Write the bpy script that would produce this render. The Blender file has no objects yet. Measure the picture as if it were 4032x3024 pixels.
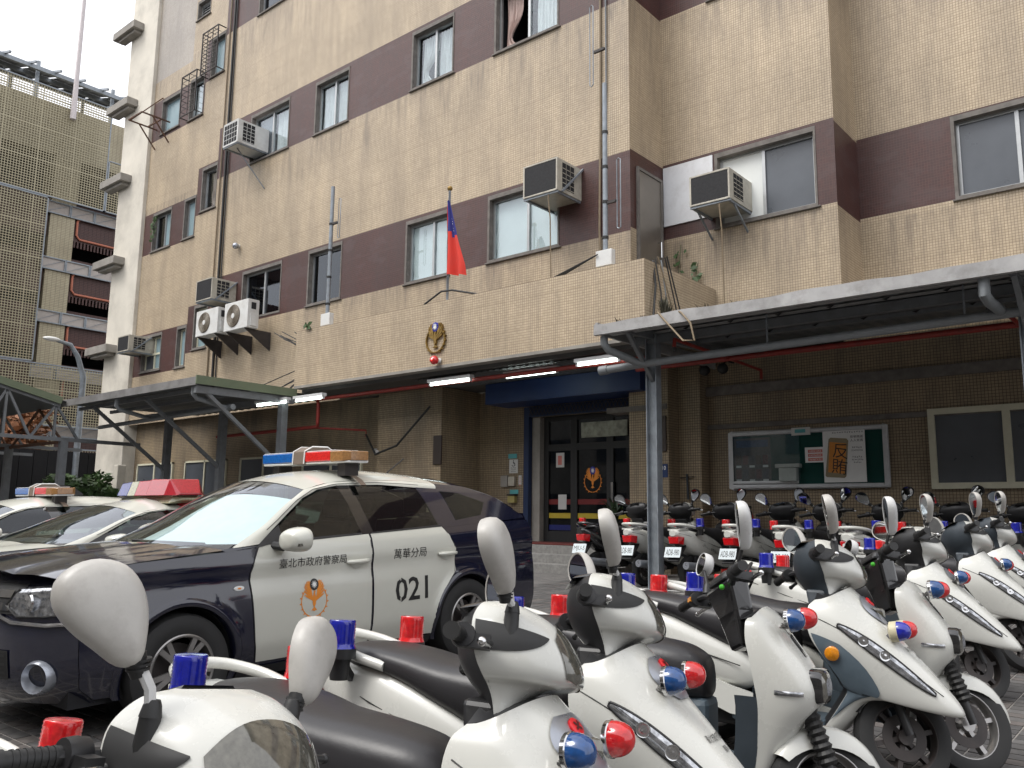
import bpy, bmesh, math, random
import numpy as np
from mathutils import Vector, Matrix
from mathutils.geometry import tessellate_polygon

RND = random.Random(11)
SC = bpy.context.scene
COL = SC.collection
rad = math.radians

# ------------------------------------------------------------------ camera
YAW, PITCH, ROLL = rad(-40.142), rad(8.8275), rad(0.6955)
CAM = Vector((0.0, 0.0, 1.27))
_f = Vector((math.sin(YAW) * math.cos(PITCH), math.cos(YAW) * math.cos(PITCH), math.sin(PITCH)))
_r0 = Vector((math.cos(YAW), -math.sin(YAW), 0))
_u0 = _r0.cross(_f)
_r = _r0 * math.cos(ROLL) + _u0 * math.sin(ROLL)
_u = _u0 * math.cos(ROLL) - _r0 * math.sin(ROLL)
cam_data = bpy.data.cameras.new('camera')
cam_data.sensor_width = 36.0
cam_data.lens = 3350.0 / 4032.0 * 36.0
cam_data.clip_start = 0.05
cam_data.clip_end = 2000.0
cam = bpy.data.objects.new('camera', cam_data)
COL.objects.link(cam)
cam.matrix_world = Matrix(((_r.x, _u.x, -_f.x, CAM.x), (_r.y, _u.y, -_f.y, CAM.y), (_r.z, _u.z, -_f.z, CAM.z), (0, 0, 0, 1)))
SC.camera = cam

# ------------------------------------------------------------------ sky, sun, exposure
SUN_EL, SUN_AZ = rad(58), rad(205)     # compass bearing measured from +Y towards +X
world = bpy.data.worlds.new('World')
SC.world = world
world.use_nodes = True
_nt = world.node_tree
_nt.nodes.clear()
_out = _nt.nodes.new('ShaderNodeOutputWorld')
_bg = _nt.nodes.new('ShaderNodeBackground')
_sky = _nt.nodes.new('ShaderNodeTexSky')
_sky.sky_type = 'NISHITA'
_sky.sun_disc = False
_sky.sun_elevation = SUN_EL
_sky.sun_rotation = SUN_AZ
_sky.air_density = 1.0
_sky.dust_density = 6.0
_sky.ozone_density = 1.0
_hs = _nt.nodes.new('ShaderNodeHueSaturation')
_hs.inputs['Saturation'].default_value = 0.16
_mixw = _nt.nodes.new('ShaderNodeMix')
_mixw.data_type = 'RGBA'
_mixw.inputs[0].default_value = 0.55          # an even cloud layer over the clear sky
_mixw.inputs[7].default_value = (9.6, 9.7, 10.2, 1)
_nt.links.new(_sky.outputs[0], _hs.inputs['Color'])
_nt.links.new(_hs.outputs[0], _mixw.inputs[6])
_nt.links.new(_mixw.outputs[2], _bg.inputs['Color'])
_bg.inputs['Strength'].default_value = 0.12
_nt.links.new(_bg.outputs[0], _out.inputs[0])

sun_data = bpy.data.lights.new('sun', 'SUN')
sun_data.energy = 0.9
sun_data.angle = rad(25)
sun_data.color = (1.0, 0.96, 0.9)
sun = bpy.data.objects.new('sun', sun_data)
COL.objects.link(sun)
_sd = Vector((math.sin(SUN_AZ) * math.cos(SUN_EL), math.cos(SUN_AZ) * math.cos(SUN_EL), math.sin(SUN_EL)))
sun.rotation_euler = _sd.to_track_quat('Z', 'Y').to_euler()
sun.location = (0, -10, 30)

SC.view_settings.view_transform = 'Standard'
SC.view_settings.look = 'None'
SC.view_settings.gamma = 1.0
SC.view_settings.use_curve_mapping = False
SC.view_settings.exposure = 0.95
SC.cycles.max_bounces = 8
SC.cycles.transparent_max_bounces = 24

# ------------------------------------------------------------------ measuring: a sight line meets a known plane of the site
_K = 4032.0 / 2212.0
def ray(x, y):
    return _f + _r * ((x * _K - 2016) / 3350) - _u * ((y * _K - 1512) / 3350)
def P(x, y, X=None, Y=None, Z=None):
    d = ray(x, y)
    t = ((Y - CAM.y) / d.y) if Y is not None else ((X - CAM.x) / d.x) if X is not None else ((Z - CAM.z) / d.z)
    return CAM + d * t
def gz(y):                                   # the yard rises gently towards the station
    return 0.038 * (y - 4.7)
TILT = Matrix.Rotation(math.atan(0.038), 4, 'X')
def proj(p):
    q = Vector(p) - CAM
    w = q.dot(_f)
    return ((2016 + 3350 * q.dot(_r) / w) / _K, (1512 - 3350 * q.dot(_u) / w) / _K, w)

# ------------------------------------------------------------------ mesh helpers
class MB:
    def __init__(self):
        self.v, self.f = [], []
    def add(self, vs, fs):
        n = len(self.v)
        self.v += [tuple(p) for p in vs]
        self.f += [tuple(i + n for i in f) for f in fs]
        return self
    def quad(self, a, b, c, d):
        return self.add((a, b, c, d), ((0, 1, 2, 3),))
    def box(self, x0, x1, y0, y1, z0, z1):
        vs = [(x, y, z) for x in (x0, x1) for y in (y0, y1) for z in (z0, z1)]
        return self.add(vs, ((0, 1, 3, 2), (4, 6, 7, 5), (0, 4, 5, 1), (2, 3, 7, 6), (0, 2, 6, 4), (1, 5, 7, 3)))
    def obox(self, M, sx, sy, sz):
        vs = [M @ Vector((x, y, z)) for x in (-sx, sx) for y in (-sy, sy) for z in (-sz, sz)]
        return self.add(vs, ((0, 1, 3, 2), (4, 6, 7, 5), (0, 4, 5, 1), (2, 3, 7, 6), (0, 2, 6, 4), (1, 5, 7, 3)))
    def beam(self, p, q, w, h=None, up=(0, 0, 1)):
        p, q = Vector(p), Vector(q)
        d = (q - p)
        L = d.length
        d.normalize()
        u = Vector(up)
        if abs(d.dot(u)) > .98: u = Vector((1, 0, 0))
        s = d.cross(u).normalized()
        t = s.cross(d)
        M = Matrix((( d.x, s.x, t.x, 0), (d.y, s.y, t.y, 0), (d.z, s.z, t.z, 0), (0, 0, 0, 1)))
        M.translation = (p + q) / 2
        return self.obox(M, L / 2, w / 2, (h or w) / 2)
    def tube(self, pts, r, n=8, close=True):
        pts = [Vector(p) for p in pts]
        rs = r if isinstance(r, (list, tuple)) else [r] * len(pts)
        vs, fs = [], []
        prev = None
        for i, p in enumerate(pts):
            d = (pts[min(i + 1, len(pts) - 1)] - pts[max(i - 1, 0)])
            if d.length < 1e-9: d = Vector((0, 0, 1))
            d.normalize()
            if prev is None:
                a = Vector((0, 0, 1)) if abs(d.z) < .9 else Vector((1, 0, 0))
                s = d.cross(a).normalized()
            else:
                s = (prev - d * prev.dot(d))
                s = s.normalized() if s.length > 1e-6 else d.orthogonal().normalized()
            prev = s
            t = d.cross(s)
            for k in range(n):
                a = 2 * math.pi * k / n
                vs.append(p + (s * math.cos(a) + t * math.sin(a)) * rs[i])
        m = len(pts)
        for i in range(m - 1):
            for k in range(n):
                fs.append((i * n + k, i * n + (k + 1) % n, (i + 1) * n + (k + 1) % n, (i + 1) * n + k))
        if close:
            fs.append(tuple(reversed(range(n))))
            fs.append(tuple((m - 1) * n + k for k in range(n)))
        return self.add(vs, fs)
    def cyl(self, p, q, r, r2=None, n=16):
        return self.tube([p, q], [r, r if r2 is None else r2], n)
    def lathe(self, prof, M=None, n=20, cap=True):          # prof = [(r, h)] about local Z; an open ring has cap=False
        M = M or Matrix()
        vs, fs = [], []
        for r, h in prof:
            for k in range(n):
                a = 2 * math.pi * k / n
                vs.append(M @ Vector((r * math.cos(a), r * math.sin(a), h)))
        for i in range(len(prof) - 1):
            for k in range(n):
                fs.append((i * n + k, i * n + (k + 1) % n, (i + 1) * n + (k + 1) % n, (i + 1) * n + k))
        if cap and prof[0][0] > 1e-5: fs.append(tuple(reversed(range(n))))
        if cap and prof[-1][0] > 1e-5: fs.append(tuple((len(prof) - 1) * n + k for k in range(n)))
        return self.add(vs, fs)
    def grid(self, rows, closed=False):
        m, n = len(rows), len(rows[0])
        vs = [p for r in rows for p in r]
        fs = []
        for i in range(m - 1):
            for k in range(n if closed else n - 1):
                fs.append((i * n + k, i * n + (k + 1) % n, (i + 1) * n + (k + 1) % n, (i + 1) * n + k))
        return self.add(vs, fs)
    def loft(self, rings, cap=True):
        n = len(rings[0])
        self.grid(rings, True)
        if cap:
            b = len(self.v) - n * len(rings)
            self.f.append(tuple(b + k for k in reversed(range(n))))
            self.f.append(tuple(b + n * (len(rings) - 1) + k for k in range(n)))
        return self
    def poly(self, pts):
        pts = [Vector(p) for p in pts]
        tris = tessellate_polygon([pts])
        return self.add(pts, [tuple(t) for t in tris])
    def prism(self, pts, d):                       # planar outline pushed along d
        pts = [Vector(p) for p in pts]
        d = Vector(d)
        n = len(pts)
        tris = tessellate_polygon([pts])
        fs = [tuple(t) for t in tris] + [tuple(i + n for i in t) for t in tris]
        fs += [(i, (i + 1) % n, (i + 1) % n + n, i + n) for i in range(n)]
        return self.add(pts + [p + d for p in pts], fs)
    def sphere(self, c, r, n=12, m=8, sc=(1, 1, 1)):
        c = Vector(c)
        prof = [(math.sin(math.pi * i / m), -math.cos(math.pi * i / m)) for i in range(m + 1)]
        M = Matrix.Translation(c) @ Matrix.Diagonal((r * sc[0], r * sc[1], r * sc[2], 1))
        return self.lathe(prof, M, n)
    def xf(self, M, start=0):
        for i in range(start, len(self.v)):
            self.v[i] = tuple(M @ Vector(self.v[i]))
        return self
    def mapv(self, fn, start=0):
        for i in range(start, len(self.v)):
            self.v[i] = tuple(fn(Vector(self.v[i])))
        return self
    def join(self, o):
        return self.add(o.v, o.f)

def catmull(pts, k=4, closed=False):
    pts = [np.array(p, float) for p in pts]
    n = len(pts)
    out = []
    segs = n if closed else n - 1
    for i in range(segs):
        p1, p2 = pts[i], pts[(i + 1) % n]
        p0 = pts[(i - 1) % n] if (closed or i > 0) else 2 * p1 - p2
        p3 = pts[(i + 2) % n] if (closed or i + 2 < n) else 2 * p2 - p1
        for j in range(k):
            t = j / k
            out.append(.5 * ((2 * p1) + (-p0 + p2) * t + (2 * p0 - 5 * p1 + 4 * p2 - p3) * t * t + (-p0 + 3 * p1 - 3 * p2 + p3) * t ** 3))
    if not closed: out.append(pts[-1])
    return out

def obj(name, mb, m, parent=None, smooth=None, bevel=0, fixn=True, kind=None):
    me = bpy.data.meshes.new(name)
    off = parent.get('_o') if parent is not None else None
    vs = mb.v
    if off is not None:
        ox, oy, oz = off
        vs = [(a - ox, b - oy, c - oz) for a, b, c in vs]
    me.from_pydata(vs, [], mb.f)
    if fixn:
        bm = bmesh.new()
        bm.from_mesh(me)
        bmesh.ops.remove_doubles(bm, verts=bm.verts, dist=1e-5)
        bmesh.ops.recalc_face_normals(bm, faces=bm.faces)
        bm.to_mesh(me)
        bm.free()
    me.materials.append(m)
    if smooth:
        me.polygons.foreach_set('use_smooth', [True] * len(me.polygons))
        me.set_sharp_from_angle(angle=rad(smooth if smooth is not True else 38))
    o = bpy.data.objects.new(name, me)
    COL.objects.link(o)
    if parent is not None:
        o.parent = parent
        if off is not None: o['_o'] = off
    if bevel:
        b = o.modifiers.new('bevel', 'BEVEL')
        b.width = bevel
        b.segments = 2
        b.limit_method = 'ANGLE'
    if kind: o['kind'] = kind
    return o

def tag(o, label, cat, group=None):
    o['label'] = label
    o['category'] = cat
    if group: o['group'] = group
    return o

def thing(name, label, cat, loc=(0, 0, 0), group=None, static=True):
    o = bpy.data.objects.new(name, None)
    COL.objects.link(o)
    o.empty_display_size = .1
    o.location = loc
    if static: o['_o'] = tuple(loc)
    return tag(o, label, cat, group)

def single(name, mb, m, label, cat, group=None, **kw):
    """a thing that is one mesh, with its origin at its own lowest middle"""
    xs = [p[0] for p in mb.v]; ys = [p[1] for p in mb.v]; zs = [p[2] for p in mb.v]
    o0 = ((min(xs) + max(xs)) / 2, (min(ys) + max(ys)) / 2, min(zs))
    mb.v = [(a - o0[0], b - o0[1], c - o0[2]) for a, b, c in mb.v]
    o = obj(name, mb, m, **kw)
    o.location = o0
    o['_o'] = o0
    return tag(o, label, cat, group)

_glyph = {}
def glyphs(text, bold=0):
    """flat letter outlines as (verts2d, faces), height of a capital about 1"""
    key = (text, bold)
    if key not in _glyph:
        c = bpy.data.curves.new('lettering', 'FONT')
        c.body = text
        c.resolution_u = 2
        c.offset = bold
        o = bpy.data.objects.new('lettering', c)
        COL.objects.link(o)
        dg = bpy.context.evaluated_depsgraph_get()
        m = bpy.data.meshes.new_from_object(o.evaluated_get(dg))
        vs = [(v.co.x, v.co.y) for v in m.vertices]
        fs = [tuple(p.vertices) for p in m.polygons]
        bpy.data.objects.remove(o)
        bpy.data.curves.remove(c)
        bpy.data.meshes.remove(m)
        x0, x1 = min(v[0] for v in vs), max(v[0] for v in vs)
        y0, y1 = min(v[1] for v in vs), max(v[1] for v in vs)
        vs = [((x - (x0 + x1) / 2), (y - (y0 + y1) / 2)) for x, y in vs]
        _glyph[key] = (vs, fs, x1 - x0, y1 - y0)
    return _glyph[key]
def lettering(mb, text, fn, width=None, height=None, bold=0):
    """write text through fn(u, v) -> 3d point, centred on (0, 0)"""
    vs, fs, w, h = glyphs(text, bold)
    sx = width / w if width else height / h
    sy = height / h if height else sx
    mb.add([fn(x * sx, y * sy) for x, y in vs], fs)
    return mb
# ------------------------------------------------------------------ materials
class N:
    def __init__(self, name):
        self.m = bpy.data.materials.new(name)
        self.m.use_nodes = True
        self.t = self.m.node_tree
        self.b = self.t.nodes['Principled BSDF']
        self.o = self.t.nodes['Material Output']
    def n(self, typ, **kw):
        x = self.t.nodes.new('ShaderNode' + typ)
        for k, v in kw.items():
            setattr(x, k, v)
        return x
    def l(self, a, b):
        self.t.links.new(a, b)
        return b
    def val(self, sock, v):
        sock.default_value = v
    def math(self, op, a, b=None, c=None, clamp=False):
        x = self.n('Math', operation=op)
        x.use_clamp = clamp
        for i, s in enumerate((a, b, c)):
            if s is None: continue
            if hasattr(s, 'links'): self.l(s, x.inputs[i])
            else: x.inputs[i].default_value = s
        return x.outputs[0]
    def mix(self, fac, a, b, mode='MIX'):
        x = self.n('Mix')
        x.data_type = 'RGBA'
        x.blend_type = mode
        for s, i in ((fac, 0), (a, 6), (b, 7)):
            if hasattr(s, 'links'): self.l(s, x.inputs[i])
            else: x.inputs[i].default_value = s if i == 0 else (*s[:3], 1)
        return x.outputs[2]
    def ramp(self, s, stops):
        x = self.n('ValToRGB')
        e = x.color_ramp.elements
        while len(e) < len(stops): e.new(.5)
        for i, (p, c) in enumerate(stops):
            e[i].position = p
            e[i].color = (*c, 1) if isinstance(c, tuple) else (c, c, c, 1)
        self.l(s, x.inputs[0])
        return x.outputs[0]
    def noise(self, vec, scale, detail=4, rough=.55):
        x = self.n('TexNoise')
        x.inputs['Scale'].default_value = scale
        x.inputs['Detail'].default_value = detail
        x.inputs['Roughness'].default_value = rough
        if vec is not None: self.l(vec, x.inputs['Vector'])
        return x.outputs[0]
    def pos(self):
        return self.n('NewGeometry').outputs['Position']
    def objc(self):
        return self.n('TexCoord').outputs['Object']
    def mapped(self, vec, scale):
        x = self.n('Mapping')
        x.inputs['Scale'].default_value = scale
        self.l(vec, x.inputs['Vector'])
        return x.outputs[0]
    def bump(self, h, strength=.3, dist=.01):
        x = self.n('Bump')
        x.inputs['Strength'].default_value = strength
        x.inputs['Distance'].default_value = dist
        self.l(h, x.inputs['Height'])
        self.l(x.outputs[0], self.b.inputs['Normal'])
    def col(self, c):
        if hasattr(c, 'links'): self.l(c, self.b.inputs['Base Color'])
        else: self.b.inputs['Base Color'].default_value = (*c[:3], 1)
    def rough(self, r):
        if hasattr(r, 'links'): self.l(r, self.b.inputs['Roughness'])
        else: self.b.inputs['Roughness'].default_value = r

def plain(name, c, rough=.5, metal=0., var=.12, scale=9., spec=.5, coat=0., bump=0., dirt=None):
    a = N(name)
    v = a.objc()
    n1 = a.noise(v, scale, 5, .6)
    f = a.ramp(n1, ((.3, 1 - var), (.7, 1 + var * .4)))
    c1 = a.mix(1.0, c, f, 'MULTIPLY')
    if dirt:
        n2 = a.noise(v, dirt[1], 6, .7)
        c1 = a.mix(a.ramp(n2, ((.48, 0.), (.72, dirt[2]))), c1, dirt[0])
    a.col(c1)
    a.rough(a.math('MULTIPLY_ADD', n1, .22, rough - .11, clamp=True))
    a.b.inputs['Metallic'].default_value = metal
    a.b.inputs['Specular IOR Level'].default_value = spec
    a.b.inputs['Coat Weight'].default_value = coat
    a.b.inputs['Coat Roughness'].default_value = .04
    if bump: a.bump(a.noise(v, scale * 14, 3), bump, .004)
    return a.m

def tile_mat(name, c1, c2, joint, pitch, rowh, mort, dirty, stain=(.16, .12, .08), rough=.42, sills=(), patchy=None):
    a = N(name)
    p = a.pos()
    s = a.n('SeparateXYZ')
    a.l(p, s.inputs[0])
    u = a.math('ADD', s.outputs[0], s.outputs[1])
    cx = a.n('CombineXYZ')
    a.l(u, cx.inputs[0]); a.l(s.outputs[2], cx.inputs[1])
    br = a.n('TexBrick')
    br.offset = 0.0
    br.inputs['Scale'].default_value = 1
    br.inputs['Brick Width'].default_value = pitch
    br.inputs['Row Height'].default_value = rowh
    br.inputs['Mortar Size'].default_value = mort
    br.inputs['Mortar Smooth'].default_value = .3
    br.inputs['Bias'].default_value = 0
    br.inputs['Color1'].default_value = (*c1, 1)
    br.inputs['Color2'].default_value = (*c2, 1)
    br.inputs['Mortar'].default_value = (*joint, 1)
    a.l(cx.outputs[0], br.inputs['Vector'])
    col = br.outputs['Color']
    # coarse joints every 12 rows, slightly wider
    wav = a.math('FRACT', a.math('MULTIPLY', s.outputs[2], 1 / (rowh * 12)))
    jl = a.math('LESS_THAN', wav, .045)
    col = a.mix(a.math('MULTIPLY', jl, .2), col, joint)
    # rain streaks: long in z, narrow in u
    st = a.n('CombineXYZ')
    a.l(a.math('MULTIPLY', u, 1.5), st.inputs[0]); a.l(a.math('MULTIPLY', s.outputs[2], .22), st.inputs[1])
    n1 = a.noise(st.outputs[0], 1.0, 7, .68)
    st2 = a.n('CombineXYZ')
    a.l(a.math('MULTIPLY', u, 7.), st2.inputs[0]); a.l(a.math('MULTIPLY', s.outputs[2], .9), st2.inputs[1])
    n2 = a.noise(st2.outputs[0], 1.0, 5, .6)
    d = a.math('ADD', a.ramp(n1, ((.42, 0.), (.66, dirty))), a.ramp(n2, ((.52, 0.), (.75, dirty * .55))))
    for zs, ln in sills:
        # grime that has run down from the sills: a band of stained tiles under each sill line
        k = a.math('DIVIDE', a.math('SUBTRACT', zs, s.outputs[2]), ln)
        on = a.math('MULTIPLY', a.math('GREATER_THAN', k, 0.), a.math('SUBTRACT', 1., k, clamp=True), clamp=True)
        d = a.math('ADD', d, a.math('MULTIPLY', a.math('MULTIPLY', on, a.ramp(n2, ((.38, 0.), (.62, 1.)))), dirty * 1.1))
    bl = a.noise(p, .55, 4, .6)
    col = a.mix(a.math('MULTIPLY', d, 1.0, clamp=True), col, stain)
    col = a.mix(1., col, a.ramp(bl, ((.3, .82), (.7, 1.06))), 'MULTIPLY')
    if patchy:
        pn = a.noise(a.mapped(p, (1.1, 1.1, 2.2)), 1.3, 3, .5)
        col = a.mix(a.ramp(pn, ((.56, 0.), (.62, patchy[1]))), col, patchy[0])
    a.col(col)
    a.rough(a.math('MULTIPLY_ADD', br.outputs['Fac'], .35, rough, clamp=True))
    inv = a.math('SUBTRACT', 1., br.outputs['Fac'])
    a.bump(a.math('ADD', inv, a.math('MULTIPLY', n2, .25)), .5, .004)
    return a.m

def paint(name, c, rough=.22, coat=.7, dust=.12, metal=0.):
    """vehicle paint: clear-coated, with a thin film of road dust and fine scratches"""
    a = N(name)
    v = a.objc()
    n = a.noise(v, 3.2, 6, .65)
    n2 = a.noise(v, 38, 4, .7)
    dc = tuple(.35 * x + .65 * y for x, y in zip(c, (.27, .25, .22)))
    f = a.math('MULTIPLY', a.ramp(n, ((.38, 0.), (.75, 1.))), dust)
    f = a.math('ADD', f, a.math('MULTIPLY', a.ramp(n2, ((.55, 0.), (.8, 1.))), dust * .5), clamp=True)
    a.col(a.mix(f, c, dc))
    a.rough(a.math('MULTIPLY_ADD', f, .8, rough, clamp=True))
    a.b.inputs['Metallic'].default_value = metal
    a.b.inputs['Coat Weight'].default_value = coat
    a.b.inputs['Coat Roughness'].default_value = .05
    return a.m

def glassy(name, tint, alpha, rough=.03, ior=1.5, spec=.0):
    """window glass: a clear film that mirrors by angle over what is behind it"""
    a = N(name)
    tr = a.n('BsdfTransparent')
    tr.inputs['Color'].default_value = (*tint, 1)
    gl = a.n('BsdfGlossy')
    gl.inputs['Color'].default_value = (.92, .95, 1, 1)
    gl.inputs['Roughness'].default_value = rough
    mx = a.n('MixShader')
    lw = a.n('LayerWeight')
    lw.inputs['Blend'].default_value = .5
    f0 = ((ior - 1) / (ior + 1)) ** 2
    fr = a.math('MULTIPLY_ADD', a.math('POWER', lw.outputs['Facing'], 4.5), 1 - f0, f0 + spec)
    fac = a.math('ADD', fr, 1 - alpha, clamp=True)
    a.l(fac, mx.inputs[0])
    a.l(tr.outputs[0], mx.inputs[1])
    a.l(gl.outputs[0], mx.inputs[2])
    a.l(mx.outputs[0], a.o.inputs[0])
    return a.m

def lens(name, c, rough=.12, emit=0, trans=.0):
    a = N(name)
    v = a.objc()
    n = a.noise(v, 60, 2)
    a.col(a.mix(1., c, a.ramp(n, ((.3, .75), (.7, 1.15))), 'MULTIPLY'))
    a.rough(rough)
    a.b.inputs['Coat Weight'].default_value = .8
    a.b.inputs['Coat Roughness'].default_value = .06
    a.b.inputs['Subsurface Weight'].default_value = 0.0
    if emit:
        a.b.inputs['Emission Color'].default_value = (*c, 1)
        a.b.inputs['Emission Strength'].default_value = emit
    return a.m

def emissive(name, c, s):
    a = N(name)
    a.col((.8, .8, .8))
    a.b.inputs['Emission Color'].default_value = (*c, 1)
    a.b.inputs['Emission Strength'].default_value = s
    return a.m

M = {}
SILLS = ((6.5, 1.1), (11.15, 1.5), (15.85, 1.5))
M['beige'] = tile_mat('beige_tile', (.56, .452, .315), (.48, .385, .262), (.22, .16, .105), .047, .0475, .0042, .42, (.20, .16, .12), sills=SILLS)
M['beige_shaded'] = tile_mat('beige_tile_shaded', (.36, .28, .175), (.30, .23, .145), (.10, .075, .05), .047, .0475, .0045, .6, (.10, .08, .06))  # same mosaic tile as the front, canopy shade put into a darker colour
M['maroon'] = tile_mat('maroon_tile', (.070, .020, .015), (.050, .015, .012), (.12, .07, .06), .047, .0475, .0026, .45, (.055, .035, .033), patchy=((.10, .07, .07), .2))
M['grey_tile'] = tile_mat('weathered_grey_tile', (.40, .36, .31), (.35, .31, .27), (.26, .23, .2), .047, .0475, .003, .5, (.22, .2, .18))
M['cream'] = plain('cream_render', (.62, .58, .50), .8, var=.15, scale=1.2, dirt=((.2, .18, .15), .5, .5))
M['concrete'] = plain('weathered_concrete', (.30, .28, .25), .85, var=.25, scale=2.5, bump=.2, dirt=((.12, .11, .1), .8, .6))
M['sill'] = plain('grey_mortar_sill', (.17, .155, .14), .9, var=.35, scale=6, bump=.3)
M['alu'] = plain('aluminium_frame', (.42, .43, .43), .35, metal=.6, var=.1)
M['cream_frame'] = plain('cream_window_frame', (.62, .60, .46), .45, var=.08)
M['dark_frame'] = plain('dark_bronze_frame', (.035, .032, .03), .4, var=.2)
M['glass'] = glassy('window_glass', (.90, .94, .95), .98, .02, 1.52)
M['glass_blue'] = plain('frosted_blue_glass', (.24, .33, .36), .22, var=.1, scale=1.)
M['glass_dark'] = glassy('dark_window_glass', (.35, .40, .44), .99, .02, 1.55)
M['frost_dark'] = plain('frosted_grey_glass', (.075, .085, .10), .30, var=.25, scale=1.2, spec=.6)
M['paper'] = plain('white_window_paper', (.68, .70, .68), .7, var=.07, scale=1.5)
M['curtain'] = plain('white_curtain', (.66, .65, .63), .9, var=.1)
M['curtain_pink'] = plain('dusty_pink_curtain', (.50, .38, .34), .9, var=.1)
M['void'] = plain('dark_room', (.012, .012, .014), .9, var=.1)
M['board_white'] = plain('white_painted_board', (.66, .67, .69), .55, var=.06, scale=2, dirt=((.35, .33, .31), 3, .35))
M['steel_door'] = plain('stainless_door', (.24, .215, .185), .38, metal=.55, var=.2, scale=1.4)
M['ac_beige'] = plain('aged_ac_casing', (.46, .43, .36), .5, var=.18, scale=5, dirt=((.16, .13, .1), 4, .5))
M['ac_white'] = plain('white_ac_casing', (.66, .66, .64), .45, var=.1, scale=4, dirt=((.3, .26, .2), 3, .35))
M['ac_grille'] = plain('ac_grille', (.032, .032, .034), .7, var=.3, scale=30, spec=.2)
M['ac_fan'] = plain('rusty_fan_grille', (.11, .075, .045), .6, var=.5, scale=12)
M['iron'] = plain('dark_iron', (.035, .028, .026), .6, var=.3)
M['rust'] = plain('rusty_steel', (.12, .06, .035), .8, var=.4)
M['cable'] = plain('black_cable', (.02, .02, .02), .6)
M['cable_tan'] = plain('tan_hose', (.21, .16, .10), .7, var=.2)
M['steel_grey'] = plain('grey_painted_steel', (.165, .175, .185), .5, var=.18, scale=6, dirt=((.09, .085, .08), 5, .5))
M['galv'] = plain('galvanised_steel', (.27, .30, .33), .45, metal=.35, var=.25, scale=7, dirt=((.16, .15, .14), 6, .4))
M['fascia'] = plain('grey_sheet_fascia', (.20, .195, .19), .55, var=.3, scale=3.5, dirt=((.10, .09, .085), 3, .55))
M['fascia_light'] = plain('worn_white_fascia', (.34, .335, .33), .5, var=.25, scale=3, dirt=((.15, .14, .13), 4, .6))
M['fascia_green'] = plain('faded_green_sheet', (.15, .185, .115), .6, var=.2, scale=3, dirt=((.12, .11, .07), 3, .5))
M['corr'] = plain('corrugated_sheet', (.14, .15, .155), .55, metal=.2, var=.2, scale=2)
M['soffit'] = plain('dark_soffit', (.085, .082, .08), .6, var=.25, scale=2)
M['pvc'] = plain('grey_pvc_pipe', (.20, .215, .225), .45, var=.12)
M['red_pipe'] = plain('red_sprinkler_pipe', (.28, .03, .022), .5, var=.3, dirt=((.10, .03, .02), 8, .5))
M['tube'] = emissive('lit_fluorescent_tube', (.86, 1.0, .93), 5.0)
M['fixture'] = plain('white_lamp_fixture', (.6, .6, .6), .5)
M['blue_sign'] = plain('dark_blue_board', (.008, .028, .105), .45, var=.15, scale=2)
M['blue_frame'] = plain('navy_door_frame', (.010, .025, .075), .45)
M['step'] = plain('terrazzo_step', (.20, .195, .185), .7, var=.35, scale=16, bump=.1)
M['red_mat'] = plain('dark_red_mat', (.10, .015, .012), .9)
M['gold'] = plain('tarnished_gold', (.30, .19, .05), .45, metal=.5, var=.45, scale=14)
M['emblem_blue'] = plain('emblem_blue', (.01, .02, .30), .4)
M['white'] = plain('clean_white', (.75, .75, .73), .5, var=.05)
M['black'] = plain('flat_black', (.018, .018, .018), .6)
M['ink'] = plain('black_lettering', (.014, .014, .014), .4)
M['orange'] = plain('orange_vinyl', (.75, .25, .025), .45, var=.1)
M['flag_red'] = plain('flag_red', (.60, .035, .02), .8, var=.1, scale=4)
M['flag_blue'] = plain('flag_blue', (.012, .015, .17), .8, var=.1, scale=4)
M['green_felt'] = plain('green_notice_felt', (.004, .055, .045), .9, var=.1)
M['teal'] = plain('teal_notice', (.10, .36, .38), .7)
M['notice'] = plain('paper_notice', (.55, .55, .53), .8, var=.05)
M['pinkpaper'] = plain('salmon_print', (.62, .20, .17), .8)
M['photo'] = plain('grey_photo_print', (.10, .095, .09), .8, var=.4, scale=20)
M['orange_print'] = plain('orange_print', (.62, .24, .04), .7, var=.15)
M['clear_box'] = plain('clear_plastic_box', (.36, .40, .38), .2, var=.1)
M['yellow'] = plain('yellow_band', (.48, .36, .03), .5)
M['red_band'] = plain('red_band', (.16, .012, .012), .5)
M['blue_band'] = plain('blue_band', (.008, .014, .13), .5)
M['leaf'] = plain('leaf_green', (.045, .095, .022), .55, var=.5, scale=3)
M['leaf_dark'] = plain('dark_leaf_green', (.018, .045, .014), .5, var=.5, scale=3)
M['leaf_dry'] = plain('dry_stems', (.075, .07, .045), .8, var=.4, scale=8)
M['leaf_orange'] = plain('russet_leaves', (.22, .085, .03), .7, var=.5, scale=3)
M['bark'] = plain('bark', (.06, .045, .035), .9, var=.3)
M['extinguisher'] = plain('red_extinguisher', (.40, .02, .015), .35)
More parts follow.
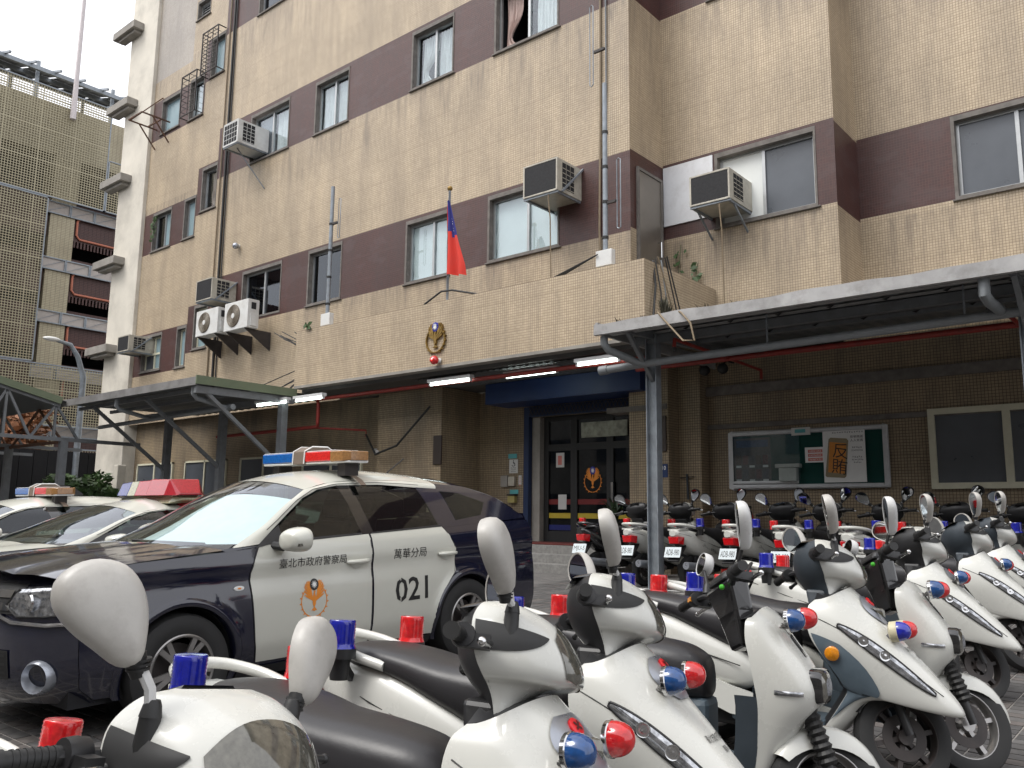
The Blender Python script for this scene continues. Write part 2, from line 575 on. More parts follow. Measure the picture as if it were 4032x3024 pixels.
# vehicles
M['white_paint'] = paint('white_paint', (.56, .56, .52), .24, .5, .10)
M['car_white'] = paint('car_white_paint', (.54, .54, .48), .2, .6, .08)
M['navy_paint'] = paint('navy_paint', (.006, .007, .020), .12, 1.0, .02)
M['black_plastic'] = plain('black_plastic', (.016, .016, .017), .42, var=.25, scale=10)
M['gloss_black'] = paint('gloss_black', (.008, .008, .009), .12, .9, .06)
M['grey_plastic'] = plain('slate_plastic', (.035, .045, .055), .5, var=.2, scale=8)
M['grey_blue'] = plain('blue_grey_plastic', (.085, .115, .14), .5, var=.25, scale=8)
M['seat'] = plain('black_vinyl', (.026, .025, .027), .38, var=.15, scale=4, bump=.12, spec=.45)
M['silver'] = plain('silver_plastic', (.36, .38, .42), .3, metal=.7, var=.1)
M['chrome'] = plain('chrome', (.62, .62, .62), .12, metal=1., var=.08)
M['alloy'] = plain('alloy_rim', (.34, .33, .32), .32, metal=.75, var=.15)
M['tyre'] = plain('tyre_rubber', (.018, .018, .018), .75, var=.3, scale=12, bump=.1)
M['mirror'] = plain('mirror_glass', (.72, .76, .80), .03, metal=1., var=.02)
M['mirror_shell'] = plain('worn_white_shell', (.44, .425, .395), .42, var=.12, scale=9, dirt=((.26, .24, .22), 11, .5), bump=.06)
M['mirror_white'] = plain('white_shell', (.56, .56, .55), .3, var=.06, scale=9)
M['rubber'] = plain('black_rubber', (.012, .012, .012), .5, var=.2)
M['clear_lens'] = plain('headlight_reflector', (.50, .51, .53), .10, metal=.85, var=.7, scale=42)
M['smoke_lens'] = plain('smoked_lens', (.13, .125, .105), .08, metal=.35, var=.35, scale=70, coat=1.)
M['red_lens'] = lens('red_lens', (.55, .012, .015), .1)
M['red_beacon'] = lens('red_beacon_plastic', (.62, .014, .016), .16)
M['blue_lens'] = lens('blue_lens', (.008, .055, .19), .1)
M['blue_beacon'] = lens('blue_beacon_plastic', (.008, .014, .30), .16)
M['amber'] = lens('amber_lens', (.70, .25, .01), .15)
M['amber_brown'] = lens('amber_brown_lens', (.34, .17, .06), .15)
M['tail_red'] = lens('tail_lamp_red', (.50, .008, .012), .08)
M['bar_blue'] = lens('light_bar_blue', (.006, .11, .40), .14)
M['bar_red'] = lens('light_bar_red', (.68, .022, .018), .14)
M['dome_blue'] = lens('old_bar_blue', (.03, .04, .20), .18)
M['dome_red'] = lens('old_bar_red', (.38, .015, .025), .18)
M['dome_clear'] = lens('old_bar_clear', (.33, .32, .20), .18)
M['cream_plastic'] = plain('cream_plastic', (.55, .50, .34), .5)
M['plate'] = plain('pale_number_plate', (.60, .66, .68), .5, var=.05)
M['car_glass'] = glassy('car_side_glass', (.22, .28, .26), .985, .02, 1.52)
M['windscreen'] = glassy('windscreen_glass', (.80, .90, .88), .93, .015, 1.65)
M['cabin'] = plain('dark_cabin', (.014, .014, .015), .8)
M['tape'] = plain('brown_strap', (.16, .12, .09), .7)
M['badge_red'] = plain('badge_red', (.60, .012, .018), .3)
M['badge_dark'] = plain('badge_dark', (.06, .012, .012), .35)
M['green_dot'] = plain('green_button', (.05, .42, .02), .4)
# garage opposite the side street
M['garage_cream'] = tile_mat('garage_cream_tile', (.46, .41, .28), (.42, .37, .25), (.24, .2, .14), .22, .09, .012, .3, (.2, .16, .1))
M['garage_brown'] = tile_mat('garage_brown_tile', (.075, .028, .022), (.065, .025, .02), (.04, .02, .018), .22, .09, .012, .2, (.04, .02, .02))
M['lattice'] = plain('galvanised_lattice', (.38, .34, .23), .55, metal=.1, var=.12)
M['salmon_pipe'] = plain('salmon_pipe', (.45, .15, .09), .5)
M['garage_awning'] = plain('grey_awning_panel', (.40, .36, .33), .6, var=.1)
M['solar'] = plain('solar_panel_back', (.10, .105, .12), .5, var=.25)
M['pale_pole'] = plain('pale_mast', (.55, .50, .50), .5)
# ------------------------------------------------------------------ ground
g = MB()
ys = [-60, -10, 0, 5, 8, 12.4, 20, 30]
for i in range(len(ys) - 1):
    zz = lambda y: gz(max(-3, min(y, 14)))
    g.quad((-130, ys[i], zz(ys[i])), (60, ys[i], zz(ys[i])), (60, ys[i + 1], zz(ys[i + 1])), (-130, ys[i + 1], zz(ys[i + 1])))
g.quad((-900, -900, -3.0), (900, -900, -3.0), (900, 900, -3.0), (-900, 900, -3.0))
a = N('paving_joint_mortar')
pz = a.pos()
n1 = a.noise(pz, 2.2, 6, .65)
sx = a.n('SeparateXYZ'); a.l(pz, sx.inputs[0])
cb = a.n('CombineXYZ'); a.l(sx.outputs[0], cb.inputs[0]); a.l(sx.outputs[1], cb.inputs[1])
bk = a.n('TexBrick'); bk.offset = 0
for k_, v_ in (('Scale', 1), ('Brick Width', .155), ('Row Height', .105), ('Mortar Size', .005), ('Mortar Smooth', .2), ('Bias', 0)): bk.inputs[k_].default_value = v_
bk.inputs['Color1'].default_value = (.085, .082, .08, 1); bk.inputs['Color2'].default_value = (.12, .115, .11, 1); bk.inputs['Mortar'].default_value = (.27, .25, .23, 1)
a.l(cb.outputs[0], bk.inputs['Vector'])
inyard = a.math('MULTIPLY', a.math('GREATER_THAN', sx.outputs[1], -3.), a.math('LESS_THAN', a.math('ABSOLUTE', a.math('ADD', sx.outputs[0], 8.)), 24.))
base = a.mix(inyard, (.11, .108, .105), bk.outputs['Color'])
# mortar bed shows light where separate paver blocks stand on it
onbed = a.math('MULTIPLY', a.math('GREATER_THAN', sx.outputs[0], -8.37), a.math('MULTIPLY', a.math('LESS_THAN', sx.outputs[0], 0.), a.math('MULTIPLY', a.math('GREATER_THAN', sx.outputs[1], .945), a.math('LESS_THAN', sx.outputs[1], 12.2))))
base = a.mix(onbed, base, (.30, .28, .255))
a.col(a.mix(1., base, a.ramp(n1, ((.3, .7), (.7, 1.1))), 'MULTIPLY'))
a.rough(.85)
obj_ground = obj('ground', g, a.m, kind='structure')

pav_mats = [plain('paver_grey_%s' % s, c, .8, var=.35, scale=10, bump=.15, dirt=((.17, .16, .15), 3, .35)) for s, c in (('dark', (.070, .067, .066)), ('mid', (.10, .096, .093)), ('warm', (.105, .092, .085)))]
PW, PH = .155, .105
cells = []
for ix in range(-54, 0):
    for iy in range(9, 116):
        cx, cy = (ix + .5) * PW, (iy + .5) * PH
        px, py, w = proj((cx, cy, gz(cy)))
        cells.append((cx, cy, px, py, w))
vis = [c for c in cells if c[4] > .5 and -30 < c[2] < 420 and 1480 < c[3] < 1720]
vis.sort(key=lambda c: c[4])
near = set((c[0], c[1]) for c in vis[:290])
pm = []
for k in range(3):
    b = MB()
    b.box(-PW / 2 + .006, PW / 2 - .006, -PH / 2 + .006, PH / 2 - .006, -.01, .006)
    o = obj('paver', b, pav_mats[k], parent=obj_ground)
    m_ = o.data
    bpy.data.objects.remove(o)
    pm.append(m_)
rest = [MB(), MB(), MB()]
TL3 = TILT.to_3x3()
for cx, cy, *_ in cells:
    k = RND.choices((0, 1, 2), (5, 4, 2))[0]
    dz = RND.uniform(-.0015, .0015)
    if (cx, cy) in near:
        o = bpy.data.objects.new('paver', pm[k])
        COL.objects.link(o)
        o.parent = obj_ground
        o.matrix_local = Matrix.Translation((cx, cy, gz(cy) + dz)) @ TILT @ Matrix.Rotation(RND.uniform(-.008, .008), 4, 'Z')
    else:
        b = rest[k]
        n0 = len(b.v)
        w, h = PW / 2 - .006, PH / 2 - .006
        z = gz(cy) + dz
        s_ = .038 * h
        b.add([(cx - w, cy - h, z + .006 - s_), (cx + w, cy - h, z + .006 - s_), (cx + w, cy + h, z + .006 + s_), (cx - w, cy + h, z + .006 + s_),
               (cx - w, cy - h, z - .01), (cx + w, cy - h, z - .01), (cx + w, cy + h, z - .01), (cx - w, cy + h, z - .01)],
              ((0, 1, 2, 3), (0, 4, 5, 1), (1, 5, 6, 2), (2, 6, 7, 3), (3, 7, 4, 0)))
for k in range(3):
    o = obj('paver_field', rest[k], pav_mats[k], parent=obj_ground, fixn=False, kind='stuff')
b = MB(); b.quad((-6.9, 10.9, gz(10.9) + .014), (2, 10.9, gz(10.9) + .014), (2, 10.98, gz(10.98) + .014), (-6.9, 10.98, gz(10.98) + .014))
o = obj('bay_line', b, plain('worn_white_line', (.55, .55, .53), .8, var=.3, scale=6), parent=obj_ground, kind=None)

# ------------------------------------------------------------------ station building
bld = thing('station_building', 'tall police station faced in beige mosaic tile with maroon window bands', 'building', (-16, 12.8, .3))
def wall_rects(x0, x1, z0, z1, holes):
    xs = sorted({x0, x1, *[h[0] for h in holes], *[h[1] for h in holes]})
    zs = sorted({z0, z1, *[h[2] for h in holes], *[h[3] for h in holes]})
    xs = [x for x in xs if x0 <= x <= x1]
    zs = [z for z in zs if z0 <= z <= z1]
    for i in range(len(xs) - 1):
        for j in range(len(zs) - 1):
            mx, mz = (xs[i] + xs[i + 1]) / 2, (zs[j] + zs[j + 1]) / 2
            if any(h[0] < mx < h[1] and h[2] < mz < h[3] for h in holes): continue
            yield xs[i], xs[i + 1], zs[j], zs[j + 1]

FB, FM = MB(), MB()           # beige and maroon faces of the front wall
def front(Y, x0, x1, z0, z1, holes, maroons, beige, maroon):
    """one plane of the front: openings left out, maroon rectangles kept apart from beige"""
    for r in wall_rects(x0, x1, z0, z1, holes + maroons):
        beige.quad((r[0], Y, r[2]), (r[1], Y, r[2]), (r[1], Y, r[3]), (r[0], Y, r[3]))
    for m_ in maroons:
        hs = [h for h in holes if h[0] < m_[1] and h[1] > m_[0] and h[2] < m_[3] and h[3] > m_[2]]
        for r in wall_rects(m_[0], m_[1], m_[2], m_[3], hs):
            maroon.quad((r[0], Y, r[2]), (r[1], Y, r[2]), (r[1], Y, r[3]), (r[0], Y, r[3]))

F0 = 12.8
WIN = []                      # (x0, x1, z0, z1, Y, style)
def W(x0, x1, z0, z1, Y, style, **k): WIN.append((x0, x1, z0, z1, Y, style, k))
# second floor of the main plane
W(-20.68, -18.90, 6.58, 7.86, F0, 'dark', sill=False)
W(-17.66, -16.38, 6.55, 7.88, F0, 'dark')
W(-13.99, -12.68, 6.50, 7.86, F0, 'paper', mull=.57)
W(-11.46, -9.67, 6.54, 7.86, F0, 'paper', mull=.53)
# third floor
W(-20.72, -18.93, 11.19, 12.54, F0, 'curtain', part=.5)
W(-17.70, -16.39, 11.19, 12.54, F0, 'curtain')
W(-13.98, -12.68, 11.22, 12.57, F0, 'curtain', gap=.45)
W(-11.36, -9.70, 11.20, 12.56, F0, 'open_curtain')
# fourth floor
W(-20.70, -18.9, 15.82, 17.15, F0, 'dark')
W(-17.70, -16.4, 15.85, 17.2, F0, 'dark')
W(-13.98, -12.7, 15.85, 17.2, F0, 'dark')
# stair tower on the left
W(-24.27, -23.55, 17.03, 17.56, F0, 'louvre')
W(-23.20, -22.50, 14.69, 15.90, F0, 'blue')
W(-24.38, -23.60, 13.62, 14.87, F0, 'curtain')
W(-26.15, -25.04, 13.67, 14.76, F0, 'blue1')
W(-23.25, -22.48, 10.33, 11.60, F0, 'pink_open')
W(-24.20, -23.60, 9.65, 10.84, F0, 'blue')
W(-26.15, -25.05, 9.63, 10.80, F0, 'blue2')
W(-23.16, -22.50, 6.06, 7.26, F0, 'cream_blue')
W(-24.10, -23.63, 5.61, 6.75, F0, 'cream_blue')
W(-26.24, -25.09, 5.67, 6.72, F0, 'cream_split')
hol = [w[:4] for w in WIN]
mar = [(-22.46, -8.0, 6.47, 8.02), (-22.46, -8.0, 11.13, 12.74), (-22.46, -8.0, 15.80, 17.4),
       (-26.78, -23.52, 13.50, 14.90), (-23.52, -22.46, 14.58, 16.0),
       (-26.78, -23.55, 9.55, 10.93), (-23.55, -22.46, 10.22, 11.75),
       (-26.78, -23.58, 5.52, 6.86), (-23.58, -22.46, 5.95, 7.38)]
front(F0, -26.8, -8.0, 3.98, 21.0, hol + [(-26.78, -24.4, 15.65, 21.0)], mar, FB, FM)
GT = MB(); GT.quad((-26.78, F0, 15.65), (-24.4, F0, 15.65), (-24.4, F0, 21), (-26.78, F0, 21))
hol2 = [(-24.27, -23.55, 17.03, 17.56)]
# recessed planes to the right
Y1, Y2 = 14.0, 15.17
W(-6.84, -5.03, 6.64, 7.95, Y1, 'frost_half', mull=.47)
W(-6.9, -5.1, 11.25, 12.6, Y1, 'dark')
h1 = [w[:4] for w in WIN if w[4] == Y1]
h1 += [(-11.22, -8.55, .4, 3.33)]
front(Y1, -8.0, -4.67, 4.12, 21.0, h1, [(-8.0, -4.67, 6.58, 8.10), (-8.0, -4.67, 11.2, 12.75), (-8, -4.67, 15.85, 17.4)], FB, FM)
W(-3.06, -1.25, 6.65, 7.98, Y2, 'frost_pair', mull=.5)
h2 = [w[:4] for w in WIN if w[4] == Y2]
front(Y2, -4.67, 6.0, 4.3, 21.0, h2, [(-4.67, 6.0, 6.6, 8.1), (-4.67, 6, 11.2, 12.75)], FB, FM)
def ret(x, ya, yb, z0, z1, bands, be, ma):
    zs = sorted({z0, z1, *[b for q in bands for b in q]})
    for i in range(len(zs) - 1):
        mz = (zs[i] + zs[i + 1]) / 2
        t = ma if any(q[0] < mz < q[1] for q in bands) else be
        t.quad((x, ya, zs[i]), (x, yb, zs[i]), (x, yb, zs[i + 1]), (x, ya, zs[i + 1]))
BD = [(6.53, 8.05), (11.17, 12.75), (15.83, 17.4)]
ret(-8.0, F0, Y1, 4.1, 21, BD, FB, FM)
ret(-4.67, Y1, Y2, 4.1, 21, BD, FB, FM)
obj('beige_wall', FB, M['beige'], bld)
obj('maroon_band', FM, M['maroon'], bld)
obj('grey_patched_wall', GT, M['grey_tile'], bld)
# shell behind (roof and far sides) so that the block is solid
b = MB()
b.quad((-26.8, F0, 21), (-8, F0, 21), (-8, 26, 21), (-26.8, 26, 21))
b.quad((-8, Y1, 21), (6, Y1, 21), (6, 26, 21), (-8, 26, 21))
b.quad((-28.6, 26, .2), (6, 26, .2), (6, 26, 21), (-28.6, 26, 21))
b.quad((6, Y2, .2), (6, 26, .2), (6, 26, 21), (6, Y2, 21))
obj('block_shell', b, M['concrete'], bld)
# end pilaster of cream render with its corbels
b = MB()
b.box(-28.65, -26.8, F0 - .12, F0 + .5, .2, 21)
obj('pilaster', b, M['cream'], bld, bevel=.02)
b = MB(); b.quad((-28.64, F0 + .5, .2), (-28.64, 26, .2), (-28.64, 26, 21), (-28.64, F0 + .5, 21))
obj('end_wall', b, M['cream'], bld)
for zc in (18.05, 15.2, 12.45, 9.55, 6.55):
    b = MB()
    b.box(-29.3, -27.75, F0 - .5, F0 - .125, zc - .12, zc + .14)
    b.box(-29.1, -27.9, F0 - .38, F0 - .123, zc - .22, zc - .122)
    obj('corbel', b, M['concrete'], bld, bevel=.012)

def make_window(x0, x1, z0, z1, Y, style, mull=.5, sill=True, gap=.0, part=0):
    D = .14
    f = MB()
    fr = 'dark_frame' if style in ('dark',) else 'cream_frame' if style.startswith('cream') else 'alu'
    t = .05
    yb = Y + D
    # aluminium frame in the depth of the opening
    f.box(x0, x0 + t, yb - .03, yb + .03, z0, z1); f.box(x1 - t, x1, yb - .03, yb + .03, z0, z1)
    f.box(x0 + t, x1 - t, yb - .03, yb + .03, z0, z0 + t); f.box(x0 + t, x1 - t, yb - .03, yb + .03, z1 - t, z1)
    xm = x0 + (x1 - x0) * mull
    single_pane = style in ('blue1', 'cream_blue', 'louvre', 'pink_open', 'blue') or (x1 - x0) < .8
    if not single_pane:
        f.box(xm - .03, xm + .03, yb - .028, yb + .035, z0 + t, z1 - t)
    if style == 'dark': fr = 'alu'
    win = obj('window', f, M[fr], bld)
    # reveal round the opening and the mortar surround
    r = MB()
    r.quad((x0, Y, z0), (x0, yb + .03, z0), (x0, yb + .03, z1), (x0, Y, z1)); r.quad((x1, Y, z0), (x1, yb + .03, z0), (x1, yb + .03, z1), (x1, Y, z1))
    r.quad((x0, Y, z0), (x1, Y, z0), (x1, yb + .03, z0), (x0, yb + .03, z0)); r.quad((x0, Y, z1), (x1, Y, z1), (x1, yb + .03, z1), (x0, yb + .03, z1))
    s = .055
    for q in ((x0 - s, x0, z0 - s, z1 + .09), (x1, x1 + s * .7, z0 - s, z1 + .09), (x0, x1, z1, z1 + .09), (x0, x1, z0 - s, z0)):
        r.box(q[0], q[1], Y - .012, Y + .004, q[2], q[3])
    obj('surround', r, M['sill'], win)
    if sill:
        b = MB(); b.box(x0 - .09, x1 + .09, Y - .05, Y + .06, z0 - .085, z0 - .057)
        obj('sill', b, M['sill'], win, bevel=.006)
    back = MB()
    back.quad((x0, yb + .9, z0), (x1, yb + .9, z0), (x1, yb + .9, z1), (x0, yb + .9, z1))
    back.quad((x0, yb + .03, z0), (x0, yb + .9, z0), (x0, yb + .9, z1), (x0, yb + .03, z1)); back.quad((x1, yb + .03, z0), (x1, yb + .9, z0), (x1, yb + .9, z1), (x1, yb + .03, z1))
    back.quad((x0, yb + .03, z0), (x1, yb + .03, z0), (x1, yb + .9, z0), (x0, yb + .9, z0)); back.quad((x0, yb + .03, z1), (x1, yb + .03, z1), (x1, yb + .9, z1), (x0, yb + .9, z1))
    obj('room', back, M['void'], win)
    halves = [(x0 + t, x1 - t)] if single_pane else [(x0 + t, xm - .03), (xm + .03, x1 - t)]
    def pane(i, m):
        xa, xb = halves[i]
        q = MB(); q.box(xa, xb, yb - .004 + .012 * i, yb + .002 + .012 * i, z0 + t, z1 - t)
        obj('pane', q, M[m], win)
    def drape(xa, xb, m, tie=None, folds=9, seed=0):
        rows = []
        rr = random.Random(seed + int(xa * 100))
        ph = rr.uniform(0, 6)
        for j in range(13):
            tz = j / 12
            z = z1 - t - .02 - (z1 - z0 - 2 * t - .02) * tz
            row = []
            for i in range(folds * 4 + 1):
                u = i / (folds * 4)
                x = xa + (xb - xa) * u
                if tie is not None:
                    w = 1 - (1 - .28) * math.exp(-((tz - tie) / .22) ** 2)
                    x = xa + (xb - xa) * (.12 + (u * w) * .88)
                row.append((x + .01 * math.sin(5 * tz + i), yb + .10 + .028 * math.sin(u * folds * 2 * math.pi + ph + .6 * math.sin(3 * tz)), z))
            rows.append(row)
        q = MB().grid(rows)
        obj('curtain', q, M[m], win, smooth=80, fixn=False)
    if style == 'paper':
        for i in range(len(halves)):
            pane(i, 'glass')
            xa, xb = halves[i]
            rows = [[(xa + (xb - xa) * u / 8, yb + .035 + .008 * math.sin(u * 2.3 + v * 1.7 + i), z0 + t + (z1 - z0 - 2 * t) * v / 8) for u in range(9)] for v in range(9)]
            obj('paper_sheet', MB().grid(rows), M['paper'], win, smooth=80, fixn=False)
    elif style == 'curtain':
        for i in range(len(halves)): pane(i, 'glass')
        for i, (xa, xb) in enumerate(halves):
            if part and i == 0: continue
            drape(xa, xb, 'curtain', tie=.72 if (gap and i == 0) else None, folds=6, seed=i)
        if part:
            q = MB(); q.quad((halves[0][0], yb + .05, z0 + t), (halves[0][1], yb + .05, z0 + t), (halves[0][1], yb + .05, z1 - t), (halves[0][0], yb + .05, z1 - t))
            obj('blind', q, M['frost_dark'], win)
    elif style == 'open_curtain':
        pane(1, 'glass')
        drape(halves[1][0] + .1, halves[1][1], 'curtain', folds=7)
        drape(halves[0][0] + .02, halves[0][0] + .52, 'curtain_pink', tie=.75, folds=5)
    elif style == 'pink_open':
        drape(halves[0][0] + .05, halves[0][1], 'curtain_pink', tie=.66, folds=4)
        pane(0, 'glass')
    elif style in ('blue', 'blue1'):
        pane(0, 'glass_blue')
    elif style == 'blue2':
        pane(0, 'glass_dark'); pane(1, 'glass_blue')
    elif style == 'cream_blue':
        pane(0, 'glass_blue')
    elif style == 'cream_split':
        pane(0, 'frost_dark'); pane(1, 'glass_blue')
        q = MB(); q.box(x0 + t, x1 - t, yb - .045, yb - .031, z0 + .48, z0 + .54); obj('rail', q, M['cream_frame'], win)
    elif style == 'louvre':
        q = MB()
        for k in range(5):
            z = z0 + .06 + k * (z1 - z0 - .1) / 5
            q.add([(x0 + t, yb - .02, z), (x1 - t, yb - .02, z), (x1 - t, yb + .02, z + .09), (x0 + t, yb + .02, z + .09)], ((0, 1, 2, 3),))
        obj('slat', q, M['alu'], win)
    elif style in ('frost_half',):
        pane(0, 'paper'); pane(1, 'frost_dark')
    elif style == 'frost_pair':
        pane(0, 'frost_dark'); pane(1, 'frost_dark')
    else:
        for i in range(len(halves)): pane(i, 'glass_dark')
        if not single_pane:
            drape(halves[0][0], halves[0][0] + .25, 'frost_dark', folds=3)
    return win
for w in WIN: make_window(*w[:6], **w[6])

# window grilles on the stair tower
def grille(x0, x1, z0, z1, nx, nz, label, dep=.28):
    t = thing('window_grille', label, 'window grille', ((x0 + x1) / 2, F0, z0))
    b = MB()
    y = F0 - dep
    for z in (z0, z1):
        b.beam((x0, y, z), (x1, y, z), .03); b.beam((x0, y, z), (x0, F0 - .016, z), .025); b.beam((x1, y, z), (x1, F0 - .016, z), .025)
    for x in (x0, x1): b.beam((x, y, z0), (x, y, z1), .03)
    obj('frame', b, M['iron'], t)
    for i in range(1, nx):
        x = x0 + (x1 - x0) * i / nx
        q = MB(); q.beam((x, y - .004, z0), (x, y - .004, z1), .018); q.beam((x, y, z1), (x, F0 - .016, z1), .014)
        obj('bar', q, M['iron'], t)
    for j in range(1, nz):
        z = z0 + (z1 - z0) * j / nz
        q = MB(); q.beam((x0, y, z), (x1, y, z), .014); q.beam((x0, y, z), (x0, F0 - .016, z), .014)
        obj('bar', q, M['iron'], t)
grille(-23.36, -22.47, 14.66, 16.04, 3, 11, 'black iron cage over the upper stair window, many close bars')
grille(-24.46, -23.58, 13.6, 14.95, 2, 7, 'black iron cage over the stair window, wide bars, lower of the two')
t = thing('rack_bracket', 'rusty empty steel bracket frame sticking out below the stair window', 'bracket', (-26.1, F0, 13.6))
b = MB()
for x in (-26.5, -25.6): b.beam((x, F0 - .005, 13.9), (x, F0 - .95, 13.9), .04); b.beam((x, F0 - .6, 13.9), (x, F0 - .005, 13.2), .035)
b.beam((-26.5, F0 - .95, 13.9), (-25.6, F0 - .95, 13.9), .04); b.beam((-26.5, F0 - .3, 13.9), (-25.6, F0 - .3, 13.9), .04)
b.beam((-26.5, F0 - .9, 13.9), (-26.2, F0 - .005, 14.95), .03)
obj('frame', b, M['rust'], t)

# ------------------------------------------------------------------ porch: deep tiled parapet, soffit, piers
PY = 11.5
b = MB()
px0, px1, pz0, pz1 = -16.22, -6.94, 4.14, 5.42
b.box(px0, px1, PY, PY + .18, pz0 + .0, pz1)
b.box(px1 - .18, px1, PY + .18, Y1, pz0, pz1)
b.box(px0, px0 + .18, PY + .18, F0, pz0, pz1)
par = obj('porch_parapet', b, M['beige'], bld)
b = MB(); b.box(px0 + .02, px1 - .02, PY - .02, PY + .2, pz0 - .06, pz0 - .002); obj('drip_edge', b, M['concrete'], bld)
b = MB(); b.box(px0 + .03, px1 - .03, PY + .2, Y1 - .01, 4.0, 4.10); obj('soffit', b, M['soffit'], bld)
# corrugated lining under the porch roof
rows = []
n = 120
for y in (PY + .3, 13.0):
    rows.append([(-12.6 + i * 4.7 / n, y, 3.985 - (.018 if (i % 4) < 2 else 0)) for i in range(n + 1)])
b = MB().grid(rows); obj('corrugated_lining', b, M['corr'], bld, fixn=False)
# piers and ground-floor walls
LB = MB()
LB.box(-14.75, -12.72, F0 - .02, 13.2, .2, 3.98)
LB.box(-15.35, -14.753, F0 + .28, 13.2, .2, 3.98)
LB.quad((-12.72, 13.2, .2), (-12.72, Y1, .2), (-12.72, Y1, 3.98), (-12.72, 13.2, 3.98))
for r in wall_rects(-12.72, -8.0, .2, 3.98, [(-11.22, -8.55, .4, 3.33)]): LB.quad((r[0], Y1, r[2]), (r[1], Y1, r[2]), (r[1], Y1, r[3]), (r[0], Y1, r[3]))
LB.box(-8.42, -7.60, 13.35, 13.995, .3, 3.98)          # pier right of the door
LB.box(-7.597, -7.15, 13.7, 13.995, .3, 4.1)
for r in wall_rects(-7.15, 6.0, .2, 4.3, [(-3.46, 1.2, 1.75, 2.96)]): LB.quad((r[0], Y1, r[2]), (r[1], Y1, r[2]), (r[1], Y1, r[3]), (r[0], Y1, r[3]))
LB.quad((-4.67, Y1, 4.29), (6, Y1, 4.29), (6, Y2, 4.29), (-4.67, Y2, 4.29))
# left ground floor behind the carport
LW = [(-26.5, -24.3, 1.5, 2.75), (-23.6, -21.4, 1.5, 2.75), (-20.7, -18.5, 1.5, 2.75), (-17.9, -15.6, 1.5, 2.75)]
for r in wall_rects(-28.6, -15.35, .1, 4.2, LW): LB.quad((r[0], 13.1, r[2]), (r[1], 13.1, r[2]), (r[1], 13.1, r[3]), (r[0], 13.1, r[3]))
obj('ground_floor_wall', LB, M['beige_shaded'], bld)
b = MB(); b.box(-8.9, -7.62, 13.33, 13.70, 3.2, 3.3); b.box(-7.16, 6, 13.93, 13.996, 3.45, 3.62); b.box(-7.15, 6, 13.96, 13.997, 2.85, 2.93)
obj('mortar_ledge', b, M['sill'], bld)
for (x0, x1, z0, z1) in LW:
    f = MB()
    for q in ((x0, x0 + .05, z0, z1), (x1 - .05, x1, z0, z1), (x0, x1, z0, z0 + .05), (x0, x1, z1 - .05, z1), ((x0 + x1) / 2 - .03, (x0 + x1) / 2 + .03, z0, z1)):
        f.box(q[0], q[1], 13.04, 13.12, q[2], q[3])
    w_ = obj('window', f, M['cream_frame'], bld)
    for s_ in (0, 1):
        xa = x0 + .05 if s_ == 0 else (x0 + x1) / 2 + .03
        xb = (x0 + x1) / 2 - .03 if s_ == 0 else x1 - .05
        q = MB(); q.box(xa, xb, 13.07, 13.08, z0 + .05, z1 - .05); obj('pane', q, M['frost_dark'], w_)
# window right of the notice board
f = MB()
x0, x1, z0, z1 = -3.46, 1.2, 1.75, 2.96
for q in ((x0, x0 + .09, z0, z1), (x1 - .09, x1, z0, z1), (x0 + .09, x1 - .09, z0, z0 + .09), (x0 + .09, x1 - .09, z1 - .09, z1), (-2.46, -2.36, z0 + .09, z1 - .09), (-.2, -.1, z0 + .09, z1 - .09)):
    f.box(q[0], q[1], 13.93, 14.02, q[2], q[3])
w_ = obj('window', f, M['cream_frame'], bld)
for xa, xb, m_ in ((-3.37, -2.46, 'frost_dark'), (-2.36, -.2, 'frost_dark'), (-.1, 1.11, 'frost_dark')):
    q = MB(); q.box(xa, xb, 13.985, 13.995, z0 + .09, z1 - .09); obj('pane', q, M[m_], w_)
# entrance steps
for k in range(3):
    b = MB()
    zt = gz(12.2) + .153 * (k + 1)
    b.box(-12.6 + .0, -7.98, 12.2 + .3 * k, 14.05 if k == 2 else 12.2 + .3 * (k + 1), -.2, zt)
    obj('step', b, M['step'], bld, bevel=.008)
b = MB(); b.box(-11.2, -8.7, 12.85, 13.9, .751, .768); obj('door_mat', b, M['red_mat'], bld)
# side door in the return wall above the porch
b = MB(); b.box(-8.0 + .002, -7.97, 13.06, 13.84, 5.45, 7.70); dr = obj('door', b, M['steel_door'], bld)
b = MB()
for q in ((13.0, 13.055), (13.845, 13.9)): b.box(-8.0 + .002, -7.95, q[0], q[1], 5.45, 7.76)
b.box(-8.0 + .002, -7.95, 13.055, 13.845, 7.705, 7.76); obj('door_frame', b, M['sill'], dr)
b = MB(); b.tube([(-7.97, 13.72, 6.45), (-7.89, 13.72, 6.45), (-7.89, 13.72, 6.15), (-7.97, 13.72, 6.15)], .014, 6); obj('handle', b, M['chrome'], dr)
# painted board over a blocked opening
b = MB(); b.box(-7.98, -6.93, Y1 - .03, Y1 - .003, 6.84, 8.03)
single('wall_board', b, M['board_white'], 'blank white board fixed over a blocked window beside the roof door', 'board')

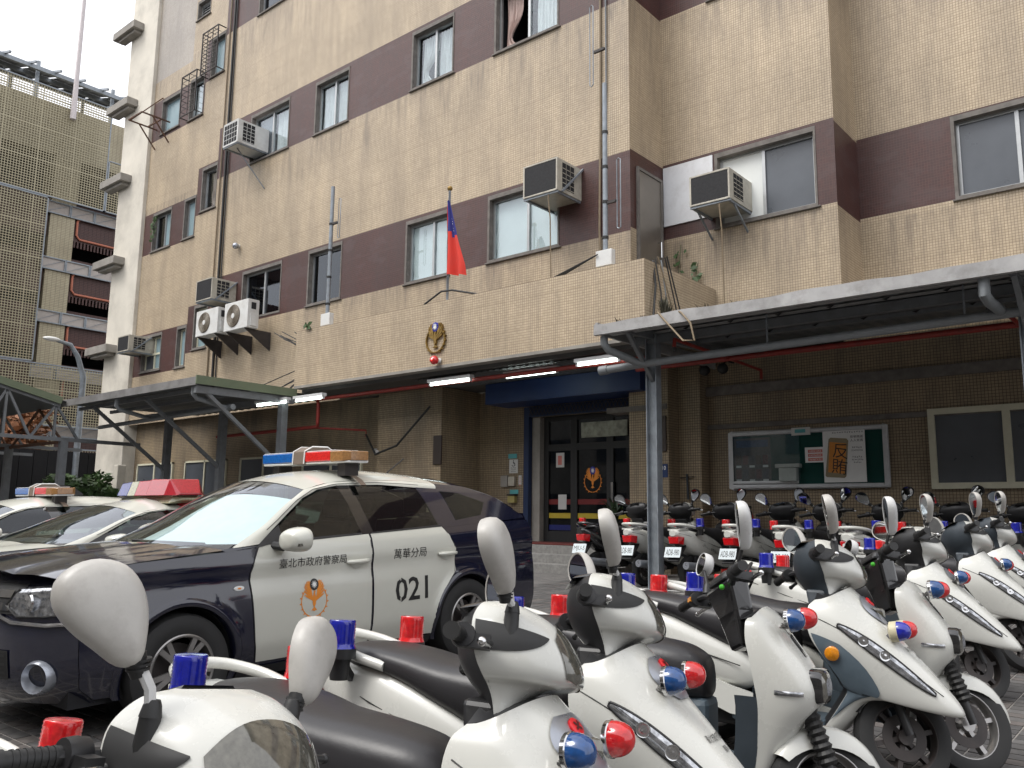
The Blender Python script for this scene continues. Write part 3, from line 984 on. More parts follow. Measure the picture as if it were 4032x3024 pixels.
# ------------------------------------------------------------------ entrance doors
ent = thing('entrance_door', 'dark glazed entrance doors in a navy frame under a blue board', 'door', (-9.9, Y1, .75))
b = MB()
b.box(-11.36, -11.23, Y1 - .12, Y1 - .003, .76, 3.55); b.box(-11.23, -8.43, Y1 - .12, Y1 - .003, 3.34, 3.55)
obj('outer_frame', b, M['blue_frame'], ent)
b = MB(); b.box(-11.222, -11.02, Y1 + .0, Y1 + .16, .76, 3.33); obj('jamb', b, M['concrete'], ent)
b = MB()
yd = Y1 + .18
for xa, xb in ((-11.02, -10.9), (-10.33, -10.17), (-9.45, -9.29), (-8.72, -8.55)): b.box(xa, xb, yd - .04, yd + .04, .76, 3.33)
b.box(-11.02, -8.55, yd - .038, yd + .038, 2.62, 2.76); b.box(-11.02, -8.55, yd - .038, yd + .038, 3.25, 3.33); b.box(-11.02, -8.55, yd - .038, yd + .038, .76, .98)
obj('door_frame', b, M['black'], ent)
for xa, xb in ((-10.9, -10.33), (-10.17, -9.45), (-9.29, -8.72)):
    q = MB(); q.box(xa, xb, yd - .006, yd, .98, 2.62); p_ = obj('pane', q, M['glass_dark'], ent)
    for zc, m_ in ((1.52, 'red_band'), (1.24, 'yellow'), (1.0, 'blue_band')):
        q = MB(); q.box(xa, xb, yd - .012, yd - .008, zc + (.0 if m_ != 'blue_band' else 0), zc + .105); obj('stripe', q, M[m_], p_)
q = MB(); q.box(-10.9, -8.72, yd - .006, yd, 2.76, 3.25); p_ = obj('transom_pane', q, M['glass_dark'], ent)
b = MB(); b.box(-10.05, -8.95, yd - .055, yd - .040, 2.86, 3.17); sg = obj('transom_sign', b, plain('pale_transom_print', (.36, .37, .30), .5, var=.7, scale=5), ent)  # pale print with a mottled tone
b = MB(); b.box(-9.32, -9.27, yd - .09, yd - .045, 1.55, 1.95); obj('handle', b, M['chrome'], ent)
for xa, za, m_ in ((-10.72, 2.28, 'notice'), (-10.66, 1.42, 'notice')):
    b = MB(); b.box(xa, xa + .21, yd - .016, yd - .0125, za, za + .30); q_ = obj('paper_notice', b, M[m_], ent)
b = MB(); b.box(-10.67, -10.57, yd - .019, yd - .0165, 2.33, 2.52); obj('print', b, M['pinkpaper'], ent)
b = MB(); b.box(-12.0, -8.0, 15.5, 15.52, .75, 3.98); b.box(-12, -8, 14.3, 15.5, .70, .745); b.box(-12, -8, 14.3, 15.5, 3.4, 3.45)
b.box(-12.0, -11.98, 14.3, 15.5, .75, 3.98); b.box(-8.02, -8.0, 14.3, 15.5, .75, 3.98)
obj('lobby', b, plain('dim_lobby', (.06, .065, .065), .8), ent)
b = MB(); b.box(-11.77, -8.02, 13.1, 13.85, 3.56, 3.98)
single('fascia_board', b, M['blue_sign'], 'blank dark blue board spanning above the entrance doors', 'sign board')
# shutter grille folded above the door
t = thing('folding_grille', 'folded criss cross steel grille above the entrance doors', 'grille', (-9.9, Y1 - .06, 3.36))
for k in range(30):
    x = -11.2 + k * .09
    b = MB(); b.beam((x, Y1 - .15, 3.36), (x + .09, Y1 - .15, 3.54), .012); b.beam((x, Y1 - .155, 3.54), (x + .09, Y1 - .155, 3.36), .012)
    obj('lath', b, M['iron'], t)

# ------------------------------------------------------------------ emblem of a bird in a wreath under a sun disc
def emblem_shapes():
    gold, disc, ray_ = [], [], []
    for s in (-1, 1):
        # wing: seven feathers fanned up and outwards
        for k in range(7):
            a0 = rad(28 + k * 9)
            L = .40 + .10 * math.sin(k * .55)
            bx, by = s * (.05 + .012 * k), -.10 + .035 * k
            d = (s * math.cos(a0), math.sin(a0))
            nrm = (-d[1], d[0])
            w = .030
            gold.append([(bx - nrm[0] * w, by - nrm[1] * w), (bx + d[0] * L * .75 - nrm[0] * w * 1.1, by + d[1] * L * .75 - nrm[1] * w * 1.1), (bx + d[0] * L, by + d[1] * L), (bx + d[0] * L * .75 + nrm[0] * w * .8, by + d[1] * L * .75 + nrm[1] * w * .8), (bx + nrm[0] * w * .8, by + nrm[1] * w * .8)])
        # wreath: a thin stalk with ears
        prev = None
        for k in range(15):
            a0 = rad(-88 + k * 9.5)
            p = (s * math.cos(a0) * .50, -.12 + math.sin(a0) * .46)
            if prev is not None:
                dx, dy = p[0] - prev[0], p[1] - prev[1]
                L = math.hypot(dx, dy)
                nx_, ny_ = -dy / L * .016, dx / L * .016
                gold.append([(prev[0] - nx_, prev[1] - ny_), (p[0] - nx_, p[1] - ny_), (p[0] + nx_, p[1] + ny_), (prev[0] + nx_, prev[1] + ny_)])
                if k % 2 == 0:
                    ox, oy = p[0] - 0, p[1] + .12
                    gold.append([p, (p[0] + ox * .16 + dx * .9, p[1] + oy * .16 + dy * .9), (p[0] + dx * .9, p[1] + dy * .9)])
            prev = p
        for k in range(3):
            x, y = s * (.33 - k * .05), .30 + k * .055
            gold.append([(x, y), (x + s * .05, y + .03), (x + s * .015, y + .065)])
            gold.append([(x, y), (x - s * .045, y + .02), (x - s * .012, y + .065)])
    gold.append([(-.07, -.02), (-.06, -.22), (0, -.32), (.06, -.22), (.07, -.02), (.035, .08), (.03, .14), (.075, .15), (.02, .19), (-.03, .17), (-.035, .08)])
    gold.append([(0, -.28), (-.12, -.40), (-.05, -.39), (0, -.42), (.05, -.39), (.12, -.40)])
    n = 28
    disc.append([(.17 * math.cos(2 * math.pi * k / n), .36 + .17 * math.sin(2 * math.pi * k / n)) for k in range(n)])
    ray_.append([(.062 * math.cos(2 * math.pi * k / n), .36 + .062 * math.sin(2 * math.pi * k / n)) for k in range(n)])
    for k in range(12):
        a0 = 2 * math.pi * k / 12
        ray_.append([(.066 * math.cos(a0 - .2), .36 + .066 * math.sin(a0 - .2)), (.128 * math.cos(a0), .36 + .128 * math.sin(a0)), (.066 * math.cos(a0 + .2), .36 + .066 * math.sin(a0 + .2))])
    return gold, disc, ray_
EMB = emblem_shapes()
def emblem_mb(fn, thick=None):
    """three meshes: bird and wreath, disc, sun rays; fn(u, v, lift) -> point"""
    out = []
    for i, grp in enumerate(EMB):
        b = MB()
        for k, pl in enumerate(grp):
            li = .0012 * i + (.00005 * (k % 9))
            if thick:
                lo = [fn(u, v, .0) for u, v in pl]
                hi = Vector(fn(pl[0][0], pl[0][1], thick * (1 + .25 * i + .15 * (k % 3)))) - Vector(lo[0])
                b.prism(lo, hi)
            else:
                b.poly([fn(u, v, li) for u, v in pl])
        out.append(b)
    return out
# on the door glass
de = thing('door_emblem', 'orange bird emblem stuck on the middle pane of the entrance door', 'emblem', (-9.8, yd, 1.9))
for k_, (mb_, nm, mt) in enumerate(zip(emblem_mb(lambda u, v, l: (-9.80 + u * .40, yd - .014 - l, 2.03 + v * .46)), ('bird_wreath', 'sun_disc', 'sun_rays'), ('orange', 'emblem_blue', 'white'))):
    obj(nm, mb_, M[mt], de, fixn=False)
# gilded relief on the parapet
ec = P(943, 728, Y=PY)
we = thing('wall_emblem', 'gilded relief of a bird in a wreath with blue sun disc on the porch parapet', 'emblem', (ec.x, PY, ec.z - .3))
for mb_, nm, mt in zip(emblem_mb(lambda u, v, l: (ec.x + u * .50, PY - .004 - l, ec.z + v * .54), .035), ('bird_wreath', 'sun_disc', 'sun_rays'), ('gold', 'emblem_blue', 'white')):
    obj(nm, mb_, M[mt], we, fixn=True)
# red round lamp under it
lc = P(938, 778, Y=PY - .12)
rl_ = thing('red_globe_lamp', 'red globe lamp on a bracket below the gilded emblem', 'lamp', (lc.x, PY, lc.z))
b = MB().sphere((lc.x, lc.y, lc.z), .088, 20, 14); obj('globe', b, M['red_lens'], rl_, smooth=True)
b = MB().sphere((lc.x + .012, lc.y - .075, lc.z + .008), .022, 10, 8); obj('lit_bulb', b, emissive('lit_red_bulb', (1, .05, .03), 3.0), rl_, smooth=True)
b = MB(); b.cyl((lc.x + .02, lc.y + .06, lc.z), (lc.x + .05, PY - .002, lc.z), .05); obj('base', b, M['ac_white'], rl_)

# unseen housing block, added behind the camera to shade the yard and feed reflections
ob = thing('added_housing_block', 'unseen grey housing block added behind the camera to shade the yard', 'building', (-12, -16, 0))
b = MB(); b.box(-60, 40, -30, -15, -2, 15); obj('wall', b, M['concrete'], ob)
for i in range(24):
    for j in range(4):
        b = MB(); x = -58 + i * 4.05; z = 1.2 + j * 3.4
        b.box(x, x + 2.1, -15.06, -14.94, z, z + 1.5); obj('window', b, M['frost_dark'], ob)
# ------------------------------------------------------------------ window air conditioners
def window_ac(x0, x1, yf, yb, z0, z1, label, m='ac_beige', brace=0, hose=None, white=False):
    t = thing('window_air_conditioner', label, 'air conditioner', ((x0 + x1) / 2, yb, z0), 'window air conditioners sticking out of the station front')
    b = MB()
    b.box(x0, x1, yf + .02, yb, z0, z1)
    for q in ((x0, x0 + .03, z0, z1), (x1 - .03, x1, z0, z1), (x0 + .03, x1 - .03, z0, z0 + .03), (x0 + .03, x1 - .03, z1 - .03, z1)): b.box(q[0], q[1], yf, yf + .019, q[2], q[3])
    obj('casing', b, M[m], t, bevel=.006)
    b = MB(); b.box(x0 + .032, x1 - .032, yf + .006, yf + .0185, z0 + .032, z1 - .032)
    g_ = obj('front_grille', b, M['ac_grille'] if not white else M['ac_white'], t)
    if white:
        for i in range(5):
            for j in range(4):
                q = MB(); q.box(x0 + .05 + i * (x1 - x0 - .09) / 5, x0 + .03 + (i + 1) * (x1 - x0 - .09) / 5, yf + .001, yf + .005, z0 + .05 + j * (z1 - z0 - .09) / 4, z0 + .03 + (j + 1) * (z1 - z0 - .09) / 4)
                obj('vent', q, M['ac_grille'], g_)
    n = 3
    for i in range(n):
        ya = yf + .16 + i * .13
        b = MB(); b.box(x1 + .001, x1 + .006, ya, ya + .11, z0 + .07, z1 - .06)
        v = obj('side_vent', b, M['ac_grille'], t)
        for j in range(5):
            q = MB(); z = z0 + .08 + j * (z1 - z0 - .16) / 5
            q.box(x1 + .006, x1 + .012, ya, ya + .11, z, z + .012); obj('fin', q, M[m], v)
    b = MB()
    for x in (x0 + .04, x1 - .04):
        b.beam((x, yf + .02, z0 - .02), (x, yb, z0 - .02), .04)
        if brace > 0: b.beam((x, yf + .25, z0 - .04), (x, yb - .004, z0 - .5), .03)
    b.beam((x0, yf + .04, z0 - .02), (x1, yf + .04, z0 - .02), .036)
    if brace < 0: b.beam((x1 + .03, yf + .12, z0 - .01), (x1 + .03, yb - .004, z1 + .12), .035)
    obj('bracket', b, M['galv'], t)
    if hose:
        b = MB(); xh = x0 + (x1 - x0) * .72
        b.tube([(xh, yf + .06, z0 + .02), (xh, yf + .03, z0 - .1), (xh + .01, yf + .08, z0 - .5), (xh + .02, yf + .1, z0 - hose)], .012, 6)
        obj('drain_hose', b, M['cable_tan'], t, smooth=True)
    return t
window_ac(-9.92, -9.10, F0 - .78, F0 + .14, 7.28, 7.92, 'beige window air conditioner with white bird droppings on its grille, right of the papered window', brace=-1, hose=1.75)
window_ac(-7.02, -6.24, Y1 - .78, Y1 + .14, 6.80, 7.36, 'beige window air conditioner with long hanging hose over the right canopy', brace=1, hose=2.3)
window_ac(-21.85, -21.02, F0 - .75, F0 + .14, 7.10, 7.70, 'rust stained window air conditioner above the two outdoor condensers', brace=-1)
window_ac(-26.5, -25.75, F0 - .7, F0 + .14, 6.20, 6.70, 'grey window air conditioner at the foot of the stair tower, lowest on the front', brace=-1)
wa = window_ac(-20.78, -20.05, F0 - .85, F0 + .14, 11.35, 12.02, 'new white window air conditioner on the third floor with a propping rod', m='ac_white', white=True)
b = MB(); b.beam((-20.45, F0 - .6, 11.35), (-19.9, F0 - .004, 10.2), .03); obj('prop', b, M['steel_grey'], wa)

def condenser(x0, x1, z0, z1, yf, label):
    t = thing('outdoor_condenser', label, 'air conditioner', ((x0 + x1) / 2, F0, z0), 'outdoor condensers side by side on steel brackets')
    b = MB(); b.box(x0, x1, yf, yf + .34, z0, z1); obj('casing', b, M['ac_white'], t, bevel=.012)
    cx, cz, r = x0 + (x1 - x0) * .40, (z0 + z1) / 2, (z1 - z0) * .40
    Mx = Matrix.Translation((cx, yf - .004, cz)) @ Matrix.Rotation(rad(90), 4, 'X')
    b = MB().lathe([(r, 0), (r, .008), (r * .98, .012), (.001, .012)], Mx, 32); g_ = obj('fan_grille', b, M['ac_fan'], t)
    b = MB().lathe([(r * .24, .013), (r * .24, .02), (.001, .022)], Mx, 20); obj('fan_hub', b, M['ac_white'], g_)
    for k in range(1, 8):
        b = MB()
        rr = r * (.24 + .1 * k)
        b.tube([Mx @ Vector((rr * math.cos(a_ * math.pi / 14), rr * math.sin(a_ * math.pi / 14), .02)) for a_ in range(29)], .004, 4)
        obj('ring', b, M['ac_beige'], g_)
    b = MB(); b.box(x1 + .001, x1 + .03, yf + .08, yf + .26, z0 + .05, z0 + .38); obj('valve_cover', b, M['ac_white'], t, bevel=.008)
    b = MB(); b.box(x1 + .001, x1 + .006, yf + .1, yf + .24, z1 - .26, z1 - .08); obj('side_vent', b, M['ac_grille'], t)
    for x in (x0 + .12, x1 - .12):
        b = MB(); b.prism([(x - .02, F0 - .004, z0 - .005), (x - .02, yf, z0 - .005), (x - .02, F0 - .004, z0 - .5)], (.04, 0, 0)); obj('bracket', b, M['iron'], t)
    return t
condenser(-21.72, -20.62, 6.08, 6.80, F0 - .75, 'white outdoor condenser with rusty fan, left of the pair under the window')
condenser(-20.20, -19.10, 6.02, 6.78, F0 - .80, 'white outdoor condenser with rusty fan, right of the pair under the window')

# ------------------------------------------------------------------ poles, antennas, flag
def antenna(x, z0, z1, Y, label, arms):
    t = thing('antenna_mast', label, 'antenna', (x, Y, z0), 'radio masts on the porch parapet')
    b = MB(); b.tube([(x, Y, z0), (x, Y, z1)], .045, 10); obj('pole', b, M['galv'], t, smooth=True)
    b = MB(); b.box(x - .16, x + .16, Y - .06, Y + .06, z0 + .02, z0 + .30); obj('junction_box', b, M['ac_white'], t, bevel=.01)
    for za, s, L in arms:
        b = MB(); b.beam((x, Y, za), (x + s * .22, Y, za), .045)
        a_ = obj('arm', b, M['iron'], t)
        b = MB(); xx = x + s * .24
        b.tube([(xx, Y, za - L * .4), (xx, Y, za + L * .6), (xx + s * .03, Y, za + L * .62), (xx + s * .07, Y, za + L * .6), (xx + s * .07, Y, za - L * .4), (xx + s * .04, Y, za - L * .42), (xx, Y, za - L * .4)], .010, 6)
        obj('loop', b, M['galv'], a_, smooth=True)
    for k in range(4):
        z = z0 + .5 + k * (z1 - z0 - .8) / 4
        b = MB(); b.tube([(x, Y, z), (x, Y, z + .05)], .055, 8); obj('clamp', b, M['rubber'], t)
p0, p1 = P(1308, 568, Y=PY + .09), P(1313, 178, Y=PY + .09)
antenna(p0.x, pz1, p1.z, PY + .09, 'tall grey antenna mast with two loop aerials at the right end of the parapet', [(p0.z + 3.9, -1, 1.5), (p0.z + 1.05, 1, 1.2)])
q0, q1 = P(706, 700, Y=PY + .09), P(708, 408, Y=PY + .09)
antenna(q0.x, pz1, q1.z, PY + .09, 'shorter grey antenna mast with one loop aerial at the left end of the parapet', [(q1.z - .9, 1, .9)])
f0, f1 = P(966, 650, Y=PY + .09), P(967, 412, Y=PY + .09)
fp = thing('flagpole', 'brass tipped flagpole standing on the middle of the porch parapet', 'flagpole', (f0.x, PY + .09, pz1))
b = MB(); b.tube([(f0.x, PY + .09, pz1 - .3), (f0.x, PY + .09, f1.z)], .024, 10); obj('pole', b, M['galv'], fp, smooth=True)
b = MB().sphere((f0.x, PY + .09, f1.z + .03), .055, 12, 8); obj('finial', b, M['gold'], fp, smooth=True)
b = MB(); b.tube([(f0.x + .03, PY + .05, f1.z - .05), (f0.x + .05, PY + .0, f1.z - 1.2), (f0.x + .03, PY + .05, pz1 + .2)], .006, 5); obj('halyard', b, M['cable'], fp)
# flag hanging limp from the pole
fl = thing('hanging_flag', 'red flag with blue corner hanging limp from the flagpole', 'flag', (f0.x, PY + .09, pz1 + .4))
ft = P(972, 438, Y=PY)
fz0 = ft.z
rows = []
for j in range(25):
    v = j / 24
    row = []
    for i in range(15):
        u = i / 14
        spread = .16 + .86 * min(1, v * 1.15) ** .8
        lean = .22 * v
        x = f0.x + .03 + (u - .22) * spread * (.75 if v < .5 else .62 + .2 * v) * .72 + lean * .42
        z = fz0 - v * 1.45 + u * .10 * (1 - v) - .12 * u * v
        y = PY + .02 + .055 * math.sin(u * 11 + v * 2) * (.4 + v) - .05 * u
        row.append((x, y, z))
    rows.append(row)
cl = MB()
for r_ in rows: pass
red, blu, sunm = MB(), MB(), MB()
for j in range(24):
    for i in range(14):
        t_ = blu if (j < 12 and i >= 5 - (1 if j > 3 else 0) and (j < 10 or i > 6)) else red
        t_.quad(rows[j][i], rows[j][i + 1], rows[j + 1][i + 1], rows[j + 1][i])
obj('red_field', red, M['flag_red'], fl, smooth=80)
obj('blue_canton', blu, M['flag_blue'], fl, smooth=80)
for k in range(5):
    j, i = 6 + k, 9 + (k % 3)
    a_, c_ = Vector(rows[j][i]), Vector(rows[j + 1][i + 1])
    sunm.add([a_ + Vector((0, -.03, 0)), Vector(rows[j][i + 1]) + Vector((0, -.03, -.03)), c_ + Vector((0, -.03, .02))], ((0, 1, 2),))
obj('white_sun', sunm, M['white'], fl)

# ------------------------------------------------------------------ cables and conduits down the front
def conduit(name, pts, r, m, label, cat='cable', group=None):
    return single(name, MB().tube(pts, r, 7), M[m], label, cat, group, smooth=True)
for k, (xa, dx) in enumerate(((-22.22, .0), (-22.02, .05), (-21.93, .09))):
    conduit('wall_cable', [(xa, F0 - .03, 20.5), (xa + dx, F0 - .035, 12), (xa + dx * 1.5, F0 - .04, 8.0), (xa + dx * 2, F0 - .03, 4.4)], (.022, .035, .02)[k], 'cable' if k != 0 else 'cable_tan', ('thin tan cable down the wall beside the stair tower, leftmost of three', 'thick black cable down the wall beside the stair tower, middle of three', 'thin black cable down the wall beside the stair tower, right of three')[k], group='cables beside the stair tower')
conduit('wall_cable', [(-8.62, F0 - .03, 20.5), (-8.63, F0 - .03, 9), (-8.66, F0 - .035, 6.6), (-8.6, F0 - .06, 5.5)], .022, 'cable_tan', 'tan cable running down the front beside the tall antenna', group='cables at the front corner')
conduit('wall_cable', [(-8.52, F0 - .03, 20.5), (-8.5, F0 - .03, 9.6), (-8.56, F0 - .03, 8.1)], .016, 'steel_grey', 'grey cable running down the front just right of the tan one', group='cables at the front corner')
for k in range(9):
    rr = random.Random(k)
    x = -16.5 - rr.uniform(.0, .5)
    conduit('loose_cable', [(x - rr.uniform(.4, 1.7), F0 - .3, 5.9 - rr.uniform(0, .3)), (x - .2, F0 - .2, 5.2), (x, F0 - .25 - rr.uniform(0, .4), 4.75), (x - rr.uniform(-.1, 2.2 if k > 4 else .3), F0 - .6 - rr.uniform(0, .6), 4.2)], .012, 'cable', 'loose black cable tangled at the left end of the porch above the green canopy', group='loose cables at the porch corner')
for k in range(6):
    rr = random.Random(40 + k)
    conduit('loose_cable', [(px1 - .05 + .06 * k, PY + .2 + .35 * rr.random(), pz1 + .05), (px1 + .06 + .04 * k, PY + .25 + .1 * k, 5.0 - .1 * k), (px1 + .10 + .08 * k, PY + .05 + .2 * k, 4.15)], .012 if k else .02, ('cable', 'cable', 'pvc', 'cable_tan', 'cable', 'cable')[k], 'loose cable draped over the right corner of the porch parapet', group='loose cables over the parapet corner')
for k in range(3):
    conduit('loose_cable', [(p0.x - .1, PY, 5.65), (p0.x - .9 - .1 * k, PY + .1, 5.45), (p0.x - 1.4 - .2 * k, PY + .5, 5.42)], .012, 'cable', 'black cable running left from the tall antenna along the parapet top', group='cables from the tall antenna')
conduit('loose_cable', [(f0.x - .6, PY + .05, 5.44), (f0.x - .1, PY + .02, 5.62), (f0.x + .2, PY + .02, 5.6), (f0.x + .8, PY + .1, 5.44)], .02, 'cable', 'black cable bundle coiled at the foot of the flagpole')
conduit('loose_cable', [(-15.3, 12.9, 3.1), (-14.6, 12.6, 2.6), (-13.8, 12.5, 2.75), (-12.9, 12.6, 3.55)], .025, 'cable', 'thick black cable sagging under the porch across the tiled wall')
cc = P(509, 531, Y=F0 - .12)
t = thing('dome_camera', 'small grey dome camera on the wall above the second floor windows', 'camera', (cc.x, F0, cc.z))
b = MB().sphere((cc.x, F0 - .12, cc.z), .09, 14, 10); obj('dome', b, M['silver'], t, smooth=True)
b = MB(); b.cyl((cc.x, F0 - .1, cc.z + .02), (cc.x, F0 - .004, cc.z + .02), .05); obj('mount', b, M['ac_white'], t)
t = thing('bullet_camera', 'small white bullet camera on the pier left of the entrance', 'camera', (-14.9, 13.0, 2.6))
b = MB(); b.cyl((-14.95, 12.9, 2.72), (-14.72, 12.75, 2.66), .05); obj('barrel', b, M['ac_white'], t)
b = MB(); b.beam((-14.95, 13.06, 2.78), (-14.9, 12.86, 2.74), .03); obj('arm', b, M['ac_white'], t)

# ------------------------------------------------------------------ right canopy
cn = thing('lean_to_canopy', 'grey corrugated lean-to canopy along the right half of the front', 'canopy', (-2, 11.9, gz(11.9)))
CX0, CX1, CY = -6.96, 4.5, 10.1
def roofz(y): return 4.02 + (y - CY) * .075
rows = []
nx = int((CX1 - CX0) / .045)
for y in (CY + .03, 11.4, 12.7, 13.95):
    rows.append([(CX0 + i * .045, y, roofz(y) - .03 + (.022 if (i % 5) in (0, 1) else 0)) for i in range(nx + 1)])
obj('roof_sheet', MB().grid(rows), M['corr'], cn, fixn=False)
# sheet laps seen from below: pale strips with ribs
for y in (10.35, 10.95, 11.6, 12.3):
    b = MB(); b.box(CX0 + .1, CX1, y, y + .10, roofz(y) - .10, roofz(y) - .045); obj('purlin', b, M['fascia_light'] if y < 11.5 else M['steel_grey'], cn)
    for k in range(16):
        b = MB(); x = CX0 + .3 + k * .7
        b.prism([(x, y - .012, roofz(y) - .06), (x + .10, y - .012, roofz(y) - .045), (x + .05, y - .012, roofz(y) - .085)], (0, .01, 0)); obj('rib_end', b, M['rubber'], cn)
b = MB()
seg = 60
for i in range(seg):
    xa, xb = CX0 + (CX1 - CX0) * i / seg, CX0 + (CX1 - CX0) * (i + 1) / seg
    d = lambda x: .012 * math.sin(x * 3.1) + .008 * math.sin(x * 7.7)
    b.add([(xa, CY + d(xa) * .6, 4.065 + d(xa)), (xb, CY + d(xb) * .6, 4.065 + d(xb)), (xb, CY - .01, 3.90), (xa, CY - .01, 3.90),
           (xa, CY + .05, 4.065 + d(xa)), (xb, CY + .05, 4.065 + d(xb)), (xb, CY + .05, 3.895), (xa, CY + .05, 3.895)], ((0, 3, 2, 1), (0, 1, 5, 4), (3, 7, 6, 2), (4, 5, 6, 7)))
obj('fascia', b, M['fascia_light'], cn, smooth=30)
b = MB(); b.box(CX0 - .012, CX0 + .03, CY + .052, 13.9, 3.93, 4.1); obj('end_trim', b, M['fascia_light'], cn)
for px_ in (-6.50, -1.60):
    b = MB()
    b.box(px_ - .09, px_ - .075, 10.92, 11.07, gz(11), 4.0); b.box(px_ + .075, px_ + .09, 10.92, 11.07, gz(11), 4.0); b.box(px_ - .075, px_ + .075, 10.985, 11.005, gz(11), 4.0)
    po = obj('post', b, M['galv'], cn)
    b = MB(); b.beam((px_, 10.2, 3.96), (px_, 13.9, 4.12), .08, .12); obj('rafter', b, M['steel_grey'], cn)
    b = MB(); b.beam((px_, 11.0, 3.3), (px_, 10.3, 3.92), .06); obj('brace', b, M['steel_grey'], cn)
b = MB(); b.beam((CX0 + .1, 11.0, 3.93), (CX1, 11.0, 3.93), .10, .14); obj('beam', b, M['steel_grey'], cn)
dp = thing('drain_pipe', 'grey plastic drain pipe under the edge of the right canopy', 'pipe', (-3, 10.75, 3.5))
b = MB(); b.tube([(-6.86, CY + .12, 3.89), (-6.86, CY + .12, 3.78), (-6.84, CY + .2, 3.70), (-6.6, 10.70, 3.55), (-6.45, 10.76, 3.53), (CX1, 10.76, 3.70)], .058, 12); obj('pipe', b, M['pvc'], dp, smooth=True)
b = MB(); b.tube([(-7.25, 10.76, 3.50), (-6.5, 10.76, 3.53)], .06, 12); obj('stub', b, M['pvc'], dp, smooth=True)
b = MB(); b.tube([(-7.30, 10.76, 3.498), (-7.15, 10.76, 3.505)], .072, 12); obj('cap', b, M['pvc'], dp, smooth=True)
b = MB(); b.tube([(-1.88, CY + .12, 3.9), (-1.88, CY + .12, 3.72), (-1.86, CY + .22, 3.66), (-1.82, 10.76, 3.63)], .062, 12); obj('elbow', b, M['pvc'], dp, smooth=True)
for x in (-4.6, -2.2, .3):
    b = MB(); b.beam((x, 10.76, 3.6), (x, 10.76, 4.0), .02); obj('hanger', b, M['galv'], dp)
rp = thing('sprinkler_pipe', 'red sprinkler pipe with short branches under the right canopy', 'pipe', (-3, 12.3, 3.75))
b = MB(); b.tube([(-7.6, 12.3, 3.77), (CX1, 12.3, 3.78)], .045, 10); obj('main', b, M['red_pipe'], rp, smooth=True)
for x in (-5.9, -1.9):
    b = MB(); b.tube([(x, 12.3, 3.77), (x - .02, 10.75, 3.80), (x - .02, 10.62, 3.80), (x - .02, 10.6, 3.68)], .028, 8); br_ = obj('branch', b, M['red_pipe'], rp, smooth=True)
    b = MB(); b.tube([(x, 12.3, 3.77), (x, 13.5, 3.75), (x, 13.5, 3.6)], .025, 8); obj('branch', b, M['red_pipe'], rp, smooth=True)
    b = MB(); b.cyl((x - .02, 10.6, 3.68), (x - .02, 10.6, 3.62), .03); obj('sprinkler_head', b, M['rubber'], br_)
rp = thing('sprinkler_pipe', 'red sprinkler pipe running under the front edge of the porch', 'pipe', (-12, 11.9, 3.85))
b = MB(); b.tube([(-7.2, 11.9, 3.86), (-15.9, 11.9, 3.86), (-15.95, 12.0, 3.8), (-15.95, 12.0, 3.32), (-16.0, 12.05, 3.25), (-20.5, 12.2, 3.25)], .042, 10); obj('main', b, M['red_pipe'], rp, smooth=True)
b = MB(); b.tube([(-16.3, 12.1, 3.25), (-15.3, 12.9, 3.2), (-15.3, 12.9, 3.05)], .025, 8); obj('branch', b, M['red_pipe'], rp, smooth=True)

# ------------------------------------------------------------------ lamps under the roofs
def lamp(p, q, z, label, fixture=True):
    a_, c_ = P(*p, Z=z), P(*q, Z=z)
    y = (a_.y + c_.y) / 2
    t = thing('fluorescent_lamp', label, 'lamp', ((a_.x + c_.x) / 2, y, z), 'lit fluorescent tubes under the porch and canopy')
    b = MB(); b.tube([(a_.x, y, z), (c_.x, y, z)], .021, 10); obj('tube', b, M['tube'], t, smooth=True)
    b = MB(); b.box(a_.x - .05, c_.x + .05, y - .06, y + .06, z + .04, z + .10)
    for x in (a_.x - .02, c_.x + .02): b.box(x - .02, x + .02, y - .02, y + .02, z - .025, z + .04)
    obj('fixture', b, M['fixture'], t)
q5 = lambda x, y: (737.3 + x / 3, 553 + y / 3)
q4 = lambda x, y: (x / 3, 553 + y / 3)
lamp(q5(580, 835), q5(835, 803), 3.84, 'lit fluorescent tube under the porch, left of the three before the doors')
lamp(q5(1085, 790), q5(1380, 745), 3.86, 'lit fluorescent tube under the porch, middle of the three before the doors')
lamp(q5(1530, 705), q5(1800, 675), 3.84, 'lit fluorescent tube under the porch, right of the three by the canopy post')
lamp(q4(1670, 970), q4(1860, 945), 3.72, 'lit fluorescent tube left of the green canopy post')
lamp(q4(1920, 940), q4(2090, 918), 3.72, 'lit fluorescent tube right of the green canopy post')

# ------------------------------------------------------------------ left canopy and carport
cl = thing('carport_canopy', 'grey carport canopy with faded green end panel left of the porch', 'canopy', (-19, 10, gz(10)))
LX1, LY0, LY1 = -16.05, 9.0, 11.45
b = MB(); b.box(-22.7, LX1 - .03, LY0, LY0 + .03, 3.86, 4.03); obj('fascia', b, M['fascia'], cl)
b = MB(); b.box(LX1 - .03, LX1, LY0, LY1 + .02, 3.88, 4.06); obj('end_fascia', b, M['fascia_green'], cl)
rows = [[(-22.7 + i * .08, y, 3.93 + (y - LY0) * .02 + (.02 if i % 4 < 2 else 0)) for i in range(84)] for y in (LY0 + .03, 12.75)]
obj('roof_sheet', MB().grid(rows), M['corr'], cl, fixn=False)
b = MB(); b.beam((LX1 - .12, LY0 + .05, 3.78), (LX1 - .12, LY1, 3.80), .10, .15); obj('beam', b, M['steel_grey'], cl)
b = MB(); b.beam((-22.5, 11.2, 3.8), (LX1 - .1, 11.2, 3.8), .10, .14); obj('beam', b, M['steel_grey'], cl)
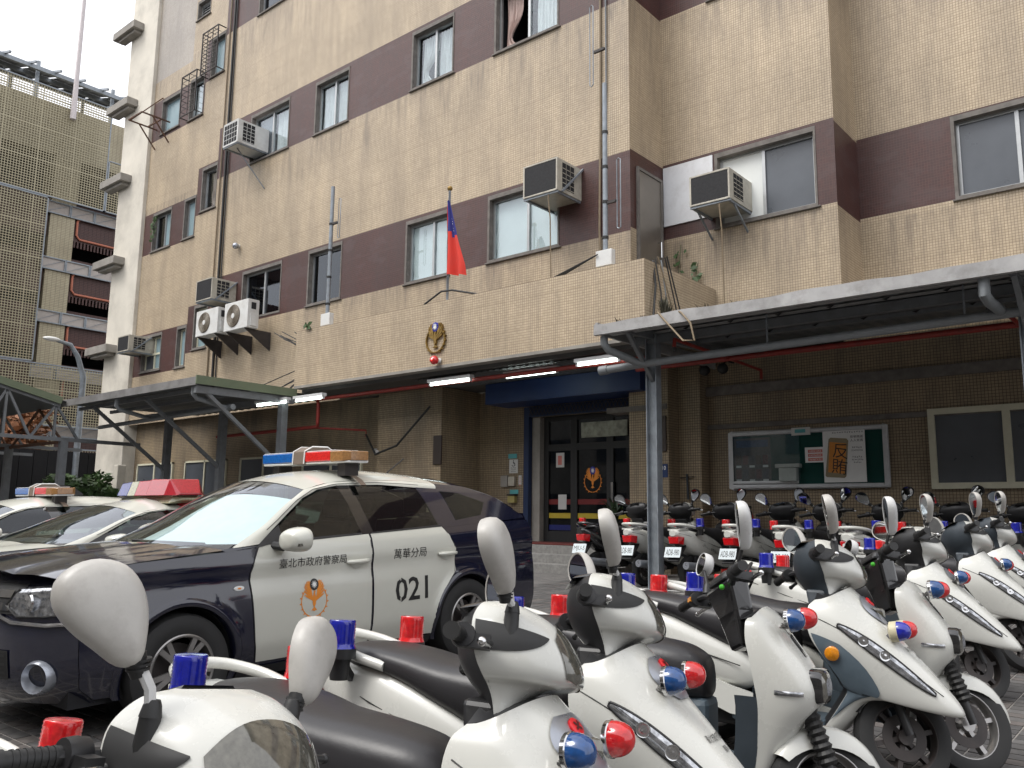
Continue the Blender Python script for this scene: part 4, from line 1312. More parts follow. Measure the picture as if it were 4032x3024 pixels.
for y in (9.5, 10.3):
    b = MB(); b.beam((-22.6, y, 3.86), (LX1 - .1, y, 3.88), .06, .08); obj('purlin', b, M['steel_grey'], cl)
for x in (LX1 - .12, -18.6, -21.2):
    b = MB(); b.beam((x, 11.2, gz(11.2)), (x, 11.2, 3.74), .16, .16); obj('post', b, M['steel_grey'], cl)
    b = MB(); b.beam((x, 11.15, 2.35), (x, 9.25, 3.78), .075); obj('brace', b, M['steel_grey'], cl)
dp = thing('drain_pipe', 'grey drain pipe along the carport canopy with elbows at its edge', 'pipe', (-18.6, 9.8, 3.5))
b = MB(); b.tube([(-22.4, 9.95, 3.42), (LX1 - .25, 9.95, 3.50)], .05, 10); obj('pipe', b, M['pvc'], dp, smooth=True)
b = MB(); b.cyl((LX1 - .27, 9.95, 3.50), (LX1 - .12, 9.95, 3.505), .062); obj('cap', b, M['pvc'], dp)
for x in (LX1 - .30, -19.75):
    b = MB(); b.tube([(x, LY0 + .12, 3.86), (x, LY0 + .12, 3.70), (x, LY0 + .2, 3.62), (x, 9.95, 3.48)], .05, 10); obj('elbow', b, M['pvc'], dp, smooth=True)

cp = thing('carport_truss_roof', 'old carport roof on steel trusses with green edge at far left', 'carport', (-22, 6, gz(6)))
A_ = P(0, 925, Z=2.95); B_ = P(290, 985, Z=2.72)
GX = -22.2
e0, e1 = P(-40, 806, X=GX), P(134, 866, X=GX)
b = MB(); b.beam((GX, e0.y - 3, e0.z + .75), (GX, e1.y, e1.z), .04, .17); obj('end_fascia', b, M['fascia_green'], cp)
b = MB()
for k in range(2):
    b.quad((GX, e0.y - 3, e0.z + .68 + k * .02), (GX - 14, e0.y - 3, e0.z + .68 + k * .02), (GX - 14, e1.y + .3, e1.z - .07 + k * .02), (GX, e1.y + .3, e1.z - .07 + k * .02))
obj('roof_sheet', b, M['corr'], cp, fixn=False)
def truss(X, n_, dz=0):
    c0, c1 = Vector((X, 3.4, 3.03 + dz)), Vector((X, 11.0, 3.03 + dz))
    tz = lambda y: e1.z - .12 + (e1.y - y) * ((e0.z + .75 - e1.z) / (e1.y - e0.y + 3))
    b = MB(); b.beam(c0, c1, .09, .09); obj('chord', b, M['steel_grey'], cp)
    b = MB(); b.beam((X, 3.4, tz(3.4)), (X, min(11, e1.y), tz(min(11, e1.y))), .08, .08); obj('chord', b, M['steel_grey'], cp)
    for k in range(n_):
        y = 4.2 + k * 1.15
        if y + .5 > 10.4: break
        for (ya, yb_) in ((y, y - .55), (y, y + .0), (y, y + .6)):
            b = MB(); b.beam((X, yb_, c0.z), (X, ya, min(tz(ya), 5.2)), .055); obj('web', b, M['steel_grey'], cp)
for X in (GX - .1, GX - 3.6, GX - 7.2): truss(X, 5)
for X in (GX - .1, GX - 3.6, GX - 7.2):
    for y in (9.05,):
        b = MB(); b.beam((X, y, gz(y)), (X, y, 3.02), .17, .17); obj('post', b, M['steel_grey'], cp)
for y in (5.5, 7.4, 9.05):
    b = MB(); b.beam((GX - .1, y, 2.98), (GX - 11, y, 2.98), .07); obj('tie', b, M['rust'], cp)
    for k in range(3):
        x = GX - .1 - 3.55 * k
        b = MB(); b.beam((x, y, 2.95), (x - 1.7, y, 3.9), .05); b.beam((x - 3.4, y, 2.95), (x - 1.7, y, 3.9), .05); obj('web', b, M['rust'], cp)

def strokes(b, n, fn, w, h, seed=0):
    """a row of n small character-like marks too small to read in the photograph"""
    rr = random.Random(seed)
    cw = w / n
    for i in range(n):
        x = -w / 2 + (i + .5) * cw
        for k in range(4):
            if rr.random() < .6:
                y = (k / 3 - .5) * h * .85; L = cw * rr.uniform(.25, .40); t_ = h * .07
                q = ((x - L, y - t_), (x + L, y - t_), (x + L, y + t_), (x - L, y + t_))
            else:
                xx = x + rr.uniform(-.25, .25) * cw; L = h * rr.uniform(.2, .45); t_ = cw * .07
                q = ((xx - t_, -L), (xx + t_, -L), (xx + t_, L), (xx - t_, L))
            b.add([fn(*p) for p in q], ((0, 1, 2, 3),))
    return b
# ------------------------------------------------------------------ notice board with its papers
nb = thing('notice_board', 'white framed green notice board with glass on the right wall', 'notice board', (-5.4, Y1, 1.77))
nx0, nx1, nz0, nz1 = -6.74, -4.05, 1.78, 2.77
b = MB(); b.box(nx0 + .06, nx1 - .06, Y1 - .035, Y1 - .005, nz0 + .06, nz1 - .06); obj('felt', b, M['green_felt'], nb)
b = MB()
for q in ((nx0, nx0 + .075, nz0, nz1), (nx1 - .075, nx1, nz0, nz1), (nx0 + .075, nx1 - .075, nz0, nz0 + .075), (nx0 + .075, nx1 - .075, nz1 - .075, nz1)): b.box(q[0], q[1], Y1 - .09, Y1 - .004, q[2], q[3])
b.box(nx0 + .08, nx0 + 1.25, Y1 - .1, Y1 - .06, nz0 + .076, nz0 + .135)
obj('frame', b, plain('white_board_frame', (.50, .51, .52), .4, metal=.2), nb, bevel=.02)
q = MB(); q.box(nx0 + .075, nx0 + 1.28, Y1 - .075, Y1 - .072, nz0 + .13, nz1 - .075); obj('glass', q, M['glass'], nb)
b = MB(); b.box(-5.58, -5.26, Y1 - .10, Y1 - .092, nz1 - .11, nz1 + .02); obj('label_card', b, M['notice'], nb)
b = MB(); b.box(-5.52, -5.34, Y1 - .103, Y1 - .1005, nz1 - .07, nz1 - .01); obj('print', b, M['teal'], nb)
# wanted photographs
pp = thing('photo_poster', 'grey poster with two rows of portrait photos at left of the notice board', 'poster', (-6.32, Y1 - .04, 1.92))
b = MB(); b.box(-6.65, -5.98, Y1 - .042, Y1 - .037, 1.90, 2.66); obj('sheet', b, M['photo'], pp)
b = MB(); b.box(-6.6, -6.02, Y1 - .045, Y1 - .0425, 2.5, 2.62); obj('heading', b, plain('blue_heading', (.06, .09, .16), .8, var=.5, scale=30), pp)
for r_ in range(2):
    for c_ in range(5):
        x, z = -6.61 + c_ * .122, 2.20 - r_ * .24
        b = MB(); b.box(x, x + .095, Y1 - .0475, Y1 - .0425, z, z + .16); ph = obj('portrait_photo', b, plain('portrait_%d%d' % (r_, c_), [(.10, .08, .07), (.13, .07, .07), (.08, .08, .09)][(r_ + c_) % 3], .8, var=.5, scale=40), pp)
        b = MB(); b.box(x, x + .095, Y1 - .0470, Y1 - .0425, z - .05, z - .012); obj('caption', b, M['photo'] if (c_ % 2) else M['notice'], pp)
bx = thing('plastic_box', 'clear plastic leaflet box fixed inside the notice board', 'box', (-5.7, Y1 - .06, 1.9))
b = MB(); b.box(-5.80, -5.50, Y1 - .16, Y1 - .04, 1.90, 2.12); b.box(-5.86, -5.44, Y1 - .17, Y1 - .038, 2.123, 2.19); obj('body', b, M['clear_box'], bx, bevel=.01)
nt = thing('red_text_notice', 'small white notice with three red text blocks on the notice board', 'notice', (-5.17, Y1 - .1, 2.3))
b = MB(); b.box(-5.36, -5.03, Y1 - .102, Y1 - .098, 2.20, 2.45); obj('sheet', b, M['white'], nt)
for k in range(3):
    b = MB(); b.box(-5.31, -5.07, Y1 - .105, Y1 - .1025, 2.225 + k * .068, 2.275 + k * .068); obj('text_block', b, M['pinkpaper'], nt)
    b = MB(); strokes(b, 8, lambda u, v, k=k: (-5.19 + u, Y1 - .1057, 2.25 + k * .068 + v), .20, .026, k); obj('text', b, M['white'], nt, fixn=False)
po_ = thing('phone_poster', 'white poster with a tilted phone and big black characters on the notice board', 'poster', (-4.68, Y1 - .1, 1.9))
b = MB(); b.box(-5.06, -4.39, Y1 - .096, Y1 - .092, 1.87, 2.70); obj('sheet', b, M['white'], po_)
def slant(u, v, l=0): return (-4.83 + u + v * .10, Y1 - .097 - l, 2.26 + v - u * .18)
b = MB(); b.prism([slant(*p) for p in ((-.155, -.33), (.125, -.30), (.15, -.27), (.15, .30), (.12, .33), (-.13, .31), (-.16, .28), (-.175, -.31))], (0, -.006, 0)); obj('phone_outline', b, plain('tan_phone_print', (.27, .22, .13), .6), po_)
b = MB(); b.prism([slant(*p, .0065) for p in ((-.135, -.25), (.125, -.235), (.125, .25), (-.14, .24))], (0, -.002, 0)); obj('phone_screen', b, M['orange_print'], po_)
b = MB()
lettering(b, '反', lambda u, v: slant(u + .04, v + .12, .0090), height=.24); lettering(b, '賄', lambda u, v: slant(u + .04, v - .13, .0090), height=.24)
obj('big_characters', b, M['ink'], po_, fixn=False)
b = MB()
for k, (s_, z, w) in enumerate((('檢舉賄選', 2.595, .20), ('人人有責', 2.535, .20))):
    lettering(b, s_, lambda u, v, z=z: (-4.52 + u, Y1 - .0975, z + v), width=w, height=.045)
for k, (n_, z, w) in enumerate(((5, 2.42, .16), (9, 2.375, .18), (5, 2.27, .16), (8, 2.225, .18), (5, 2.18, .12))): strokes(b, n_, lambda u, v, z=z: (-4.52 + u, Y1 - .0975, z + v), w, .026, 20 + k)
strokes(b, 13, lambda u, v: (-4.66 + u, Y1 - .0975, 2.67 + v), .5, .022, 31)
obj('text', b, M['ink'], po_, fixn=False)

# ------------------------------------------------------------------ small signs by the door
def sign(label, x0, x1, z0, z1, y, m, texts=(), name='wall_sign', cat='sign', dep=.012):
    t = thing(name, label, cat, ((x0 + x1) / 2, y, z0))
    b = MB(); b.box(x0, x1, y - dep, y - .003, z0, z1); obj('panel', b, M[m], t)
    if texts:
        for s_, u0, v0, w, h, mm in texts:
            b = MB()
            if s_[0] == '*': strokes(b, int(s_[1:]), lambda u, v: (u0 + u, y - dep - .0012, v0 + v), w, h, int(v0 * 100))
            else: lettering(b, s_, lambda u, v: (u0 + u, y - dep - .0012, v0 + v), width=w, height=h)
            obj('lettering', b, M[mm], t, fixn=False)
    return t
a_, c_ = P(1417, 1003, Y=13.35), P(1443, 1031, Y=13.35)
sign('blue plate with white number 0210 on the tiled pier', a_.x, c_.x + .0, c_.z, a_.z, 13.35, 'blue_sign', (('0210', (a_.x + c_.x) / 2, a_.z - .07, .17, .075, 'white'), ('*9', (a_.x + c_.x) / 2 - .04, c_.z + .06, .09, .016, 'white')))
a_, c_ = P(1101, 993, Y=Y1), P(1119, 1022, Y=Y1)
ws = sign('white wheelchair notice with rows of black characters left of the doors', a_.x, c_.x, c_.z, a_.z, Y1, 'notice', (('*5', (a_.x + c_.x) / 2, c_.z + .115, .15, .022, 'ink'), ('*5', (a_.x + c_.x) / 2, c_.z + .075, .15, .022, 'ink'), ('*4', (a_.x + c_.x) / 2, c_.z + .035, .13, .022, 'ink')))
mx_, mz_ = (a_.x + c_.x) / 2, a_.z - .09
b = MB(); b.tube([(mx_ + .045 * math.cos(k * .42 - 2.8), Y1 - .016, mz_ - .015 + .04 * math.sin(k * .42 - 2.8)) for k in range(12)], .006, 5); b.tube([(mx_, Y1 - .016, mz_ + .05), (mx_, Y1 - .016, mz_), (mx_ + .035, Y1 - .016, mz_), (mx_ + .05, Y1 - .016, mz_ - .04)], .006, 5)
b.sphere((mx_, Y1 - .016, mz_ + .065), .010, 8, 6); obj('wheelchair_symbol', b, M['ink'], ws)
a_, c_ = P(1099, 981, Y=Y1), P(1117, 990, Y=Y1)
sign('teal strip sign above the wheelchair notice', a_.x, c_.x, c_.z, a_.z, Y1, 'teal')
a_, c_ = P(1102, 1058, Y=Y1), P(1120, 1067, Y=Y1)
sign('teal strip sign above the small yellow box', a_.x, c_.x, c_.z, a_.z, Y1, 'teal')
a_, c_ = P(1121, 1027, Y=Y1), P(1127, 1047, Y=Y1)
sign('narrow white strip with red characters beside the navy door frame', a_.x, c_.x, c_.z, a_.z, Y1, 'notice', tuple(('*1', (a_.x + c_.x) / 2, a_.z - .06 - k * .07, .045, .05, 'pinkpaper') for k in range(3)))
for k, (p, q_) in enumerate((((1085, 1028), (1099, 1052)), ((1101, 1030), (1114, 1050)))):
    a_, c_ = P(*p, Y=Y1), P(*q_, Y=Y1)
    t = thing('meter_box', ('pale grey wall box, left of the two below the wheelchair notice', 'beige wall box, right of the two below the wheelchair notice')[k], 'box', ((a_.x + c_.x) / 2, Y1, c_.z))
    b = MB(); b.box(a_.x, c_.x, Y1 - .06, Y1 - .003, c_.z, a_.z); obj('case', b, M['concrete'] if k == 0 else M['ac_beige'], t, bevel=.006)
a_, c_ = P(1103, 1071, Y=Y1), P(1117, 1086, Y=Y1)
t = thing('letter_box', 'small yellow box with black lid on the wall left of the doors', 'box', ((a_.x + c_.x) / 2, Y1, c_.z))
b = MB(); b.box(a_.x, c_.x, Y1 - .10, Y1 - .003, c_.z, a_.z); obj('body', b, plain('dull_yellow_box', (.33, .28, .10), .6), t)
b = MB(); b.box(a_.x - .01, c_.x + .02, Y1 - .12, Y1 - .003, a_.z + .002, a_.z + .03); obj('lid', b, M['black'], t)
a_, c_ = P(939, 942, Y=F0 - .02), P(955, 1003, Y=F0 - .02)
t = thing('name_board', 'tall dark brown name board on the pier left of the entrance', 'sign', ((a_.x + c_.x) / 2, F0, c_.z))
b = MB(); b.box(a_.x, c_.x, F0 - .06, F0 - .023, c_.z, a_.z); obj('panel', b, plain('dark_wood_board', (.030, .020, .016), .5), t, bevel=.006)
a_, c_ = P(1418, 900, Y=13.35), P(1441, 975, Y=13.35)
t = thing('name_board', 'tall dark brown name board on the pier above the blue number plate', 'sign', ((a_.x + c_.x) / 2, 13.35, c_.z))
b = MB(); b.box(a_.x, c_.x, 13.31, 13.347, c_.z, a_.z); obj('panel', b, plain('dark_wood_board_b', (.035, .024, .018), .5), t, bevel=.006)
# round floodlights and fire extinguishers on the right wall
for k, x in enumerate((-6.97, -6.62)):
    t = thing('round_floodlight', ('round black floodlight under the canopy, left of the pair', 'round black floodlight under the canopy, right of the pair')[k], 'lamp', (x, 13.8, 3.85), 'round floodlights under the canopy')
    b = MB().sphere((x, 13.55, 3.86), .095, 14, 10); obj('housing', b, M['black'], t, smooth=True)
    b = MB(); b.tube([(x, 13.55, 3.93), (x, 13.7, 4.02), (x, 13.99, 4.02)], .015, 6); obj('arm', b, M['black'], t)
for k, (x, s_) in enumerate(((-6.72, 'red fire extinguisher on the floor below the notice board, left of two'), (-6.30, 'red fire extinguisher with white label below the notice board, right of two'))):
    z = gz(13.7)
    t = thing('fire_extinguisher', s_, 'fire extinguisher', (x, 13.7, z), 'fire extinguishers below the notice board')
    b = MB().lathe([(.085, 0), (.09, .02), (.09, .95), (.07, 1.03), (.03, 1.07), (.03, 1.1)], Matrix.Translation((x, 13.7, z)), 18); obj('cylinder', b, M['extinguisher'], t, smooth=True)
    b = MB(); b.box(x - .03, x + .03, 13.62, 13.78, z + 1.1, z + 1.15); b.tube([(x, 13.63, z + 1.12), (x + .1, 13.6, z + 1.05), (x + .1, 13.62, z + .7)], .012, 6); obj('valve_hose', b, M['black'], t)
    b = MB(); b.box(x - .05, x + .05, 13.595, 13.607, z + .75, z + .93); obj('label_sticker', b, M['white'], t)
t = thing('hand_brush', 'blue handled tool hanging from a hook on the pier by the doors', 'tool', (-7.4, 13.68, 1.55))
b = MB(); b.tube([(-7.42, 13.66, 2.05), (-7.40, 13.66, 1.6)], .018, 7); obj('handle', b, M['grey_plastic'], t)
b = MB(); b.tube([(-7.55, 13.66, 1.98), (-7.28, 13.66, 2.0)], .01, 6); obj('hook', b, M['iron'], t)

# ------------------------------------------------------------------ little plants on the roofs and in windows
def tuft(x, y, z, n, h, m, label, name='roof_plant', spread=.16, group=None, blade=.012):
    b = MB()
    rr = random.Random(int((x * 13 + y * 7) * 100))
    for k in range(n):
        a_ = rr.uniform(0, 6.28); L = h * rr.uniform(.4, 1); r_ = spread * rr.uniform(.1, 1)
        p0_ = Vector((x + rr.uniform(-.04, .04), y + rr.uniform(-.04, .04), z))
        p1_ = p0_ + Vector((math.cos(a_) * r_ * .5, math.sin(a_) * r_ * .5, L * .6))
        p2_ = p0_ + Vector((math.cos(a_) * r_, math.sin(a_) * r_, L))
        s_ = Vector((-math.sin(a_), math.cos(a_), 0)) * blade
        b.add([p0_ - s_, p0_ + s_, p1_ + s_, p1_ - s_], ((0, 1, 2, 3),)); b.add([p1_ - s_, p1_ + s_, p2_], ((0, 1, 2),))
    return single(name, b, M[m], label, 'plant', group, fixn=False)
tuft(-5.85, 10.25, 4.04, 70, .34, 'leaf_dry', 'spiky dried succulent growing on the edge of the right canopy, largest one')
for k, x in enumerate((-6.4, -5.35, -4.85, -6.75)):
    tuft(x, 10.5, 4.04, 36, .16, 'leaf_dry', ('low dried weeds on the canopy edge left of the big succulent', 'low dried weeds on the canopy edge just right of the big succulent', 'low dried weeds on the canopy edge farthest right of the big succulent', 'low dried weeds on the canopy edge by the parapet corner')[k], spread=.2)
conduit('looped_hose', [(-5.9, 10.12, 4.1), (-5.75, 10.04, 3.95), (-5.45, 10.0, 3.62), (-5.28, 10.0, 3.6), (-5.35, 10.03, 3.85), (-5.5, 10.06, 4.02), (-5.6, 10.15, 4.08)], .014, 'cable_tan', 'yellowish hose looped over the edge of the right canopy', 'hose')
def creeper(x, y, z, h, label, m='leaf', n=14, lean=.1):
    b = MB()
    rr = random.Random(int(x * 31))
    for k in range(n):
        t_ = rr.random()
        c_ = Vector((x + lean * t_ + rr.uniform(-.1, .1), y + rr.uniform(-.05, .02), z + h * t_))
        a_ = rr.uniform(0, 6.28); r_ = rr.uniform(.04, .09)
        u_ = Vector((math.cos(a_), rr.uniform(-.5, .5), math.sin(a_))).normalized() * r_
        w_ = u_.cross(Vector((rr.uniform(-.3, .3), 1, rr.uniform(-.3, .3)))).normalized() * r_ * .6
        b.add([c_ - u_, c_ + w_, c_ + u_, c_ - w_], ((0, 1, 2, 3),))
    b.tube([(x, y, z), (x + lean * .5, y, z + h * .5), (x + lean, y, z + h)], .006, 4)
    return single('creeper_plant', b, M[m], label, 'plant', fixn=False)
creeper(-7.7, Y1 - .06, 5.5, .9, 'thin green creeper against the wall beside the roof door')
creeper(-7.35, Y1 - .06, 5.5, .5, 'short creeper with yellowing leaves on the parapet side wall')
creeper(-25.95, F0 - .12, 9.9, .8, 'green potted plant hanging out of the stair window', n=60)
creeper(px0 + .4, PY - .02, pz1, .12, 'tiny green weed on the left end of the parapet top', n=10)

# ------------------------------------------------------------------ street lamp, dark fence, shrubs at left
l0, l1, l2 = P(175, 870, X=-30), P(168, 770, X=-30), P(122, 735, X=-30)
sl = thing('street_lamp', 'grey curved street lamp rising behind the carport roof', 'street lamp', (l0.x, l0.y, .2))
b = MB(); b.tube([(l0.x, l0.y, .2), (l0.x, l0.y, l1.z - .7), (l1.x, l1.y, l1.z), (l1.x, (l1.y + l2.y) / 2 + .1, l2.z - .08), (l2.x, l2.y, l2.z)], [.11, .10, .085, .075, .06], 10); obj('pole', b, M['galv'], sl, smooth=True)
b = MB().sphere((l2.x, l2.y - .15, l2.z + .02), .16, 12, 8, (.8, 1.8, .5)); obj('lamp_head', b, M['ac_white'], sl, smooth=True)
df = thing('dark_fence', 'long black fence wall beyond the parked police cars', 'fence', (-28, 11, .1))
fa, fb = P(-60, 1012, X=-30), P(250, 1012, X=-30)
for k in range(12):
    y0_ = fa.y + (14.8 - fa.y) * k / 12; y1_ = fa.y + (14.8 - fa.y) * (k + 1) / 12
    b = MB(); b.box(-30.1, -30.0, y0_ + .01, y1_ - .01, 0, 3.25); obj('panel', b, M['void'], df)
t = thing('white_gate_post', 'pale cream gate post behind the green shrub', 'post', (-24.6, 11.7, .2))
b = MB(); b.box(-24.75, -24.5, 11.5, 11.75, .2, 2.6); obj('shaft', b, M['cream'], t, bevel=.02)
def shrub(c, r, n, m, label, name='shrub', cat='shrub', leaf=.09, trunk=True):
    t = thing(name, label, cat, (c[0], c[1], gz(min(c[1], 14))))
    rr = random.Random(int(c[0] * 17 + c[1]))
    b = MB()
    blobs = [(Vector((rr.gauss(0, .5) * r[0], rr.gauss(0, .5) * r[1], rr.gauss(0, .45) * r[2])), rr.uniform(.35, .6)) for _ in range(16)]
    for k in range(n):
        bc, br_ = rr.choice(blobs)
        d = Vector((rr.gauss(0, 1), rr.gauss(0, 1), rr.gauss(0, 1))).normalized()
        p = Vector(c) + bc + Vector((d.x * r[0], d.y * r[1], d.z * r[2])) * br_ * rr.uniform(.7, 1.05)
        u_ = Vector((rr.gauss(0, 1), rr.gauss(0, 1), rr.gauss(0, .6))).normalized()
        w_ = u_.cross(d).normalized() if u_.cross(d).length > .1 else u_.orthogonal()
        L = leaf * rr.uniform(.6, 1.3)
        b.add([p - u_ * L, p + w_ * L * .45, p + u_ * L, p - w_ * L * .45], ((0, 1, 2, 3),))
    obj('crown', b, M[m], t, fixn=False)
    b = MB()
    g0 = gz(min(c[1], 14))
    for k in range(5):
        e_ = Vector(c) + Vector((rr.uniform(-.6, .6) * r[0], rr.uniform(-.6, .6) * r[1], 0))
        b.tube([(c[0], c[1], g0), ((c[0] + e_.x) / 2, (c[1] + e_.y) / 2, g0 + (c[2] - g0) * .6), e_], [.05, .035, .015], 6)
    obj('trunk', b, M['bark'], t, smooth=True)
    return t
s1 = P(195, 1062, X=-24)
shrub((s1.x, s1.y, 1.75), (1.0, .75, .55), 2200, 'leaf', 'bushy green shrub behind the parked police cars', leaf=.11)
s2 = P(20, 950, X=-33)
shrub((s2.x, s2.y, s2.z), (1.6, 1.2, 1.1), 1500, 'leaf_orange', 'tree with russet leaves beyond the carport trusses', name='russet_tree', cat='tree', leaf=.16)
s3 = P(8, 1012, X=-31.5)
shrub((s3.x, s3.y, s3.z), (.8, .6, .4), 400, 'leaf', 'small green bush under the russet tree', leaf=.12)

# potted palm seen through the entrance
t = thing('potted_palm', 'dark leafy potted palm beside the right entrance door', 'plant', (-8.9, 13.75, .77))
b = MB()
rr = random.Random(5)
for k in range(16):
    a_ = rr.uniform(0, 6.28); L = rr.uniform(.6, 1.0)
    prev = None
    for j in range(7):
        u_ = j / 6
        c_ = Vector((-8.9 + math.cos(a_) * .55 * u_ * L * .8, 13.6 + math.sin(a_) * .22 * u_ * L, 1.15 + L * (1.2 * u_ - .75 * u_ * u_)))
        if prev is not None:
            w_ = Vector((-math.sin(a_), math.cos(a_), .4)).normalized() * .06 * (1 - u_ * .8)
            b.add([prev - w_, prev + w_, c_ + w_ * .9, c_ - w_ * .9], ((0, 1, 2, 3),))
        prev = c_
obj('fronds', b, M['leaf_dark'], t, fixn=False)
b = MB().lathe([(.14, 0), (.19, .38), (.2, .4), (.17, .4)], Matrix.Translation((-8.9, 13.6, .77)), 18); obj('pot', b, M['black'], t)

# ------------------------------------------------------------------ multi-storey garage across the side street
gr = thing('parking_garage', 'multi-storey parking garage with lattice screens and brown tiled storeys at far left', 'building', (-48, 14, 0))
GXp = -46.0
b = MB(); b.box(-75, -50.5, -6, 42, 0, 23.4); obj('deck_core', b, M['void'], gr)
FLR = [17.3, 14.25, 11.4, 8.45, 5.5, 2.5]
for z in FLR:
    b = MB(); b.box(-75, GXp - .95, -6, 42, z - .9, z + .02); b.box(-75, GXp - .9, -6, 42, z + .021, z + .45)
    obj('slab', b, M['garage_brown'], gr)
b = MB(); b.box(-75, GXp - .8, -6, 42, 20.2, 23.0); obj('parapet', b, M['garage_cream'], gr)
for y in (2.0, 9.6, 17.2, 24.8, 32):
    b = MB(); b.box(GXp - 2, GXp - .62, y, y + 1.25, 0, 20.19); obj('column', b, M['garage_cream'], gr)
for i, z in enumerate(FLR[:5]):
    # spandrel hung below each floor, ribbed along its lower edge
    b = MB(); b.box(GXp - .94, GXp - .75, 18.5, 24.7, z - 2.0 + .35, z - .25); b.box(GXp - .94, GXp - .75, 10.9, 17.15, z - 2.0 + .35, z - .25); obj('spandrel', b, M['garage_brown'], gr)
    if i < 4:
        for k in range(34):
            q = MB(); y = 18.52 + k * .18
            q.box(GXp - .749, GXp - .70, y, y + .09, z - 1.98, z - 1.62); obj('rib', q, M['garage_brown'], gr)
        b = MB(); b.tube([(GXp - .68, 18.9, z - .25), (GXp - .68, 18.62, z - .5), (GXp - .68, 18.62, z - 1.3), (GXp - .68, 18.8, z - 1.5), (GXp - .68, 24.6, z - 1.5)], .06, 7); obj('pipe', b, M['salmon_pipe'], gr, smooth=True)
        b = MB(); b.tube([(GXp - .68, 21.2, z - .25), (GXp - .68, 21.0, z - .6), (GXp - .68, 21.0, z - 1.45)], .05, 7); obj('pipe', b, M['salmon_pipe'], gr, smooth=True)
    # steel framed awning panels in front of each floor
    for k in range(4):
        y0_ = 16.9 + k * 1.27 + (.25 if k > 2 else 0)
        q = MB()
        for s_ in ((y0_, y0_ + .05, z - .45, z + .22), (y0_ + 1.2, y0_ + 1.25, z - .45, z + .22), (y0_ + .05, y0_ + 1.2, z - .45, z - .39), (y0_ + .05, y0_ + 1.2, z + .16, z + .22)): q.box(GXp - .62, GXp - .50, s_[0], s_[1], s_[2], s_[3])
        q.beam((GXp - .54, y0_ + .05, z - .4), (GXp - .54, y0_ + 1.2, z + .17), .02)
        aw = obj('awning_frame', q, M['galv'], gr)
        q = MB(); q.box(GXp - .6, GXp - .57, y0_ + .051, y0_ + 1.199, z - .389, z + .159); obj('panel', q, M['garage_awning'], aw)
def lattice(y0_, y1_, z0_, z1_, pitch=.135, wy=.035, X=GXp):
    b = MB()
    ny, nz = int((y1_ - y0_) / pitch), int((z1_ - z0_) / pitch)
    for k in range(ny + 1):
        y = y0_ + (y1_ - y0_) * k / ny
        w_ = wy * (1.7 if k % 13 == 0 else 1)
        b.add([(X, y - w_ / 2, z0_), (X, y + w_ / 2, z0_), (X, y + w_ / 2, z1_), (X, y - w_ / 2, z1_)], ((0, 1, 2, 3),))
        b.add([(X, y + w_ / 2, z0_), (X - .05, y + w_ / 2, z0_), (X - .05, y + w_ / 2, z1_), (X, y + w_ / 2, z1_)], ((0, 1, 2, 3),))
    for k in range(nz + 1):
        z = z0_ + (z1_ - z0_) * k / nz
        w_ = wy * (1.8 if k % 13 == 0 else 1)
        b.add([(X + .004, y0_, z - w_ / 2), (X + .004, y1_, z - w_ / 2), (X + .004, y1_, z + w_ / 2), (X + .004, y0_, z + w_ / 2)], ((0, 1, 2, 3),))
        b.add([(X + .004, y0_, z - w_ / 2), (X + .004, y1_, z - w_ / 2), (X - .05, y1_, z - w_ / 2), (X - .05, y0_, z - w_ / 2)], ((0, 1, 2, 3),))
    o = obj('lattice_screen', b, M['lattice'], gr, fixn=False)
    o['kind'] = 'stuff'
    q = MB()
    for s_ in ((y0_ - .06, y0_, z0_, z1_), (y1_, y1_ + .06, z0_, z1_)): q.box(X - .06, X + .03, s_[0], s_[1], s_[2], s_[3])
    q.box(X - .06, X + .03, y0_, y1_, z1_, z1_ + .06); q.box(X - .06, X + .03, y0_, y1_, z0_ - .06, z0_)
    obj('screen_frame', q, M['galv'], gr)
lattice(9.0, 19.6, 17.55, 23.4)
lattice(9.0, 16.75, 8.8, 17.4)
lattice(19.75, 23.5, 17.55, 20.4)
lattice(9.0, 24.0, 5.6, 8.65)
lattice(9.0, 24.0, 2.8, 4.4)
# roof frame with tilted solar panels
b = MB()
for y in (4, 8, 12, 16, 20, 24):
    b.beam((GXp - 1, y, 23), (GXp - 1, y, 25.1), .16)
    b.beam((GXp - 5, y, 23), (GXp - 5, y, 26.4), .16)
for x, z in ((GXp - .6, 24.5), (GXp - 3, 25.2), (GXp - 5.5, 26.0)): b.beam((x, 0, z), (x, 34, z), .18, .22)
obj('roof_frame', b, M['galv'], gr)
for k in range(18):
    y = 3 + k * 1.25
    b = MB(); b.beam((GXp + .15, y, 24.45), (GXp - 7, y, 26.6), .10, .12); obj('rafter', b, M['galv'], gr)
for k in range(8):
    y = 1.2 + k * 1.45
    b = MB(); b.add([(GXp - .9 + .9, y, 24.75), (GXp - .9 + .9, y + 1.4, 24.75), (GXp - 6, y + 1.4, 26.6), (GXp - 6, y, 26.6)], ((0, 1, 2, 3),)); obj('solar_panel', b, M['solar'], gr, fixn=False)
for k in range(7):
    y = 13.0 + k * 1.45
    b = MB(); b.add([(GXp - 1.7, y, 24.95), (GXp - 1.7, y + 1.35, 24.95), (GXp - 6, y + 1.35, 26.3), (GXp - 6, y, 26.3)], ((0, 1, 2, 3),)); obj('solar_panel', b, M['solar'], gr, fixn=False)
m0, m1 = P(157, 262, X=-45.8), P(176, -10, X=-45.8)
t = thing('roof_mast', 'tall thin pale mast on the garage roof against the white sky', 'mast', (m0.x, m0.y, 22))
